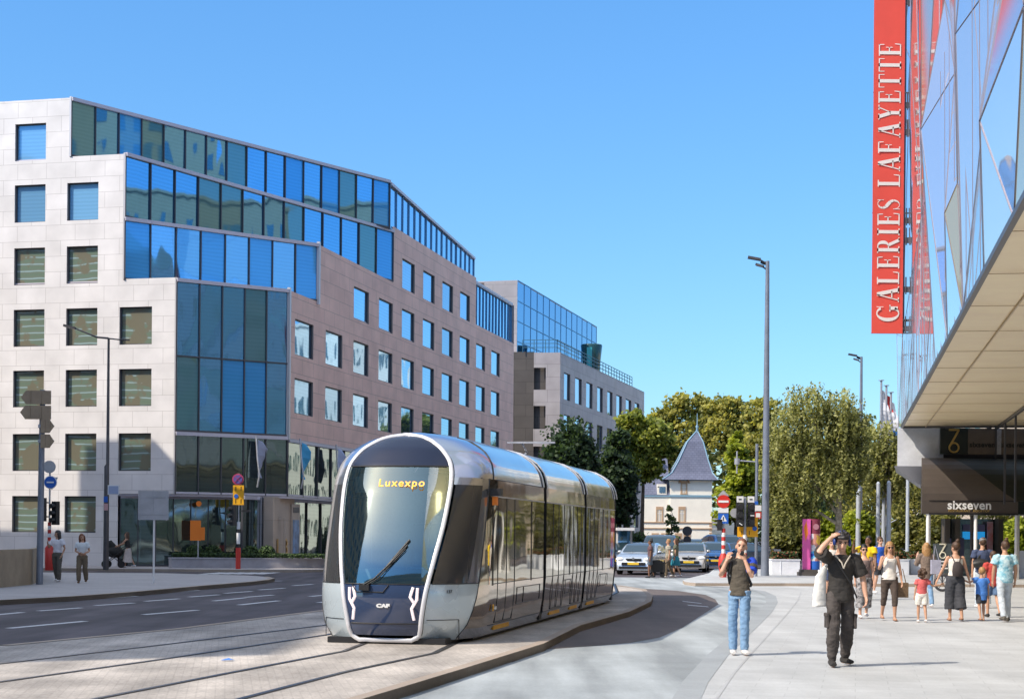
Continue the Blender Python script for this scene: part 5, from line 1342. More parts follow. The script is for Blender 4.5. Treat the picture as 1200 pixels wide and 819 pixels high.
# twin traffic light for trams / cars + yellow panel
p = P(872.5, 677, 68); p.z = .12; Yp = 68; o = empty('twin_traffic_light', p, 'pair of black signal heads above a yellow route panel, right of the no entry disc', 'traffic light')
Z = lambda py: P(872, py, Yp).z-.12
mb = MB(); z0 = 0; k = 0
while z0 < Z(630): mb.tube([(0, 0, z0), (0, 0, z0+.25)], .085, 10, k % 2); z0 += .25; k += 1
mb.tube([(0, 0, z0), (0, 0, Z(582))], .06, 8, 2); mb.build('post', [m_white, m_rw_red, m_galv], o)
for dx in (-.24, .24):
    mb = MB(); mb.box((dx, -.1, (Z(589)+Z(617))/2), (.28, .24, Z(589)-Z(617)), 0)
    for kk in range(3):
        z = Z(593.5)-kk*.33; mb.tube([(dx, -.22, z), (dx, -.42, z-.02)], [.125, .12], 10, 0)
    mb.box((dx, -.44, Z(604) if dx > 0 else Z(614)), (.16, .01, .035), 1, M=Matrix.Rotation(0 if dx > 0 else .6, 3, 'Y'))
    mb.build('signal_head', [m_black, m_white], o)
    mb = MB(); mb.box((dx*.95, -.1, Z(585)), (.28, .03, .26), 0); mb.box((dx*.95, -.12, Z(585)), (.12, .01, .05), 1); mb.build('plate', [m_white, m_black], o)
mb = MB(); mb.tube([(-.42, -.0, Z(601)), (-.42, .03, Z(601))], .2, 16); mb.build('round_sign', m_signback, o)
mb = MB(); mb.box((.13, .12, Z(623)), (.86, .03, .42), 0); mb.box((.42, .11, Z(614)), (.26, .03, .6), 0); mb.tube([(.42, .09, Z(619)), (.42, .07, Z(619))], .1, 12, 1)
for xx in (-.12, .02, .2): mb.box((xx, .1, Z(624)), (.03, .01, .16), 2)
mb.build('yellow_panel', [m_yellow, m_blue, m_black], o)
# low curved wall, far left
mb = MB(); pts = [G(-160, 693, .12), G(-60, 691, .12), G(0, 688.5, .12), G(38, 684.5, .12), G(48, 679, .12), G(46, 674, .12)]; inn = [q+V((-.25, .45, 0)) for q in pts]
for i in range(len(pts)-1):
    a, b, c, d = pts[i], pts[i+1], inn[i+1], inn[i]; h = V((0, 0, 1.12))
    mb.face([a, b, b+h, a+h], 0, True); mb.face([d, a, a+h, d+h]) if i == 0 else None; mb.face([a+h, b+h, c+h, d+h]); mb.face([c, d, d+h, c+h], 0, True)
a, d = pts[-1], inn[-1]; h = V((0, 0, 1.12)); mb.face([a, d, d+h, a+h])
tag(mb.build('concrete_wall', mat('tan_concrete', (.36, .28, .19), .8, var=.14, vscale=1.3)), 'low tan curved concrete parapet wall at the far left kerb', 'wall')
# white poles of the plaza + flagpoles with flags
for i, (px, Y, top, r, lb) in enumerate(((1006, 92, 575, .16, 'pale blue pole partly hidden by the birch, nearest the birch trunk'), (1029, 88, 566, .12, 'leftmost of three close pale poles between the birch and the awning'), (1035.5, 90, 574, .12, 'middle of three close pale poles, with a short twig-like arm'), (1041.5, 86, 565, .13, 'rightmost of three close pale poles left of the awning'), (1063.5, 84, 556, .10, 'lone pale pole seen directly under the concrete volume'))):
    p = P(px, 600, Y); p.z = 0; z1 = P(px, top, Y).z
    o = empty('plaza_pole', p, lb, 'pole', 'pale poles standing on the plaza'); mb = MB(); mb.tube([(0, 0, 0), (0, 0, .08)], r*1.8, 12); mb.tube([(0, 0, 0), (0, 0, z1)], [r, r*.85], 12); mb.tube([(0, 0, z1), (0, 0, z1+.08)], [r*.85, r*.3], 12)
    if i == 2: mb.tube([(0, 0, HC+.6), (.7, -.1, HC+.95)], .03, 6)
    mb.build('shaft', mat('pale_blue_pole', (.50, .55, .62), .4, .2, var=.1), o)
m_fl = [mat('flag_red', (.6, .04, .04), .7), mat('flag_white', (.8, .8, .82), .7), mat('flag_blue', (.03, .22, .62), .7)]
for i, (px, top, fl, lb) in enumerate(((1031.5, 446, 1, 'distant flagpole with a furled white flag behind the birch'), (1037.5, 452, 0, 'distant flagpole with hanging red white and blue flag, tallest flag'), (1043, 460, 1, 'distant flagpole nearest the mirror facade with mostly hidden flag'))):
    Y = 135; p = P(px, 600, Y); p.z = 0; z1 = P(px, top, Y).z; o = empty('flagpole', p, lb, 'flagpole', 'distant flagpoles behind the birch')
    mb = MB(); mb.tube([(0, 0, 0), (0, 0, z1)], [.16, .09], 8); mb.tube([(0, 0, z1), (0, 0, z1+.05)], .24, 10); mb.build('shaft', m_galv, o)
    mb = MB(); w_ = .6
    for j in range(12):
        zt_ = z1-.8-j*.33; c = (0, 1, 2)[min(2, j//4)] if fl == 0 else (1 if i == 0 else 2 if j > 6 else 1)
        wj = w_*(.35+.65*min(1, j/5)); wk = w_*(.35+.65*min(1, (j+1)/5))
        mb.face([(.08, 0, zt_), (.08+wj, .15*sin(j), zt_-.1), (.08+wk, .15*sin(j+1), zt_-.43), (.08, 0, zt_-.33)], c)
    mb.build('flag', m_fl, o)
# advertising column
p = P(948, 674, 71); p.z = .12; Yp = 71; o = empty('advertising_column', p, 'advertising column with bright pink panel beside a colourful round poster drum', 'advertising column')
Z = lambda py: P(948, py, Yp).z-.12; s71 = F/71
mb = MB(); w1 = 9/s71; mb.box(((944.5-948)/s71, -.05, (Z(608)+Z(667))/2), (w1, .14, Z(608)-Z(667)), 0); mb.face([((941-948)/s71, -.125, Z(618)), ((944-948)/s71, -.125, Z(610)), ((946-948)/s71, -.125, Z(625)), ((943-948)/s71, -.125, Z(634))], 1)
mb.build('pink_panel', [mat('pink_print', (.75, .12, .42), .45, var=.06), m_orange], o)
def poster():
    m = bpy.data.materials.new('poster_print'); nt, N, L, b = nodes_of(m); tc = N.new('ShaderNodeTexCoord'); nz = N.new('ShaderNodeTexNoise'); nz.inputs['Scale'].default_value = 1.6; nz.inputs['Detail'].default_value = 1
    L.new(tc.outputs['Object'], nz.inputs['Vector']); cr = N.new('ShaderNodeValToRGB'); cr.color_ramp.interpolation = 'CONSTANT'; e = cr.color_ramp.elements
    e[0].color = (.02, .10, .45, 1); e[0].position = 0; e[1].position = .62; e[1].color = (.75, .5, .08, 1)
    for p_, c_ in ((.38, (.1, .45, .75, 1)), (.47, (.6, .62, .68, 1)), (.55, (.55, .25, .2, 1))): q = e.new(p_); q.color = c_
    L.new(nz.outputs['Fac'], cr.inputs[0]); L.new(cr.outputs[0], b.inputs['Base Color']); b.inputs['Roughness'].default_value = .35; return m
mb = MB(); xr = (955-948)/s71; mb.tube([(xr, .1, Z(667)), (xr, .1, Z(657))], .23, 20, 3); mb.tube([(xr, .1, Z(657)), (xr, .1, Z(625))], .23, 20, 0); mb.tube([(xr, .1, Z(625)), (xr, .1, Z(608))], .235, 20, 1); mb.tube([(xr, -.15, Z(617)), (xr, -.16, Z(617))], .13, 14, 4)
mb.box((-.02, .05, Z(670)/1), (.75, .5, .22), 2); mb.box((-.02, .05, .08), (.9, .6, .16), 2)
mb.build('poster_drum', [poster(), mat('maroon_top', (.20, .03, .06), .5), m_shaded_dark_stone, m_blue, mat('drum_badge', (.45, .2, .25), .5)], o)
# planters with hedge on the plaza edge
hp = []
for (x0, x1, Y, hh, lb) in ((905, 938, 72.5, 655, 'grey stone planter with hedge directly right of the tall lamp mast'), (962, 980, 73, 657, 'grey stone planter with hedge just right of the advertising column'), (1046, 1066, 74, 655, 'grey stone planter behind the woman in the white top'), (1068, 1082, 74.5, 655, 'short grey planter just left of the awning posts')):
    a = P(x0, 600, Y); b = P(x1, 600, Y); zt = P(x0, hh+1, Y).z-.12; L = b.x-a.x
    o = empty('plaza_planter', V(((a.x+b.x)/2, Y, .12)), lb, 'planter', 'stone planters along the plaza edge')
    mb = MB(); mb.box((0, .6, zt/2), (L, 1.2, zt)); mb.box((0, .6, zt+.02), (L+.06, 1.26, .05)); 
    for k in range(int(L/.8)): mb.box((-L/2+.8*(k+.5), -.01, zt/2), (.02, .02, zt))
    mb.build('planter_box', m_conc, o, bevel=0)
    mb = MB(); rn = random.Random(int(x0))
    for _ in range(int(1600*L)): leafquad(mb, V((rn.uniform(-L/2+.06, L/2-.06), .6+rn.uniform(-.5, .5), zt+.05+rn.random()*.32)), .12, rn, rn.choice((0, 1, 2)))
    mb.build('hedge', hedge_l+[mat('hedge_red', (.22, .08, .03), .7)], o)
# bus shelter-like white frame by the tram tail
p = P(731, 672, 84); p.z = 0; o = empty('bus_shelter', p, 'pale bus shelter with rounded roof just behind the tail of the tram', 'bus shelter')
s84 = F/84; mb = MB(); zt = P(731, 618, 84).z; mb.box((.0, 0, zt-.08), (.9, 2.4, .14)); mb.box((.37, 0, zt/2), (.10, .10, zt)); mb.box((-.3, 1.0, zt/2), (.10, .10, zt)); mb.box((0, 1.2, zt/2), (.85, .03, zt*.85), 1); mb.build('shelter_frame', [m_white, g_win], o)
# small round signs far behind the cars
for i, (px, py, Y, lb) in enumerate(((805, 622, 100, 'small dark back of a round sign in front of the town house windows'), (824, 634, 105, 'small far sign right of the town house corner'))):
    p = P(px, 650, Y); p.z = 0; z1 = P(px, py, Y).z; o = empty('round_road_sign', p, lb, 'sign'); mb = MB(); mb.tube([(0, 0, 0), (0, 0, z1)], .04, 6); mb.build('post', m_galv, o); mb = MB(); mb.tube([(0, -.05, z1), (0, -.08, z1)], .3 if i == 0 else .22, 16); mb.tube([(0, -.05, z1-.55), (0, -.08, z1-.55)], .25, 16); mb.build('disc', m_frame, o)
# ================================================================== TREES
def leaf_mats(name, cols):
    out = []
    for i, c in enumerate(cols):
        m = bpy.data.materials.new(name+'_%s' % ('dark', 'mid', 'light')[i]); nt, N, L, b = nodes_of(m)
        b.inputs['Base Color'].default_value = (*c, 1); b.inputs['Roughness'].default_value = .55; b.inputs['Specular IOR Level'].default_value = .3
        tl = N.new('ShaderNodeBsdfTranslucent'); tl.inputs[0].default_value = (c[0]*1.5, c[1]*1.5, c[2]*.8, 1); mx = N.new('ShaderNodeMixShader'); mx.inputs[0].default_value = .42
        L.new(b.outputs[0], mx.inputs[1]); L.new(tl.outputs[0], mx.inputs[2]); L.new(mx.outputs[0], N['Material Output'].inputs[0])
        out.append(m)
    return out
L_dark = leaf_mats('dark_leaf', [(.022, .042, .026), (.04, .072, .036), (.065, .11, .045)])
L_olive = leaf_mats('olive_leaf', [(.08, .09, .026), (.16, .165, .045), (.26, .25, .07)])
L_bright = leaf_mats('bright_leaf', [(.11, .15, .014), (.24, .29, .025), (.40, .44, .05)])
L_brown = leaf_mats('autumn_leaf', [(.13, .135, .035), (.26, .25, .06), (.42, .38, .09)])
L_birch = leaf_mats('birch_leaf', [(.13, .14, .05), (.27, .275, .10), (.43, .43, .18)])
m_bark = mat('bark', (.09, .07, .05), .9, var=.3, vscale=6); m_birchbark = mat('pale_bark', (.30, .26, .20), .9, var=.4, vscale=8)
def tree(name, label, base, trunk_h, lobes, n, ls, leaves, group=None, seed=1, weep=0, tr=.16, bark=None, cat='tree', light=V((-.6, -.4, .7))):
    """lobes: (x, z, rx, rz[, y, ry]) relative to base, metres"""
    rn = random.Random(seed); o = empty(name, base, label, cat, group); bark = bark or m_bark
    top = max(l[1]+l[3] for l in lobes); mb = MB()
    lean = rn.uniform(-.1, .1)
    mb.tube([(0, 0, -.1), (lean*.3, 0, trunk_h*.5), (lean, 0, trunk_h), (lean, 0, top*.8)], [tr*1.25, tr, tr*.75, tr*.2], 9)
    for l in lobes:
        x, z, rx, rz_ = l[:4]; y = l[4] if len(l) > 4 else 0
        st = V((lean, 0, min(trunk_h, max(z-rz_, top*.25)))); e = V((x, y, z)); mid = st.lerp(e, .5)+V((rn.uniform(-.2, .2), rn.uniform(-.2, .2), .1))
        mb.tube([st, mid, e], [tr*.5, tr*.32, tr*.12], 6)
        for _ in range(3):
            q = e+V((rn.uniform(-1, 1)*rx, rn.uniform(-1, 1)*rx, rn.uniform(-.5, 1)*rz_))*.7; mb.tube([mid, mid.lerp(q, .5)+V((0, 0, .1)), q], [tr*.22, tr*.14, tr*.04], 5)
    mb.build('trunk', bark, o)
    mb = MB(); tot = sum(l[2]*l[3] for l in lobes)
    for l in lobes:
        x, z, rx, rz_ = l[:4]; y, ry = (l[4], l[5]) if len(l) > 4 else (0, rx)
        cnt = n*l[2]*l[3]/tot; ncl = max(8, int(cnt/34))
        for c in range(ncl):
            d = V((rn.gauss(0, 1), rn.gauss(0, 1), rn.gauss(0, 1))).normalized()*(.45+.60*rn.random()**.55)
            cc = V((x+d.x*rx, y+d.y*ry, z+d.z*rz_)); cr = min(rx, rz_)*rn.uniform(.13, .30)
            shade = d.normalized().dot(light.normalized())*.9+rn.gauss(0, .55)  # sun side gets lighter leaves: light and shade put into crown colours
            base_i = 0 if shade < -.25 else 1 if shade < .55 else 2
            if weep:
                for s_ in range(4):
                    a = cc+V((rn.gauss(0, cr), rn.gauss(0, cr), rn.gauss(0, cr*.5))); Ls = weep*rn.uniform(.4, 1.2); dx = rn.uniform(-.15, .15)
                    k = int(9*Ls/weep)+3
                    for j in range(k):
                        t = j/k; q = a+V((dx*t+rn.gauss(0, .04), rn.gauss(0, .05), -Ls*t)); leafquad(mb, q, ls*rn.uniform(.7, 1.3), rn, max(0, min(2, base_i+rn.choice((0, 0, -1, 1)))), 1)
            else:
                for j in range(34):
                    g_ = V((rn.gauss(0, cr), rn.gauss(0, cr), rn.gauss(0, cr*.75)))
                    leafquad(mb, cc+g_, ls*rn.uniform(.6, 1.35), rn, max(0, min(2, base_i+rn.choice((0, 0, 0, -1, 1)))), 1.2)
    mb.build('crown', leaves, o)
    return o
def tb(px, Y, z=0): p = P(px, 640, Y); p.z = z; return p
def lob(px0, Y, items):   # items: (px, py, rpx, rpy[, dy]) -> lobes in metres
    s_ = F/Y; b = P(px0, 640, Y).x; out = []
    for it in items:
        px, py, rx, ry = it[:4]; q = P(px, py, Y); out.append((q.x-b, q.z, rx/s_, ry/s_, it[4] if len(it) > 4 else 0, rx/s_*1.1))
    return out
GT = 'street trees and park trees behind the crossing'
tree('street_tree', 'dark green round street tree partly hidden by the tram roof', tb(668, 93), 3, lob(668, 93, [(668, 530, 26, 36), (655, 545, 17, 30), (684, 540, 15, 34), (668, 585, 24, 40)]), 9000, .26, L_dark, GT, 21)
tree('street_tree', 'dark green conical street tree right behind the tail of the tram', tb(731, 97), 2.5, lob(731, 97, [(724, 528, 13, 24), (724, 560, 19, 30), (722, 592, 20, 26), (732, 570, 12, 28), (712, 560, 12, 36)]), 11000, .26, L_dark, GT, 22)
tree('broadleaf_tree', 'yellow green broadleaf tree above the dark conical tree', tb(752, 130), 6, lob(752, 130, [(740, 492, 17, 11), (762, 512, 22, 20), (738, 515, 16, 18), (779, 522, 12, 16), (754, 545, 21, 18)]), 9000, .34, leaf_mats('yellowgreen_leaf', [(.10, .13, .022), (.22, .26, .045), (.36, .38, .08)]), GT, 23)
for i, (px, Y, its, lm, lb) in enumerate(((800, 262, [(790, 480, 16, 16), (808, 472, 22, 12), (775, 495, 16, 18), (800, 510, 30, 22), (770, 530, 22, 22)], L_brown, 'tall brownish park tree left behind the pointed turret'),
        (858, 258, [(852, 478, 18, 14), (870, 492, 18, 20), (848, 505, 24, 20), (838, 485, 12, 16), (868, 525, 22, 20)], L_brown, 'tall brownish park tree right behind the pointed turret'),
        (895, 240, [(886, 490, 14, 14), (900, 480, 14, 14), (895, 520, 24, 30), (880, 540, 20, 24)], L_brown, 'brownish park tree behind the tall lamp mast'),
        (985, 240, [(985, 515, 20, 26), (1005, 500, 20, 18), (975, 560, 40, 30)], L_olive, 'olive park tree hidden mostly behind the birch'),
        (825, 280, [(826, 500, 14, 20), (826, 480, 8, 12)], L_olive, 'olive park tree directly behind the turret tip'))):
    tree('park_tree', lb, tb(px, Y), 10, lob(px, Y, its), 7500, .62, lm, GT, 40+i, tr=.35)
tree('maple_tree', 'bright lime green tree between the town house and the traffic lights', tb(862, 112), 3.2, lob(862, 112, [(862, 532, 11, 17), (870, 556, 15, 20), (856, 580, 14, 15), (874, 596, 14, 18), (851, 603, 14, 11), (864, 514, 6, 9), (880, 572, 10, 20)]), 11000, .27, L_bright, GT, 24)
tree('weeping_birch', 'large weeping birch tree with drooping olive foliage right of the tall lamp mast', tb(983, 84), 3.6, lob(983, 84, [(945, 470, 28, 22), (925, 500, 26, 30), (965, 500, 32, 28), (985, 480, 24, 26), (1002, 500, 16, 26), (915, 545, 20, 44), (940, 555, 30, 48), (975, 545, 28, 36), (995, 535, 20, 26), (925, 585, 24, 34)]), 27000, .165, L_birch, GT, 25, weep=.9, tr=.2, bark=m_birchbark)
tree('weeping_birch', 'smaller weeping birch beside the concrete volume of the shopping centre', tb(1040, 90), 3.0, lob(1040, 90, [(1030, 515, 22, 20), (1048, 520, 18, 24), (1025, 545, 24, 22), (1048, 550, 22, 26)]), 7000, .19, L_birch, GT, 26, weep=.9, tr=.14, bark=m_birchbark)
# shrubs, small trees, understory
GS = 'garden shrubs behind the plaza planters'
for i, (px, Y, its, lm, lb) in enumerate(((975, 95, [(968, 630, 18, 18), (985, 640, 18, 16), (962, 615, 12, 14)], L_bright, 'bright green shrub behind the man holding his head'),
        (1008, 93, [(1005, 615, 18, 14), (1015, 635, 20, 16), (1000, 640, 14, 14)], L_bright, 'bright green shrub behind the person in yellow'),
        (1070, 100, [(1066, 600, 22, 30), (1085, 630, 24, 22), (1062, 640, 20, 20)], L_olive, 'olive shrub mass behind the awning posts'),
        (1105, 98, [(1102, 628, 22, 28), (1125, 640, 16, 20)], L_olive, 'olive shrub seen under the dark awning'),
        (925, 98, [(915, 625, 14, 20), (935, 635, 16, 18)], L_olive, 'olive shrub behind the planter by the lamp mast'),
        (1195, 95, [(1190, 632, 16, 24), (1215, 640, 20, 24)], L_bright, 'green shrub at the right edge beneath the awning'),
        (1055, 120, [(1050, 570, 34, 34), (1085, 590, 30, 30), (1010, 585, 28, 26)], L_brown, 'autumn coloured low tree between the pale poles'),
        (905, 125, [(900, 610, 26, 30), (935, 600, 26, 30), (965, 600, 26, 30)], L_dark, 'dark understory bush behind the birch trunk'),
        (1150, 120, [(1140, 600, 40, 30), (1200, 610, 40, 30)], L_olive, 'olive tree canopy seen through the kiosk surroundings'))):
    tree('garden_shrub', lb, tb(px, Y), 1, lob(px, Y, its), 5200, .24, lm, GS, 60+i, tr=.08, cat='shrub')
tree('clipped_bush', 'dark clipped round bush between the bus shelter and the house', tb(745, 120), .8, lob(745, 120, [(744, 640, 13, 15), (750, 646, 12, 12)]), 3500, .22, L_dark, None, 80, cat='bush')
tree('young_tree', 'thin young street tree in front of the town house', tb(787, 100), 2.6, lob(787, 100, [(786, 612, 7, 9), (788, 625, 8, 8), (784, 600, 4, 6)]), 520, .17, leaf_mats('sapling_leaf', [(.06, .10, .05), (.10, .15, .06), (.15, .2, .09)]), None, 81, tr=.05)
# far wood belt closing the horizon
mb = MB(); rn = random.Random(9)
for k in range(26000):
    x = rn.uniform(-60, 190); y = 300+rn.uniform(0, 14)+abs(x-60)*.1; h = 19+4.0*noise.noise(V((x*.06, 0, 3)))+2*noise.noise(V((x*.3, 1, 0)))
    if x < 28: h *= .55
    leafquad(mb, V((x, y, h*(rn.random()**.6))), 1.3*rn.uniform(.7, 1.4), rn, rn.choice((0, 1, 1, 2)))
o = mb.build('distant_wood', L_olive); tag(o, 'distant olive wood closing the view behind the park', 'wood', kind='stuff')
# ================================================================== CARS
m_tyre = m_rubber; m_rim = mat('alloy_rim', (.4, .41, .43), .3, .8); m_cglass = plain('car_glass', (.03, .06, .08), .03, .3, coat=1); m_hl = mat('headlamp', (.75, .77, .8), .1, emit=(1, 1, 1), es=.35); m_plate = mat('yellow_plate', (.8, .55, .05), .5); m_tail = mat('tail_lamp', (.45, .01, .01), .3)
def car(name, label, loc, rz, paint, kind='hatch', L=4.2, W=1.78, H=1.47, group='cars waiting at the crossing'):
    o = empty(name, loc, label, 'car' if kind != 'van' else 'van', group, rz=rz)        # front faces -y
    hood = .98*H/1.47*.95; k = H/1.47
    if kind == 'hatch': prof = [(0, .32), (.02, .62), (.10, .78), (.55, .92), (1.15, .98), (1.75, 1.32), (2.1, 1.43), (2.9, 1.47), (3.6, 1.40), (4.05, 1.05), (4.18, .95), (4.2, .4)]
    elif kind == 'suv': prof = [(0, .35), (.02, .75), (.12, .95), (.5, 1.05), (1.1, 1.1), (1.65, 1.55), (2.0, 1.68), (3.4, 1.70), (3.95, 1.6), (4.25, 1.15), (4.3, 1.0), (4.3, .45)]
    else: prof = [(0, .35), (.02, .8), (.10, 1.0), (.45, 1.15), (.85, 1.22), (1.45, 1.8), (1.8, 1.93), (4.2, 1.95), (4.75, 1.88), (4.9, 1.2), (4.92, .9), (4.92, .45)]
    sc = L/prof[-1][0]; kz = H/max(p[1] for p in prof); prof = [(a*sc, b*kz) for a, b in prof]; belt = prof[4][1]
    def hwid(z, y): # half width by height
        w_ = W/2; t = max(0, (z-belt)/(H-belt)); w_ = w_*(1-.20*t)
        e = min(y, L-y); w_ *= (1-.14*max(0, 1-e/.55)**2); 
        if z < .45: w_ *= .97
        return w_
    ny = 40; ys_ = [L*i/ny for i in range(ny+1)]
    def topz(y): return lerp_tab(prof, y)
    mb = MB(); R = []
    wy = (L*.20, L*.80); wr = .32
    for y in ys_:
        zt = topz(y); col = []
        zb = .22
        for w_y in wy:
            if abs(y-w_y) < wr+.06: zb = max(zb, .30+sqrt(max(0, (wr+.06)**2-(y-w_y)**2)))
        zs_ = [zb+(min(belt-.05, zt*.97)-zb)*k_/4 for k_ in range(5)]+[min(belt, zt*.985)]+[max(min(belt, zt*.985), belt+(zt*.97-belt)*k_/3 if zt > belt else zt*.99) for k_ in (1, 2, 3)]
        for z in zs_: col.append(V((hwid(z, y), y, z)))
        wt = hwid(zt, y); col += [V((wt*.9, y, zt*.995)), V((wt*.5, y, zt+.012)), V((0, y, zt+.018))]
        R.append(col)
    nn_ = len(R[0])
    for s in (1, -1):
        for i in range(ny):
            for j in range(nn_-1):
                q = [R[i][j], R[i+1][j], R[i+1][j+1], R[i][j+1]]; q = [V((s*a.x, a.y, a.z)) for a in q]
                if s < 0: q = q[::-1]
                mb.face(q, 0, True)
        for i in (0, ny):
            q = [V((s*a.x, a.y, a.z)) for a in R[i]]+[V((0, R[i][0].y, R[i][0].z))]; mb.face(q if (s > 0) == (i > 0) else q[::-1], 0)
    mb.face([(-W/2*.9, .2, .24), (W/2*.9, .2, .24), (W/2*.9, L-.2, .24), (-W/2*.9, L-.2, .24)], 1)
    body = mb.build('body', [paint, m_black], o, weld=2)
    for v in body.data.vertices: v.co.y -= L/2
    # glass: windscreen, rear, sides
    def topq(a, b, f=.86, lift=.012):
        g = MB(); n = 6
        for k_ in range(n):
            y0 = a+(b-a)*k_/n; y1 = a+(b-a)*(k_+1)/n; z0, z1 = topz(y0), topz(y1)
            g.face([(-hwid(z0, y0)*f, y0-L/2, z0+lift), (hwid(z0, y0)*f, y0-L/2, z0+lift), (hwid(z1, y1)*f, y1-L/2, z1+lift), (-hwid(z1, y1)*f, y1-L/2, z1+lift)], 0, True)
        return g
    a = prof[4][0]; b = prof[6][0]-.08
    topq(a+.08, b, lift=.03).build('windscreen', m_cglass, o)
    topq(prof[8][0]+.1, prof[9][0], lift=.03).build('rear_window', m_cglass, o)
    for s in (1, -1):
        g = MB(); sg = [(prof[4][0]+.45, prof[6][0]+.75), (prof[6][0]+.82, prof[8][0]+.0)]
        for (y0, y1) in sg:
            zb_ = belt+.03
            zt0 = min(topz(y0)-.13, H-.14); zt1 = min(topz(y1)-.13, H-.14); zt0 = max(zt0, zb_+.05)
            q = [V((s*(hwid(z, y)+.012), y-L/2, z)) for y, z in ((y0, zb_), (y1, zb_), (y1, zt1), ((y0+y1)/2, max(zt1, min(topz((y0+y1)/2)-.13, H-.14))), (y0, zt0))]
            g.face(q if s > 0 else q[::-1])
        g.build('side_window', m_cglass, o)
        for w_y in wy:
            wb = MB(); c = V((s*(W/2-.10), w_y-L/2, wr)); wb.tube([c-V((.1*1, 0, 0)), c+V((.1, 0, 0))], wr, 20, 0)
            wo = wb.build('wheel', m_tyre, o); rb = MB(); rb.tube([c+V((s*.098, 0, 0)), c+V((s*.112, 0, 0))], wr*.66, 14, 0); rb.build('rim', m_rim, wo)
        hb_ = MB(); zz = belt*.74; hb_.ell((s*W*.37, .13-L/2, zz), (.2, .13, .085), 10, 6); hb_.build('headlight', m_hl, o)
        tb_ = MB(); tb_.ell((s*W*.40, L/2-.10, belt*.82), (.14, .1, .12), 8, 6); tb_.build('tail_light', m_tail, o)
        mb_ = MB(); mb_.ell((s*(W/2+.05), prof[5][0]-.2-L/2, belt+.06), (.12, .09, .08), 8, 6); mb_.build('mirror', paint, o)
    g = MB(); g.box((0, .0-L/2, belt*.52), (W*.62, .05, .13)); g.box((0, .0-L/2, .34), (W*.75, .06, .10)); g.box((0, .05-L/2, belt*.74), (W*.4, .1, .05)); g.build('grille', m_black, o)
    g = MB(); g.box((0, -.045-L/2, belt*.53), (.52, .02, .11)); g.build('number_plate', m_plate, o)
    g = MB(); g.tube([(0, -.03-L/2, belt*.76), (0, -.055-L/2, belt*.76)], .06, 12); g.build('emblem', m_rim, o)
    return o
p_silver = plain('silver_car_paint', (.50, .56, .62), .25, .5, coat=1); p_sand = plain('champagne_car_paint', (.45, .43, .40), .25, .5, coat=1); p_blue = plain('blue_car_paint', (.01, .09, .28), .2, .3, coat=1); p_dark = plain('dark_blue_car_paint', (.03, .05, .08), .2, .3, coat=1); p_green = plain('grey_green_car_paint', (.10, .14, .13), .25, .3, coat=1)
def cpos(px, Y): p = P(px, 650, Y); p.z = 0.0; return p
car('hatchback_car', 'silver blue hatchback at the front of the queue with yellow number plate', cpos(752, 76.5), radians(-15), p_silver)
car('minivan_car', 'dark blue people carrier with big windscreen behind the silver hatchback', cpos(775, 84), radians(-10), p_dark, 'van', 4.6, 1.85, 1.85)
car('compact_car', 'champagne compact car between the dark people carrier and the blue car', cpos(810, 82), radians(-10), p_sand, 'hatch', 3.8, 1.66, 1.48)
car('parked_car', 'bright blue car partly hidden by the red sign post base', cpos(838, 88), radians(-6), p_blue, 'suv', 4.2, 1.8, 1.5)
car('parked_car', 'dark car far left peeking out behind the tram tail', cpos(733, 85), radians(-20), p_dark, 'hatch')
car('parked_car', 'blue car with higher roof behind the bright blue car', cpos(849, 100), radians(12), p_blue, 'suv', 4.4, 1.85, 1.9)
car('parked_car', 'grey green car far behind the compact car', cpos(818, 104), radians(15), p_green, 'suv', 4.3, 1.8, 1.6)
car('parked_car', 'dark car seen between the lamp mast and the traffic light post', cpos(882, 92), radians(80), p_dark, 'hatch')
# ================================================================== SURROUNDINGS OUTSIDE THE FRAME (cast the shade, appear in the glass)
def block(name, label, x0, x1, y0, y1, h, m, wins=True, glass=None, zs=3.2, sp=3.0):
    o = empty(name, V((x0, y0, 0)), label, 'building'); mb = MB(); mb.box(((x1-x0)/2, (y1-y0)/2, h/2), (x1-x0, y1-y0, h)); mb.box(((x1-x0)/2, (y1-y0)/2, h+.15), (x1-x0+.4, y1-y0+.4, .3)); mb.build('wall', m, o)
    if wins:
        mb = MB(); nz = int(h//zs)
        for j in range(nz):
            z = 1.2+j*zs+zs*.25
            for side in range(4):
                L = (x1-x0) if side < 2 else (y1-y0)
                for i in range(int(L//sp)):
                    t = (i+.5)*L/int(L//sp)
                    c = [(t, -.02), (t, y1-y0+.02), (-.02, t), (x1-x0+.02, t)][side]; mb.box((c[0], c[1], z+.5), (1.3, .08, 1.9) if side < 2 else (.08, 1.3, 1.9))
        w_ = mb.build('window', glass or g_dark, o); tag(w_, 'rows of identical windows of one block', kind='stuff')
    return o
m_beige = mat('beige_facade', (.52, .45, .36), .8, var=.08); m_tanb = mat('tan_facade', (.34, .29, .21), .8, var=.1)
def shade_block(label, pts, h, y0=8.0):
    o = empty('corner_block', V((pts[0][0], y0, 0)), label, 'building'); mb = MB(); L_ = V((pts[0][0], y0)); mb.prism([(p[0]-L_.x, p[1]-L_.y) for p in pts], 0, h); mb.build('wall', m_beige, o)
    mb = MB(); zz = 1.4
    while zz < h-2:
        for yy in range(2, 54, 3): mb.box((pts[0][0]-L_.x+.02, yy, zz+.8), (.06, 1.4, 1.7))
        zz += 3.2
    if pts[0][0] == -31: tag(mb.build('window', g_dark, o), 'rows of identical windows', kind='stuff')
shade_block('tall beige block off the left edge that shades the road', [(-31, 8), (-31, 61.5), (-34, 62.2), (-34, 8)], 28.4)
shade_block('middle beige block off the left edge, set behind the tall one', [(-34.02, 11.5), (-34.02, 68.45), (-37.8, 69.35), (-37.8, 11.5)], 23.4)
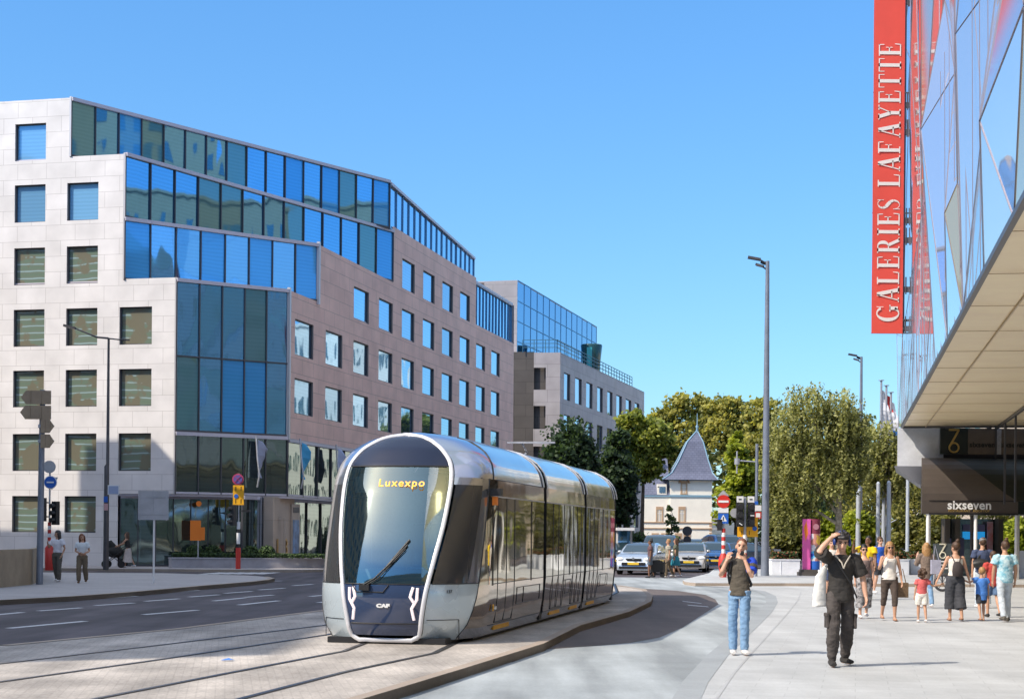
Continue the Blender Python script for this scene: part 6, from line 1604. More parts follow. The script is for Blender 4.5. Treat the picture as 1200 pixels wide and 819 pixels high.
shade_block('low long beige block off the left edge', [(-37.82, 11.5), (-37.82, 69.4), (-62, 75), (-62, 11.5)], 19.0)
block('tower_block', 'tan tower off the right edge mirrored in the stepped glass corner', 42, 72, 62, 90, 44, m_tanb)
block('tower_block', 'lower tan block off the right edge, farther along the street', 42, 72, 90.3, 110, 31, m_tanb)
block('terrace_block', 'cream block hidden behind the shopping centre and mirrored in the office windows', 40, 72, 111, 150, 15, m_beige)
block('terrace_block', 'farther cream block hidden behind the shopping centre', 46, 80, 151, 190, 25, m_cream, zs=3.4, sp=3.2)
block('rear_block', 'beige block behind the camera mirrored in the pale facade windows', -75, 40, -62, -42, 30, m_beige)
# ================================================================== PEOPLE
def cloth(name, c, var=.12, col2=None, vs=9, rough=.85):
    return mat('cloth_'+name, c, rough, 0, var=var if not col2 else 0, col2=col2, vscale=vs, bump=.25, bscale=25)
skin1 = mat('skin_fair', (.62, .36, .25), .5, var=.05); skin2 = mat('skin_tan', (.50, .28, .18), .5, var=.05); skin3 = mat('skin_brown', (.20, .10, .06), .5, var=.05)
eye_m = mat('eye_dark', (.02, .015, .012), .3); lip_m = mat('lips', (.42, .14, .11), .5)
hair_br = mat('hair_brown', (.07, .035, .018), .6, var=.35, vscale=40); hair_bk = mat('hair_black', (.012, .010, .010), .5, var=.3, vscale=40); hair_bl = mat('hair_blond', (.36, .20, .08), .55, var=.35, vscale=40); hair_rd = mat('hair_auburn', (.16, .06, .03), .6, var=.3, vscale=40)
def vn(*a): return V(a).normalized()
def person(name, label, loc, rz, h, pose, st, vox=.014, group=None, cat='person'):
    child = st.get('child', 0); fem = st.get('fem', 0); fat = st.get('bulk', 1.0)
    TL, SL, UA, FA = .44, .43, .285, .255
    legs = pose.get('legs', ((vn(-.03, .02, -1), vn(0, 0, -1)), (vn(.03, .02, -1), vn(0, 0, -1))))
    arms = pose.get('arms', ((vn(-.16, 0, -1), vn(-.05, .12, -1)), (vn(.16, 0, -1), vn(.05, .12, -1))))
    lean = pose.get('lean', 0.0); hd = pose.get('head', (0, 0, 0)); feet = pose.get('feet', (0, 0))
    hipx = .09; shx = (.165 if fem else .188)*(.92 if child else 1)*fat**.3
    drop = []
    for (a, b) in legs: drop.append(TL*a.z*-1+SL*b.z*-1)
    pz = max(drop)+.095
    def T(x, y, z): return V((x, y+lean*(z-.94), z+pz-.965))
    hips = [V((s*hipx, 0, pz)) for s in (-1, 1)]; knees = []; ankles = []
    for hp_, (a, b) in zip(hips, legs): k = hp_+a*TL; knees.append(k); ankles.append(k+b*SL)
    shs = [T(s*shx, 0, 1.435) for s in (-1, 1)]; elb = []; wri = []
    for sh, (a, b) in zip(shs, arms): e = sh+a*UA; elb.append(e); wri.append(e+b*FA)
    HR = Matrix.Rotation(hd[0], 3, 'Z')@Matrix.Rotation(hd[1], 3, 'X')@Matrix.Rotation(hd[2], 3, 'Y'); hs = (1.30 if child else 1.04)
    N0 = T(0, -.005, 1.515)
    def Hd(x, y, z): return N0+HR@(V((x, y+.01, z))*hs)
    W_ = (.93 if fem else 1.0)*fat
    hw_, ww, cw = ((.172, .125, .152) if fem else (.165, .145, .172)); hw_, ww, cw = hw_*fat, ww*fat, cw*fat
    dp = fat
    torso = [(.86, hw_*.8, .10*dp), (.93, hw_, .112*dp), (1.02, (hw_+ww)/2, .105*dp), (1.12, ww, .098*dp), (1.24, (ww+cw)/2, .108*dp), (1.34, cw, .112*dp), (1.41, cw*.95, .10*dp), (1.46, cw*.62, .08), (1.50, .062, .06), (1.56, .054, .056)]
    b = MB()
    b.tube([T(0, 0, z) for z, _, _ in torso], [(rx, ry) for _, rx, ry in torso], 20, side=(1, 0, 0))
    b.tube([N0-V((0, 0, .05)), Hd(0, .012, .08)], [.056, .052], 12)
    b.ell(Hd(0, -.012, .155), (.076*hs, .094*hs, .098*hs), 18, 12, R=HR); b.ell(Hd(0, .025, .095), (.056*hs, .066*hs, .072*hs), 14, 10, R=HR); b.ell(Hd(0, .06, .058), (.026*hs, .026*hs, .022*hs), 10, 8, R=HR)
    for s in (-1, 1): b.ell(Hd(s*.078, -.01, .12), (.012*hs, .022*hs, .032*hs), 8, 6, R=HR)
    b.tube([Hd(0, .082, .142), Hd(0, .098, .118), Hd(0, .104, .103), Hd(0, .085, .094)], [.010*hs, .013*hs, .017*hs, .008*hs], 8)
    lr = .9 if fem or child else 1.0
    for i in (0, 1):
        b.tube([hips[i]+V((0, 0, .03)), hips[i].lerp(knees[i], .35), knees[i], knees[i].lerp(ankles[i], .3), ankles[i].lerp(knees[i], .15), ankles[i]+V((0, 0, -.02))], [.088*fat, .078*fat, .052, .054, .036, .036], 14)
        fd = Matrix.Rotation(feet[i], 3, 'Z')@V((0, 1, 0)); an = ankles[i]; pt = pose.get('toe', (0, 0))[i]
        toe = an+fd*.155*cos(pt)+V((0, 0, -.065-.155*sin(pt))); b.tube([an-fd*.045+V((0, 0, -.055)), an+fd*.05+V((0, 0, -.055)), toe], [.036, .036, .026], 10)
        ah = .92 if fem or child else 1.05
        b.tube([shs[i]+V(((.5-i)*.05, 0, 0)), shs[i], shs[i].lerp(elb[i], .45), elb[i], elb[i].lerp(wri[i], .3), wri[i]], [.05*ah, .052*ah, .046*ah, .036*ah, .038*ah, .025*ah], 12)
    ex = MB()
    for s in (-1, 1):
        ex.ell(Hd(s*.031, .071, .142), (.016*hs, .012*hs, .0085*hs), 8, 6, 1, R=HR); ex.tube([Hd(s*.014, .083, .160), Hd(s*.034, .083, .165), Hd(s*.052, .068, .160)], .005*hs, 6, 3)
    ex.tube([Hd(-.024, .077, .075), Hd(0, .090, .073), Hd(.024, .077, .075)], [.004, .0075, .004], 6, 2)
    hl = .175*(1.1 if child else 1)
    for i in (0, 1):
        a, f = arms[i]; w_ = wri[i]; hd_ = pose.get('hands', (None, None))[i]
        d = V(hd_[0]).normalized() if hd_ else f.normalized(); pn = V(hd_[1]) if hd_ else V(((-1 if i else 1), .15, 0))     # d: hand direction, pn: palm normal
        curl = hd_[2] if hd_ else .35
        pn = (pn-d*pn.dot(d)).normalized(); sd = d.cross(pn).normalized(); pe = w_+d*.085
        b.tube([w_-d*.01, w_+d*.03, pe], [(.026, .019), (.038, .016), (.040, .014)], 12, side=sd)
        thumb_s = 1 if (V((0, 0, 1)).dot(sd) if abs(sd.z) > .3 else V((0, 1, 0)).dot(sd)) > 0 else -1
        for k, (off, ln) in enumerate(((-.030, .070), (-.010, .080), (.010, .076), (.029, .060))):
            off = off*-thumb_s; p0 = pe+sd*off-d*.012; c1 = curl*.6; c2 = curl*1.5
            d1 = (d*cos(c1)+pn*sin(c1)); d2 = (d*cos(c2)+pn*sin(c2)); p1 = p0+d1*(ln*.5+.01)+sd*off*.1; p2 = p1+d2*ln*.5
            ex.tube([p0, p1, p2], [.0095, .0088, .007], 8, 0)
        tb0 = w_+d*.03+sd*thumb_s*.026; t1 = tb0+(d*.7+sd*thumb_s*.75+pn*.2).normalized()*.04; t2 = t1+(d+pn*.45+sd*thumb_s*.1).normalized()*.032
        ex.tube([tb0, t1, t2], [.013, .011, .008], 8, 0)
    sk = st.get('skin', skin1)
    S_ = h/1.75; st_fold = .009 if vox < .01 else .007
    body = remesh(b, name, [sk, eye_m, lip_m, st['hair'] if not child else hair_br], vox*.8, None, 3, extra=ex)
    # ---- clothes
    def up(z_hem, infl, sleeve, mname, m, neck=1.47, fold=st_fold, flare=0.0, strap=False):
        c = MB(); zs_ = [(z, rx, ry) for z, rx, ry in torso if z_hem+.02 < z < neck]
        z0 = z_hem; r0 = next(((rx, ry) for z, rx, ry in torso if z >= z_hem), (.17, .11)); 
        pts_ = [T(0, 0, z0)]+[T(0, 0, z) for z, _, _ in zs_]; rad = [(r0[0]+infl+flare, r0[1]+infl+flare)]+[(rx+infl+flare*max(0, (1.2-z)/(1.2-z0+.01)), ry+infl+flare*max(0, (1.2-z)/(1.2-z0+.01))) for z, rx, ry in zs_]
        if neck > 1.44 and not strap: pts_.append(T(0, 0, neck+.01)); rad.append((.075, .07))
        c.tube(pts_, rad, 20, side=(1, 0, 0))
        if sleeve > 0:
            for i in (0, 1):
                iw = infl*1.0+.004; e, w_ = elb[i], wri[i]
                if sleeve <= 1: end = shs[i].lerp(e, sleeve); P_ = [shs[i]+V(((.5-i)*.08, 0, -.01)), shs[i], end]; Rr = [.055+iw, .056+iw, .052+iw*1.6]
                else: end = e.lerp(w_, sleeve-1); P_ = [shs[i]+V(((.5-i)*.08, 0, -.01)), shs[i], shs[i].lerp(e, .5), e, end]; Rr = [.055+iw, .055+iw, .05+iw, .042+iw, .036+iw]
                c.tube(P_, Rr, 14)
        if strap:
            for i in (0, 1): c.tube([T((2*i-1)*.085, .085, 1.36), T((2*i-1)*.085, .03, 1.465), T((2*i-1)*.08, -.07, 1.36)], [.026, .022, .026], 8)
        return remesh(c, mname, m, vox, body, 3, fold)
    def low(kind, infl, mname, m, fold=st_fold*1.2, top=1.0):
        c = MB()
        if kind in ('pants', 'shorts', 'capri', 'wide'):
            c.tube([T(0, 0, top+.02), T(0, 0, .94), T(0, 0, .86)], [((hw_+ww)/2+infl*.7, .108*dp+infl*.5), (hw_+infl*.8, .115*dp+infl*.7), (hw_*.86+infl*.6, .10*dp+infl*.6)], 20, side=(1, 0, 0))
            for i in (0, 1):
                K_, A_ = knees[i], ankles[i]; h0 = hips[i]+V((0, 0, .02))
                if kind == 'pants': P_ = [h0, hips[i].lerp(K_, .4), K_, K_.lerp(A_, .5), A_+V((0, 0, -.015))]; Rr = [.094*fat+infl*.5, .08*fat+infl, .056+infl*1.2, .050+infl*1.5, .046+infl*st.get('cuff', 1.0)]
                if kind == 'wide': P_ = [h0, hips[i].lerp(K_, .4), K_, K_.lerp(A_, .62)]; Rr = [.10*fat+infl*.5, .10*fat+infl, .095+infl, .105+infl]
                if kind == 'capri': P_ = [h0, hips[i].lerp(K_, .4), K_, K_.lerp(A_, .45)]; Rr = [.096*fat+infl*.5, .084*fat+infl, .058+infl, .05+infl]
                if kind == 'shorts': P_ = [h0, hips[i].lerp(K_, .4), hips[i].lerp(K_, .82)]; Rr = [.095*fat+infl*.5, .088*fat+infl, .085+infl]
                c.tube(P_, Rr, 14)
        if kind in ('skirt', 'dress'):
            L_ = st.get('skirt_len', .5); zb = pz-L_
            mid = (knees[0]+knees[1])/2
            c.tube([T(0, 0, top), T(0, 0, .93), V((mid.x*.5, mid.y*.5, (pz+zb)/2)), V((mid.x*.7, mid.y*.9, zb))], [(ww+.03, .12), (hw_+.03, .14), (hw_+.06, .19), (hw_+st.get('flare', .09), .24)], 22, side=(1, 0, 0))
        return remesh(c, mname, m, vox, body, 3, fold)
    if st.get('pants'): low(st['pants'][0], st['pants'][2] if len(st['pants']) > 2 else .012, st.get('pname', 'trousers'), st['pants'][1])
    if st.get('top'): up(st['top'][1], st['top'][3] if len(st['top']) > 3 else .016, st['top'][2], st.get('tname', 'shirt'), st['top'][0], st.get('neck', 1.47), flare=st.get('tflare', 0), strap=st.get('strap', False))
    # shoes
    for i in (0, 1):
        fd = Matrix.Rotation(feet[i], 3, 'Z')@V((0, 1, 0)); an = ankles[i]; pt = pose.get('toe', (0, 0))[i]; c = MB()
        sdv = fd.cross(V((0, 0, 1))); dn = V((0, 0, -1)); toe = an+fd*.17*cos(pt)+V((0, 0, -.055-.17*sin(pt)))
        q = .9 if fem or child else 1.08
        if st.get('shoes') == 'sandals': c.tube([an-fd*.06+dn*.078, an+fd*.05+dn*.078, toe+dn*.024], [(.034, .016), (.04, .016), (.036, .014)], 12, side=sdv)
        else: c.tube([an-fd*.068+dn*.045, an-fd*.02+dn*.035, an+fd*.06+dn*.05, toe+fd*.015], [(.036*q, .042*q), (.046*q, .046*q), (.046*q, .036*q), (.036*q, .024*q)], 14, side=sdv)
        remesh(c, 'shoe', st.get('shoe', m_white), vox*.8, body, 2)
    # hair
    c = MB(); hk = st.get('hairstyle', 'short')
    if hk != 'none':
        if hk == 'crop': c.ell(Hd(0, -.022, .172), (.079*hs, .094*hs, .092*hs), 16, 10, R=HR)
        else: c.ell(Hd(0, -.026, .172), (.088*hs, .104*hs, .105*hs), 16, 10, R=HR)
        if hk == 'mop':
            rn = random.Random(4)
            for _ in range(60):
                d = V((rn.gauss(0, 1), rn.gauss(0, 1), abs(rn.gauss(0, 1)))).normalized(); c.ell(Hd(d.x*.088, -.02+d.y*.098, .178+d.z*.095), (.020*hs, .022*hs, .018*hs), 8, 6)
            c.tube([Hd(-.065, .07, .205), Hd(0, .095, .222), Hd(.065, .07, .205)], .03*hs, 8)
        if hk in ('long', 'wavy'):
            L_ = st.get('hair_len', .26)
            c.tube([Hd(0, -.04, .18), Hd(0, -.075, .07), Hd(0, -.085, -.03), Hd(0, -.085, -.03-L_*.6)], [(.09*hs, .07*hs), (.095*hs, .055*hs), (.10*hs, .045*hs), (.06*hs, .02)], 14, side=HR@V((1, 0, 0)))
            for s in (-1, 1): c.tube([Hd(s*.07, .0, .19), Hd(s*.088, -.01, .10), Hd(s*.09, -.02, .0), Hd(s*.085, .0, -L_*.5)], [.034*hs, .032*hs, .03*hs, .016], 10)
        if hk == 'bun': c.ell(Hd(0, -.07, .285), (.045*hs, .045*hs, .042*hs), 12, 8); c.ell(Hd(.02, -.06, .315), (.03, .028, .026), 8, 6)
        if hk == 'pony': c.tube([Hd(0, -.12, .18), Hd(0, -.17, .12), Hd(0, -.16, .0)], [.03*hs, .036*hs, .015], 10)
        if hk == 'curly':
            rn = random.Random(6)
            for _ in range(26):
                d = V((rn.gauss(0, 1), -abs(rn.gauss(0, .8))+.1, rn.gauss(0, 1))).normalized(); c.ell(Hd(d.x*.105, -.03+d.y*.11, .13+d.z*.12), (.036*hs,)*3, 8, 6)
        cut_c = Hd(0, .105, .085)
        ho = remesh(c, 'hair', st['hair'], vox*.75, body, 2, .004)
        # keep the hair off the face
        bm = bmesh.new(); bm.from_mesh(ho.data); inv = HR.inverted()
        for v in bm.verts:
            q = inv@(v.co-N0)/hs
            if q.y > .045 and q.z < (.185 if hk != 'mop' else .20) and abs(q.x) < .075: v.co = N0+HR@(V((q.x*.8, .03, q.z))*hs)
        bm.to_mesh(ho.data); bm.free()
    if st.get('glasses'):
        g = MB()
        for s in (-1, 1): g.tube([Hd(s*.034, .088, .14), Hd(s*.034, .094, .139)], .024*hs, 12); g.tube([Hd(s*.058, .082, .145), Hd(s*.08, -.01, .14)], .004, 5)
        g.tube([Hd(-.02, .094, .146), Hd(.02, .094, .146)], .004, 5); g.build('sunglasses', m_black, body)
    body.location = loc; body.rotation_euler = (0, 0, rz); body.scale = (S_, S_, S_)
    tag(body, label, cat, group)
    J = dict(T=T, Hd=Hd, sh=shs, el=elb, wr=wri, kn=knees, an=ankles, hip=hips, pz=pz, S=S_)
    return body, J
def hold_world(body, J, p): return body.matrix_basis@p   # body-local -> world
def thing_at(mb, name, mats, body, label, cat, weld=0, smooth=None):
    """a carried thing: built in the carrier's local frame, linked as its own top-level object"""
    o = mb.build(name, mats, None, weld=weld, smooth=smooth); o.location = body.location; o.rotation_euler = body.rotation_euler; o.scale = body.scale
    return tag(o, label, cat)
def gp(px, py, z=.0): return G(px, py, z)
PI = pi
def walk(a=.35, swap=False, bend=.15):
    f = (vn(-.03, a, -1), vn(-.0, -.02, -1)); r = (vn(.03, -a*.6, -1), vn(.02, -a*1.5-bend, -1)); 
    f2 = (vn(.03, a, -1), vn(0, -.02, -1)); r2 = (vn(-.03, -a*.6, -1), vn(-.02, -a*1.5-bend, -1))
    return (r2, f2) if swap else (f, r)
# ---- the two men in front
b_jean = cloth('light_blue_denim', (.24, .39, .58), col2=(.14, .26, .44), vs=6); c_olive = cloth('dark_olive_knit', (.085, .072, .055)); c_blue = cloth('royal_blue', (.02, .07, .55)); c_black = cloth('washed_black', (.030, .027, .025)); c_cargo = cloth('faded_black_cargo', (.062, .053, .050), .35, vs=5)
rzA = PI-.42*1
pose = dict(legs=((vn(-.01, .06, -1), vn(.02, -.06, -1)), (vn(.02, .02, -1), vn(.0, -.06, -1))),
            arms=((vn(-.16, .58, -.78), vn(.42, .02, 1.0)), (vn(.28, .55, -.78), vn(-.42, .02, 1.0))),
            hands=((vn(.25, .05, 1), vn(.6, -.6, 0), .7), (vn(-.3, .05, 1), vn(-.5, -.8, .1), .8)), head=(.25, .02, -.12), lean=-.04, feet=(.55, .35))
A, JA = person('person', 'man in dark tee, light blue jeans and white sneakers holding both hands to his face', gp(866, 767, .016), rzA, 1.76, pose,
   dict(skin=skin1, hair=hair_rd, hairstyle='crop', top=(c_olive, .90, .55, .022), pants=('pants', b_jean, .014), pname='jeans', tname='t_shirt', tflare=.004, bulk=.86, shoe=cloth('off_white_leather', (.72, .70, .68), .05, rough=.5), cuff=1.2), vox=.0085)
mb = MB(); sh, el = JA['sh'][0], JA['el'][0]
mb.tube([sh+V((.02, 0, .012)), sh.lerp(el, .12), sh.lerp(el, .72)], [.086, .090, .082], 16); o = remesh(mb, 'sleeve_cover', c_blue, .0085, A, 3, .004); o['label'] = 'royal blue sleeve of his raised left arm'
T = JA['T']; mb = MB(); mb.tube([T(.10, -.20, .98), T(.09, -.22, 1.1), T(.07, -.215, 1.25), T(.05, -.18, 1.38)], [(.11, .06), (.145, .085), (.135, .08), (.09, .05)], 16, side=(1, 0, 0))
for s in (0, 1): mb.tube([T((s*2-1)*.10, -.16, 1.36), T((s*2-1)*.11, -.02, 1.50), T((s*2-1)*.115, .12, 1.40), T((s*2-1)*.15, .11, 1.22), T((s*2-1)*.17, -.04, 1.08), T((s*2-1)*.12, -.17, 1.04)], [(.022, .008)]*6, 8)
o = thing_at(mb, 'backpack', cloth('black_nylon', (.02, .02, .022)), A, 'black backpack hanging off the back of the man in blue jeans', 'backpack')
mb = MB(); w_ = JA['wr'][0]; mb.tube([w_+V((.02, .02, .10)), w_+V((.06, .04, .12))], [(.035, .022)]*2, 8); thing_at(mb, 'compact_camera', m_black, A, 'small black camera in the hands of the man in blue jeans', 'camera')
rzB = PI+.05
pose = dict(legs=((vn(-.05, -.10, -1), vn(-.02, -.42, -1)), (vn(.07, .34, -1), vn(.03, -.06, -1))),
            arms=((vn(-.42, -.02, -1), vn(-.12, .25, -1)), (vn(.142, .20, .085), vn(-.18, -.07, .18))),
            hands=((vn(.0, .3, -1), vn(1, .1, 0), .7), (vn(-.75, -.25, .45), vn(-.4, -.5, -.7), .5)), head=(-.12, -.34, -.06), lean=.03, feet=(.25, -.1))
B, JB = person('person', 'man in black shirt and cargo trousers with blue headphones, hand on his head', gp(984, 780, .016), rzB, 1.90, pose,
   dict(skin=skin1, hair=hair_bk, hairstyle='mop', top=(c_black, .88, .88, .024), pants=('pants', c_cargo, .024), cuff=.35, tname='shirt', tflare=.018, bulk=.88, shoe=cloth('black_sneaker', (.03, .027, .025), .1)), vox=.0085)
Hd = JB['Hd']; mb = MB(); mb.tube([Hd(.085*cos(a)*1.12, -.01, .15+.105*sin(a)*1.2) for a in [PI*k/12 for k in range(13)]], .010, 6)
for s in (-1, 1): mb.ell(Hd(s*.094, -.005, .125), (.022, .042, .048), 10, 8)
thing_at(mb, 'headphones', mat('headphone_blue', (.02, .05, .22), .4), B, 'dark blue over-ear headphones on the man in black', 'headphones')
T = JB['T']; mb = MB(); mb.tube([T(-.185, .135, .92), T(-.09, .16, 1.12), T(.03, .16, 1.3), T(.115, .10, 1.46)], [(.012, .006)]*4, 6); mb.tube([T(-.10, .10, 1.47), T(-.02, .155, 1.36), T(.0, .16, 1.3)], [(.01, .006)]*3, 6, 1); mb.tube([T(.10, .10, 1.47), T(.03, .155, 1.38), T(.0, .16, 1.3)], [(.01, .006)]*3, 6, 1)
mb.build('chest_strap', [m_black, mat('zip_light', (.5, .45, .38), .5)], B)
mb = MB(); bt = MB(); bt.tube([T(.27, .02, .80), T(.28, .02, .95), T(.26, 0, 1.18), T(.20, 0, 1.33)], [(.11, .05), (.095, .05), (.075, .04), (.03, .02)], 16, side=(1, .2, 0)); bt.tube([T(.20, 0, 1.3), T(.12, .03, 1.47), T(.18, -.1, 1.3)], .014, 6)
o = remesh(bt, 'tote_bag', cloth('white_cotton', (.78, .77, .74), .04), .01, None, 3, .006); o.location = B.location; o.rotation_euler = B.rotation_euler; o.scale = B.scale; tag(o, 'plain white cotton bag hanging under the raised arm of the man in black', 'bag')
for i, s in ((0, -1), (1, 1)):
    mb = MB(); k_ = JB['kn'][i].lerp(JB['hip'][i], .18); mb.box(k_+V((s*.088, 0, 0)), (.04, .15, .19)); mb.box(k_+V((s*.095, 0, .075)), (.04, .155, .05)); mb.build('cargo_pocket', c_cargo, B, bevel=.012)
# ---- people on the plaza
c_white = cloth('white_linen', (.74, .70, .64), .06); c_brown = cloth('dark_brown_cotton', (.075, .055, .045)); c_char = cloth('charcoal_cotton', (.045, .048, .058)); c_pink = cloth('coral_pink', (.60, .12, .12)); c_bluet = cloth('cornflower_blue', (.07, .22, .62)); c_redt = cloth('brick_red', (.48, .06, .05)); c_tie = cloth('tie_dye_aqua', (.62, .78, .82), col2=(.10, .38, .52), vs=9); c_paleden = cloth('bleached_denim', (.50, .56, .62)); c_dark = cloth('black_floral', (.03, .03, .035), col2=(.45, .44, .45), vs=14); c_beige = cloth('taupe_lace', (.24, .18, .14), col2=(.15, .11, .09), vs=25); c_yel = cloth('yellow_cotton', (.80, .55, .01)); c_royal = cloth('royal_blue_tee', (.02, .10, .50)); c_navy = cloth('navy_tee', (.05, .07, .14)); c_dshort = cloth('denim_shorts', (.10, .17, .30)); c_olp = cloth('khaki_trousers', (.17, .13, .085)); c_gry = cloth('grey_green_trousers', (.10, .095, .08))
GW = 'people strolling on the plaza'
back = 0.0; frontz = PI
def pp(px, py): return gp(px, py, .016)
person('person', 'blond woman in sunglasses, white sleeveless top and brown cropped trousers walking forward', pp(1042, 727), PI, 1.70, dict(legs=walk(.22), arms=((vn(-.25, 0, -1), vn(-.1, .25, -1)), (vn(.30, .15, -1), vn(-.25, .55, .85))), head=(0, -.05, 0)),
   dict(fem=1, skin=skin2, hair=hair_bl, hairstyle='wavy', hair_len=.12, top=(c_white, .93, 0, .014), strap=True, neck=1.44, pants=('capri', c_brown, .014), shoes='sandals', shoe=mat('tan_leather', (.22, .10, .05), .6), glasses=1, tflare=.01), group=GW)
mb = MB(); p = pp(1056, 722); mb.box((0, 0, 0), (.34, .16, .34)); mb.tube([(-.13, 0, .15), (-.09, 0, .38), (.05, 0, .48), (.13, 0, .15)], .012, 6)
o = mb.build('shoulder_bag', cloth('woven_brown', (.20, .13, .07), col2=(.10, .06, .035), vs=30), None, loc=P(1055, 691, 37.0), bevel=.05); tag(o, 'woven brown shoulder bag at the elbow of the woman in the white top', 'bag')
person('person', 'dark haired woman in sunglasses and black and white floral dress behind the man in black', pp(1012, 724), PI, 1.63, dict(legs=walk(.2, True), head=(0, 0, 0)), dict(fem=1, skin=skin1, hair=hair_bk, hairstyle='pony', top=(cloth('dusty_mauve', (.30, .22, .20), col2=(.12, .09, .09), vs=18), .95, .12, .012), neck=1.43, pants=('wide', c_dark, .01), shoe=m_white, glasses=1), group=GW)
person('person', 'person in bright yellow top looking up with raised arm behind the floral dress woman', pp(1016, 702), PI-.5, 1.82, dict(legs=walk(.1), arms=((vn(-.2, .1, -1), vn(-.1, .4, -1)), (vn(.45, .5, -.3), vn(-.2, .3, 1))), head=(-.3, .3, 0)), dict(skin=skin3, hair=hair_bk, top=(c_yel, .88, .5, .02), pants=('pants', c_char, .014), pname='trousers', shoe=m_black), group=GW)
person('person', 'man in royal blue shirt far behind the blond woman', pp(1031, 696), PI+.3, 1.80, dict(legs=walk(.12)), dict(skin=skin1, hair=hair_br, top=(c_royal, .88, .5, .02), pants=('shorts', c_char, .016), pname='shorts', shoe=m_white, glasses=1), group=GW)
person('person', 'person in white shirt and dark shorts mostly hidden behind the man in black', pp(974, 704), PI, 1.72, dict(legs=walk(.15)), dict(skin=skin1, hair=hair_br, top=(c_white, .86, .6, .024), pants=('shorts', c_navy, .02), pname='shorts', shoe=m_white), group=GW)
person('person', 'girl with long fair hair and taupe lace top seen from behind', pp(1085, 712), 0, 1.66, dict(legs=walk(.18), arms=((vn(-.35, .2, -.9), vn(.2, .4, .95)), (vn(.25, .0, -1), vn(.1, .2, -1)))), dict(fem=1, skin=skin1, hair=hair_bl, hairstyle='long', hair_len=.34, top=(c_beige, .80, 1.2, .024), pants=('pants', b_jean, .012), pname='jeans', shoe=m_white), group=GW)
mb = MB(); mb.box((0, 0, 0), (.24, .12, .36)); mb.tube([(-.06, 0, .17), (-.02, 0, .55), (.08, 0, .17)], .012, 6); tag(mb.build('shoulder_bag', cloth('lilac_canvas', (.36, .36, .45)), None, loc=P(1096.5, 664, 41.2), bevel=.04), 'pale lilac bag on the arm of the girl in taupe lace', 'bag')
M_, JM = person('person', 'woman with hair bun, white top and long charcoal culottes holding two children by the hand', pp(1119, 727), 0, 1.70, dict(legs=walk(.12), arms=((vn(-.42, .05, -1), vn(-.45, .15, -1)), (vn(.30, .02, -1), vn(.32, .1, -1))), head=(.5, 0, 0)),
   dict(fem=1, skin=skin2, hair=hair_br, hairstyle='bun', top=(c_white, 1.02, 0, .012), strap=True, neck=1.42, pants=('wide', c_char, .022), pname='culottes', shoes='sandals', shoe=mat('tan_leather', (.22, .10, .05), .6), bulk=1.06), group=GW)
T = JM['T']; mb = MB(); mb.tube([T(0, -.19, 1.02), T(0, -.21, 1.12), T(0, -.20, 1.26), T(0, -.15, 1.33)], [(.11, .05), (.13, .07), (.11, .06), (.07, .03)], 16, side=(1, 0, 0))
for s in (-1, 1): mb.tube([T(s*.05, -.16, 1.32), T(s*.10, -.06, 1.47), T(s*.12, .08, 1.42)], .012, 6)
thing_at(mb, 'backpack', cloth('dark_brown_canvas', (.045, .035, .035)), M_, 'small dark drawstring backpack of the woman with the hair bun', 'backpack')
person('person', 'small girl with curly brown hair, coral tee and white shorts holding a hand', pp(1080, 729), 0, 1.10, dict(legs=walk(.12), arms=((vn(-.2, 0, -1), vn(-.1, .2, -1)), (vn(.7, .05, -.6), vn(.85, .05, .15)))), dict(child=1, fem=1, skin=skin2, hair=hair_br, hairstyle='curly', top=(c_pink, .93, .5, .022), pants=('shorts', c_white, .03), pname='shorts', shoe=m_white, bulk=1.12), group=GW, cat='child')
person('person', 'small blond boy in long blue shirt and dark shorts holding a hand', pp(1150, 727), .1, 1.12, dict(legs=walk(.18, True), arms=((vn(-.7, .05, -.3), vn(-.45, .05, .2)), (vn(.2, 0, -1), vn(.1, .1, -1)))), dict(child=1, skin=skin2, hair=hair_bl, top=(c_bluet, .72, .5, .03), pants=('shorts', c_char, .018), pname='shorts', shoes='sandals', shoe=mat('tan_leather', (.22, .10, .05), .6), bulk=1.12), group=GW, cat='child')
person('person', 'boy in brick red tee and denim shorts walking beside the man in tie dye', pp(1163, 723), .1, 1.50, dict(legs=walk(.2)), dict(skin=skin2, hair=hair_br, top=(c_redt, .84, .55, .022), pants=('shorts', c_dshort, .024), pname='shorts', shoe=cloth('black_sneaker2', (.03, .03, .03)), bulk=.98), group=GW, cat='child')
person('person', 'man in aqua tie dye tee and bleached jeans at the right edge', pp(1177, 728), .12, 1.74, dict(legs=walk(.2, True), arms=((vn(-.2, .1, -1), vn(.0, .2, -1)), (vn(.22, 0, -1), vn(.05, .2, -1)))), dict(skin=skin2, hair=hair_br, hairstyle='bun', top=(c_tie, .86, .6, .028), pants=('pants', c_paleden, .016), pname='jeans', shoe=cloth('olive_sneaker', (.12, .11, .09))), group=GW)
Q, JQ = person('person', 'man in grey cap and navy tee with a shoulder bag walking under the awning', pp(1151, 712), 0, 1.80, dict(legs=walk(.15)), dict(skin=skin2, hair=hair_br, top=(c_navy, .86, .6, .024), pants=('pants', c_paleden, .014), pname='jeans', shoe=m_white, bulk=1.05), group=GW)
Hd = JQ['Hd']; mb = MB(); mb.ell(Hd(0, -.02, .19), (.095, .11, .085), 14, 8); mb.tube([Hd(0, .08, .175), Hd(0, .17, .165)], [(.07, .012), (.05, .008)], 12, side=(1, 0, 0)); thing_at(mb, 'baseball_cap', cloth('grey_cap', (.20, .21, .22)), Q, 'grey cap on the man in the navy tee', 'cap')
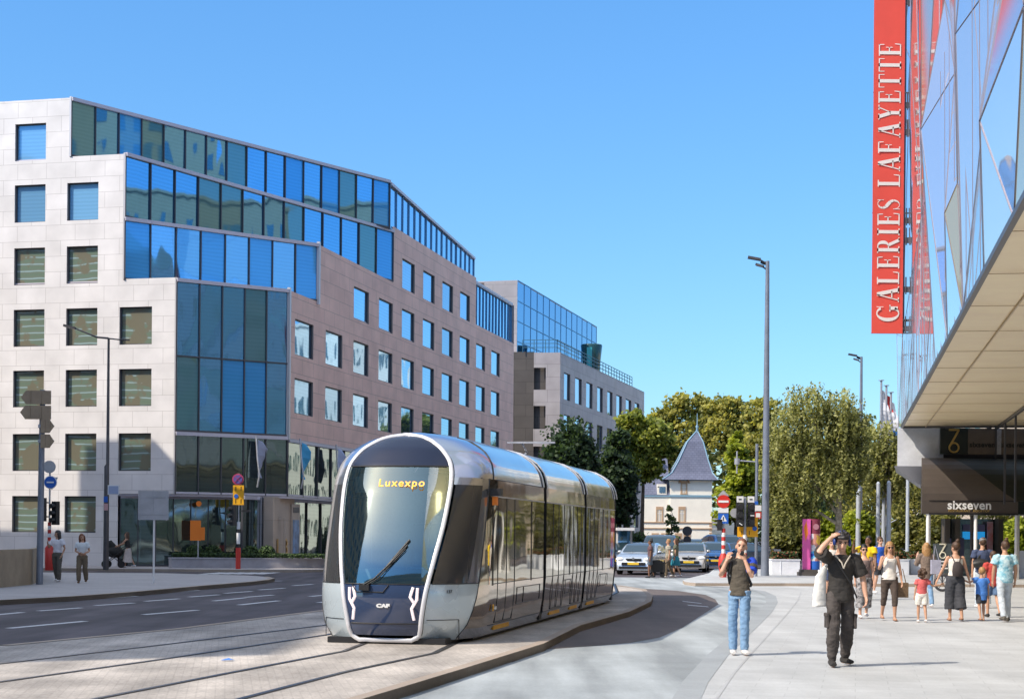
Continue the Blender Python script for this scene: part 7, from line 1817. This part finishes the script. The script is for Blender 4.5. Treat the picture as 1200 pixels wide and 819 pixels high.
T = JQ['T']; mb = MB(); mb.tube([T(-.26, -.14, 1.12), T(-.12, -.2, 1.15), T(.05, -.2, 1.13)], [(.10, .16), (.12, .18), (.09, .15)], 14); mb.tube([T(-.2, -.14, 1.2), T(.02, -.08, 1.49), T(.16, .06, 1.4)], .02, 6); thing_at(mb, 'holdall_bag', cloth('black_leather', (.02, .02, .02), rough=.5), Q, 'large black bag slung behind the man in the grey cap', 'bag')
# ---- left pavement
GL = 'pedestrians on the left pavement'
person('person', 'dark haired woman in white tee and olive trousers by the red post base', gp(67, 681.5, .12), PI-.2, 1.68, dict(legs=walk(.18), arms=((vn(-.35, -.05, -.9), vn(.25, .3, -.9)), (vn(.45, .1, -.85), vn(-.1, .4, .3))), head=(-.7, 0, 0)), dict(fem=1, skin=skin2, hair=hair_bk, hairstyle='wavy', hair_len=.2, top=(cloth('white_tee', (.72, .72, .78), .04), 1.02, .6, .018), pants=('pants', c_gry, .022), shoe=m_white), group=GL)
person('person', 'woman in cropped white tee and khaki trousers, hands folded, on the left pavement', gp(96, 683, .12), PI+.1, 1.58, dict(legs=walk(.2, True), arms=((vn(-.3, -.02, -.9), vn(.5, .5, -.3)), (vn(.25, -.02, -.9), vn(-.5, .45, -.2))), head=(.3, 0, .1)), dict(fem=1, skin=skin2, hair=hair_rd, hairstyle='wavy', hair_len=.12, top=(cloth('white_tee2', (.70, .74, .76), .04), 1.08, .6, .018), pants=('pants', c_olp, .026), shoe=cloth('brown_shoe', (.15, .08, .04))), group=GL)
ST, JS = person('person', 'woman in black top and long cream skirt pushing a pram past the office glazing', P(150, 667.5, 74.9)*0+V((P(150, 660, 74.9).x, 74.9, .12)), PI/2, 1.62, dict(legs=walk(.3), arms=((vn(-.1, .7, -.8), vn(0, .8, -.4)), (vn(.1, .7, -.8), vn(0, .8, -.4))), lean=.12), dict(fem=1, skin=skin2, hair=hair_br, hairstyle='long', hair_len=.2, top=(c_black, .98, 0, .014), strap=True, neck=1.42, pants=('skirt', cloth('cream_skirt', (.55, .48, .44), .1), .02), pname='skirt', skirt_len=.68, flare=.14, shoe=m_white), vox=.018)
x0 = P(134, 660, 74.9).x; o = empty('pram', V((x0, 74.9, .12)), 'black pram in front of the dark office glazing', 'pram')
mb = MB(); mb.ell((0, 0, .72), (.42, .27, .26), 14, 10); mb.tube([(-.05, 0, .80), (-.25, 0, 1.02), (-.42, 0, .95)], [(.1, .26), (.12, .27), (.05, .24)], 12, side=(0, 1, 0)); mb.build('carrycot', m_rubber, o)
mb = MB()
for s in (-.26, .26): mb.tube([(.75, s, 1.02), (.35, s, .75), (-.35, s, .25)], .018, 6); mb.tube([(-.3, s, .75), (.36, s, .22)], .018, 6)
mb.tube([(.75, -.26, 1.02), (.75, .26, 1.02)], .02, 8); mb.build('frame', m_black, o)
for x in (-.36, .38):
    for s in (-.28, .28): mb = MB(); mb.tube([(x, s-.02, .17), (x, s+.02, .17)], .17, 16); mb.build('wheel', m_rubber, o)
# ---- crossing the far road
person('person', 'pedestrian in dark clothes walking in front of the silver blue hatchback', V((P(762, 650, 69).x, 69, .01)), PI/2, 1.62, dict(legs=walk(.15)), dict(skin=skin3, hair=hair_bk, hairstyle='bun', top=(cloth('plum_top', (.12, .07, .08)), .95, .5, .02), pants=('shorts', cloth('slate_shorts', (.10, .13, .17)), .02), shoe=m_black, pname='shorts'), vox=.02, group='pedestrians crossing before the cars')
person('person', 'pedestrian in pale patterned top crossing before the dark people carrier', V((P(783, 650, 70).x, 70, .01)), PI/2+.2, 1.65, dict(legs=walk(.3)), dict(fem=1, skin=skin2, hair=hair_bl, top=(cloth('pale_print', (.45, .42, .34), col2=(.2, .18, .13), vs=14), .9, .5, .02), pants=('pants', c_olp, .02), shoe=m_white), vox=.02, group='pedestrians crossing before the cars')
person('person', 'pedestrian in teal dress crossing next to the compact car', V((P(792, 650, 70.5).x, 70.5, .01)), PI/2-.2, 1.68, dict(legs=walk(.2, True)), dict(fem=1, skin=skin2, hair=hair_br, hairstyle='long', top=(cloth('olive_top', (.11, .12, .08)), .95, .5, .02), pants=('skirt', cloth('teal_skirt', (.02, .22, .30)), .02), pname='skirt', skirt_len=.42, flare=.04, shoe=m_white), vox=.02, group='pedestrians crossing before the cars')
mb = MB(); mb.box((0, 0, .45), (.62, .3, .42)); mb.tube([(.3, 0, .6), (.75, 0, .95)], .02, 6); mb.tube([(-.2, -.12, .12), (-.2, .12, .12)], .1, 12); mb.tube([(.2, -.12, .12), (.2, .12, .12)], .1, 12); mb.ell((-.05, 0, .66), (.28, .16, .12), 10, 6)
tag(mb.build('wheeled_suitcase', m_rubber, None, loc=V((P(771, 650, 69.2).x, 69.2, .01)), bevel=.03), 'dark bulky wheeled bag pulled behind the pedestrian crossing the road', 'suitcase')
# ---- menu board with big wheel beside the girl in taupe
p = P(1104, 690, 55); p.z = .012; s55 = F/55; o = empty('menu_trolley', p, 'dark seven over six menu board standing above a large ring wheel', 'menu board')
Z = lambda py: P(1104, py, 55).z
mb = MB(); mb.box((0, 0, (Z(637)+Z(672))/2), (.62, .06, Z(637)-Z(672))); bd = mb.build('board', mat('slate_board', (.055, .07, .075), .5), o)
seven_six(bd, (.0, 0, Z(646)), .48, -.05, mat('cream_paint', (.7, .66, .52), .5))
mb = MB(); mb.box((0, -.04, Z(658)), (.42, .01, .04)); mb.box((0, -.04, Z(662)), (.3, .01, .03)); mb.box((0, -.04, Z(666)), (.36, .01, .04)); mb.build('board_lines', m_white, bd)
mb = MB(); r = .30; c = V((0, -.02, r)); mb.tube([c+V((r*.86*cos(a), 0, r*.86*sin(a))) for a in [2*PI*k/24 for k in range(25)]], .045, 8); mb.build('wheel', m_frame, o)
mb = MB(); mb.tube([c, V((0, .02, Z(668)))], .03, 8)
for a in (0, 1.05, 2.1): mb.tube([c+V((r*.86*cos(a), 0, r*.86*sin(a))), c-V((r*.86*cos(a), 0, r*.86*sin(a)))], .012, 5)
mb.build('stand', m_frame, o)
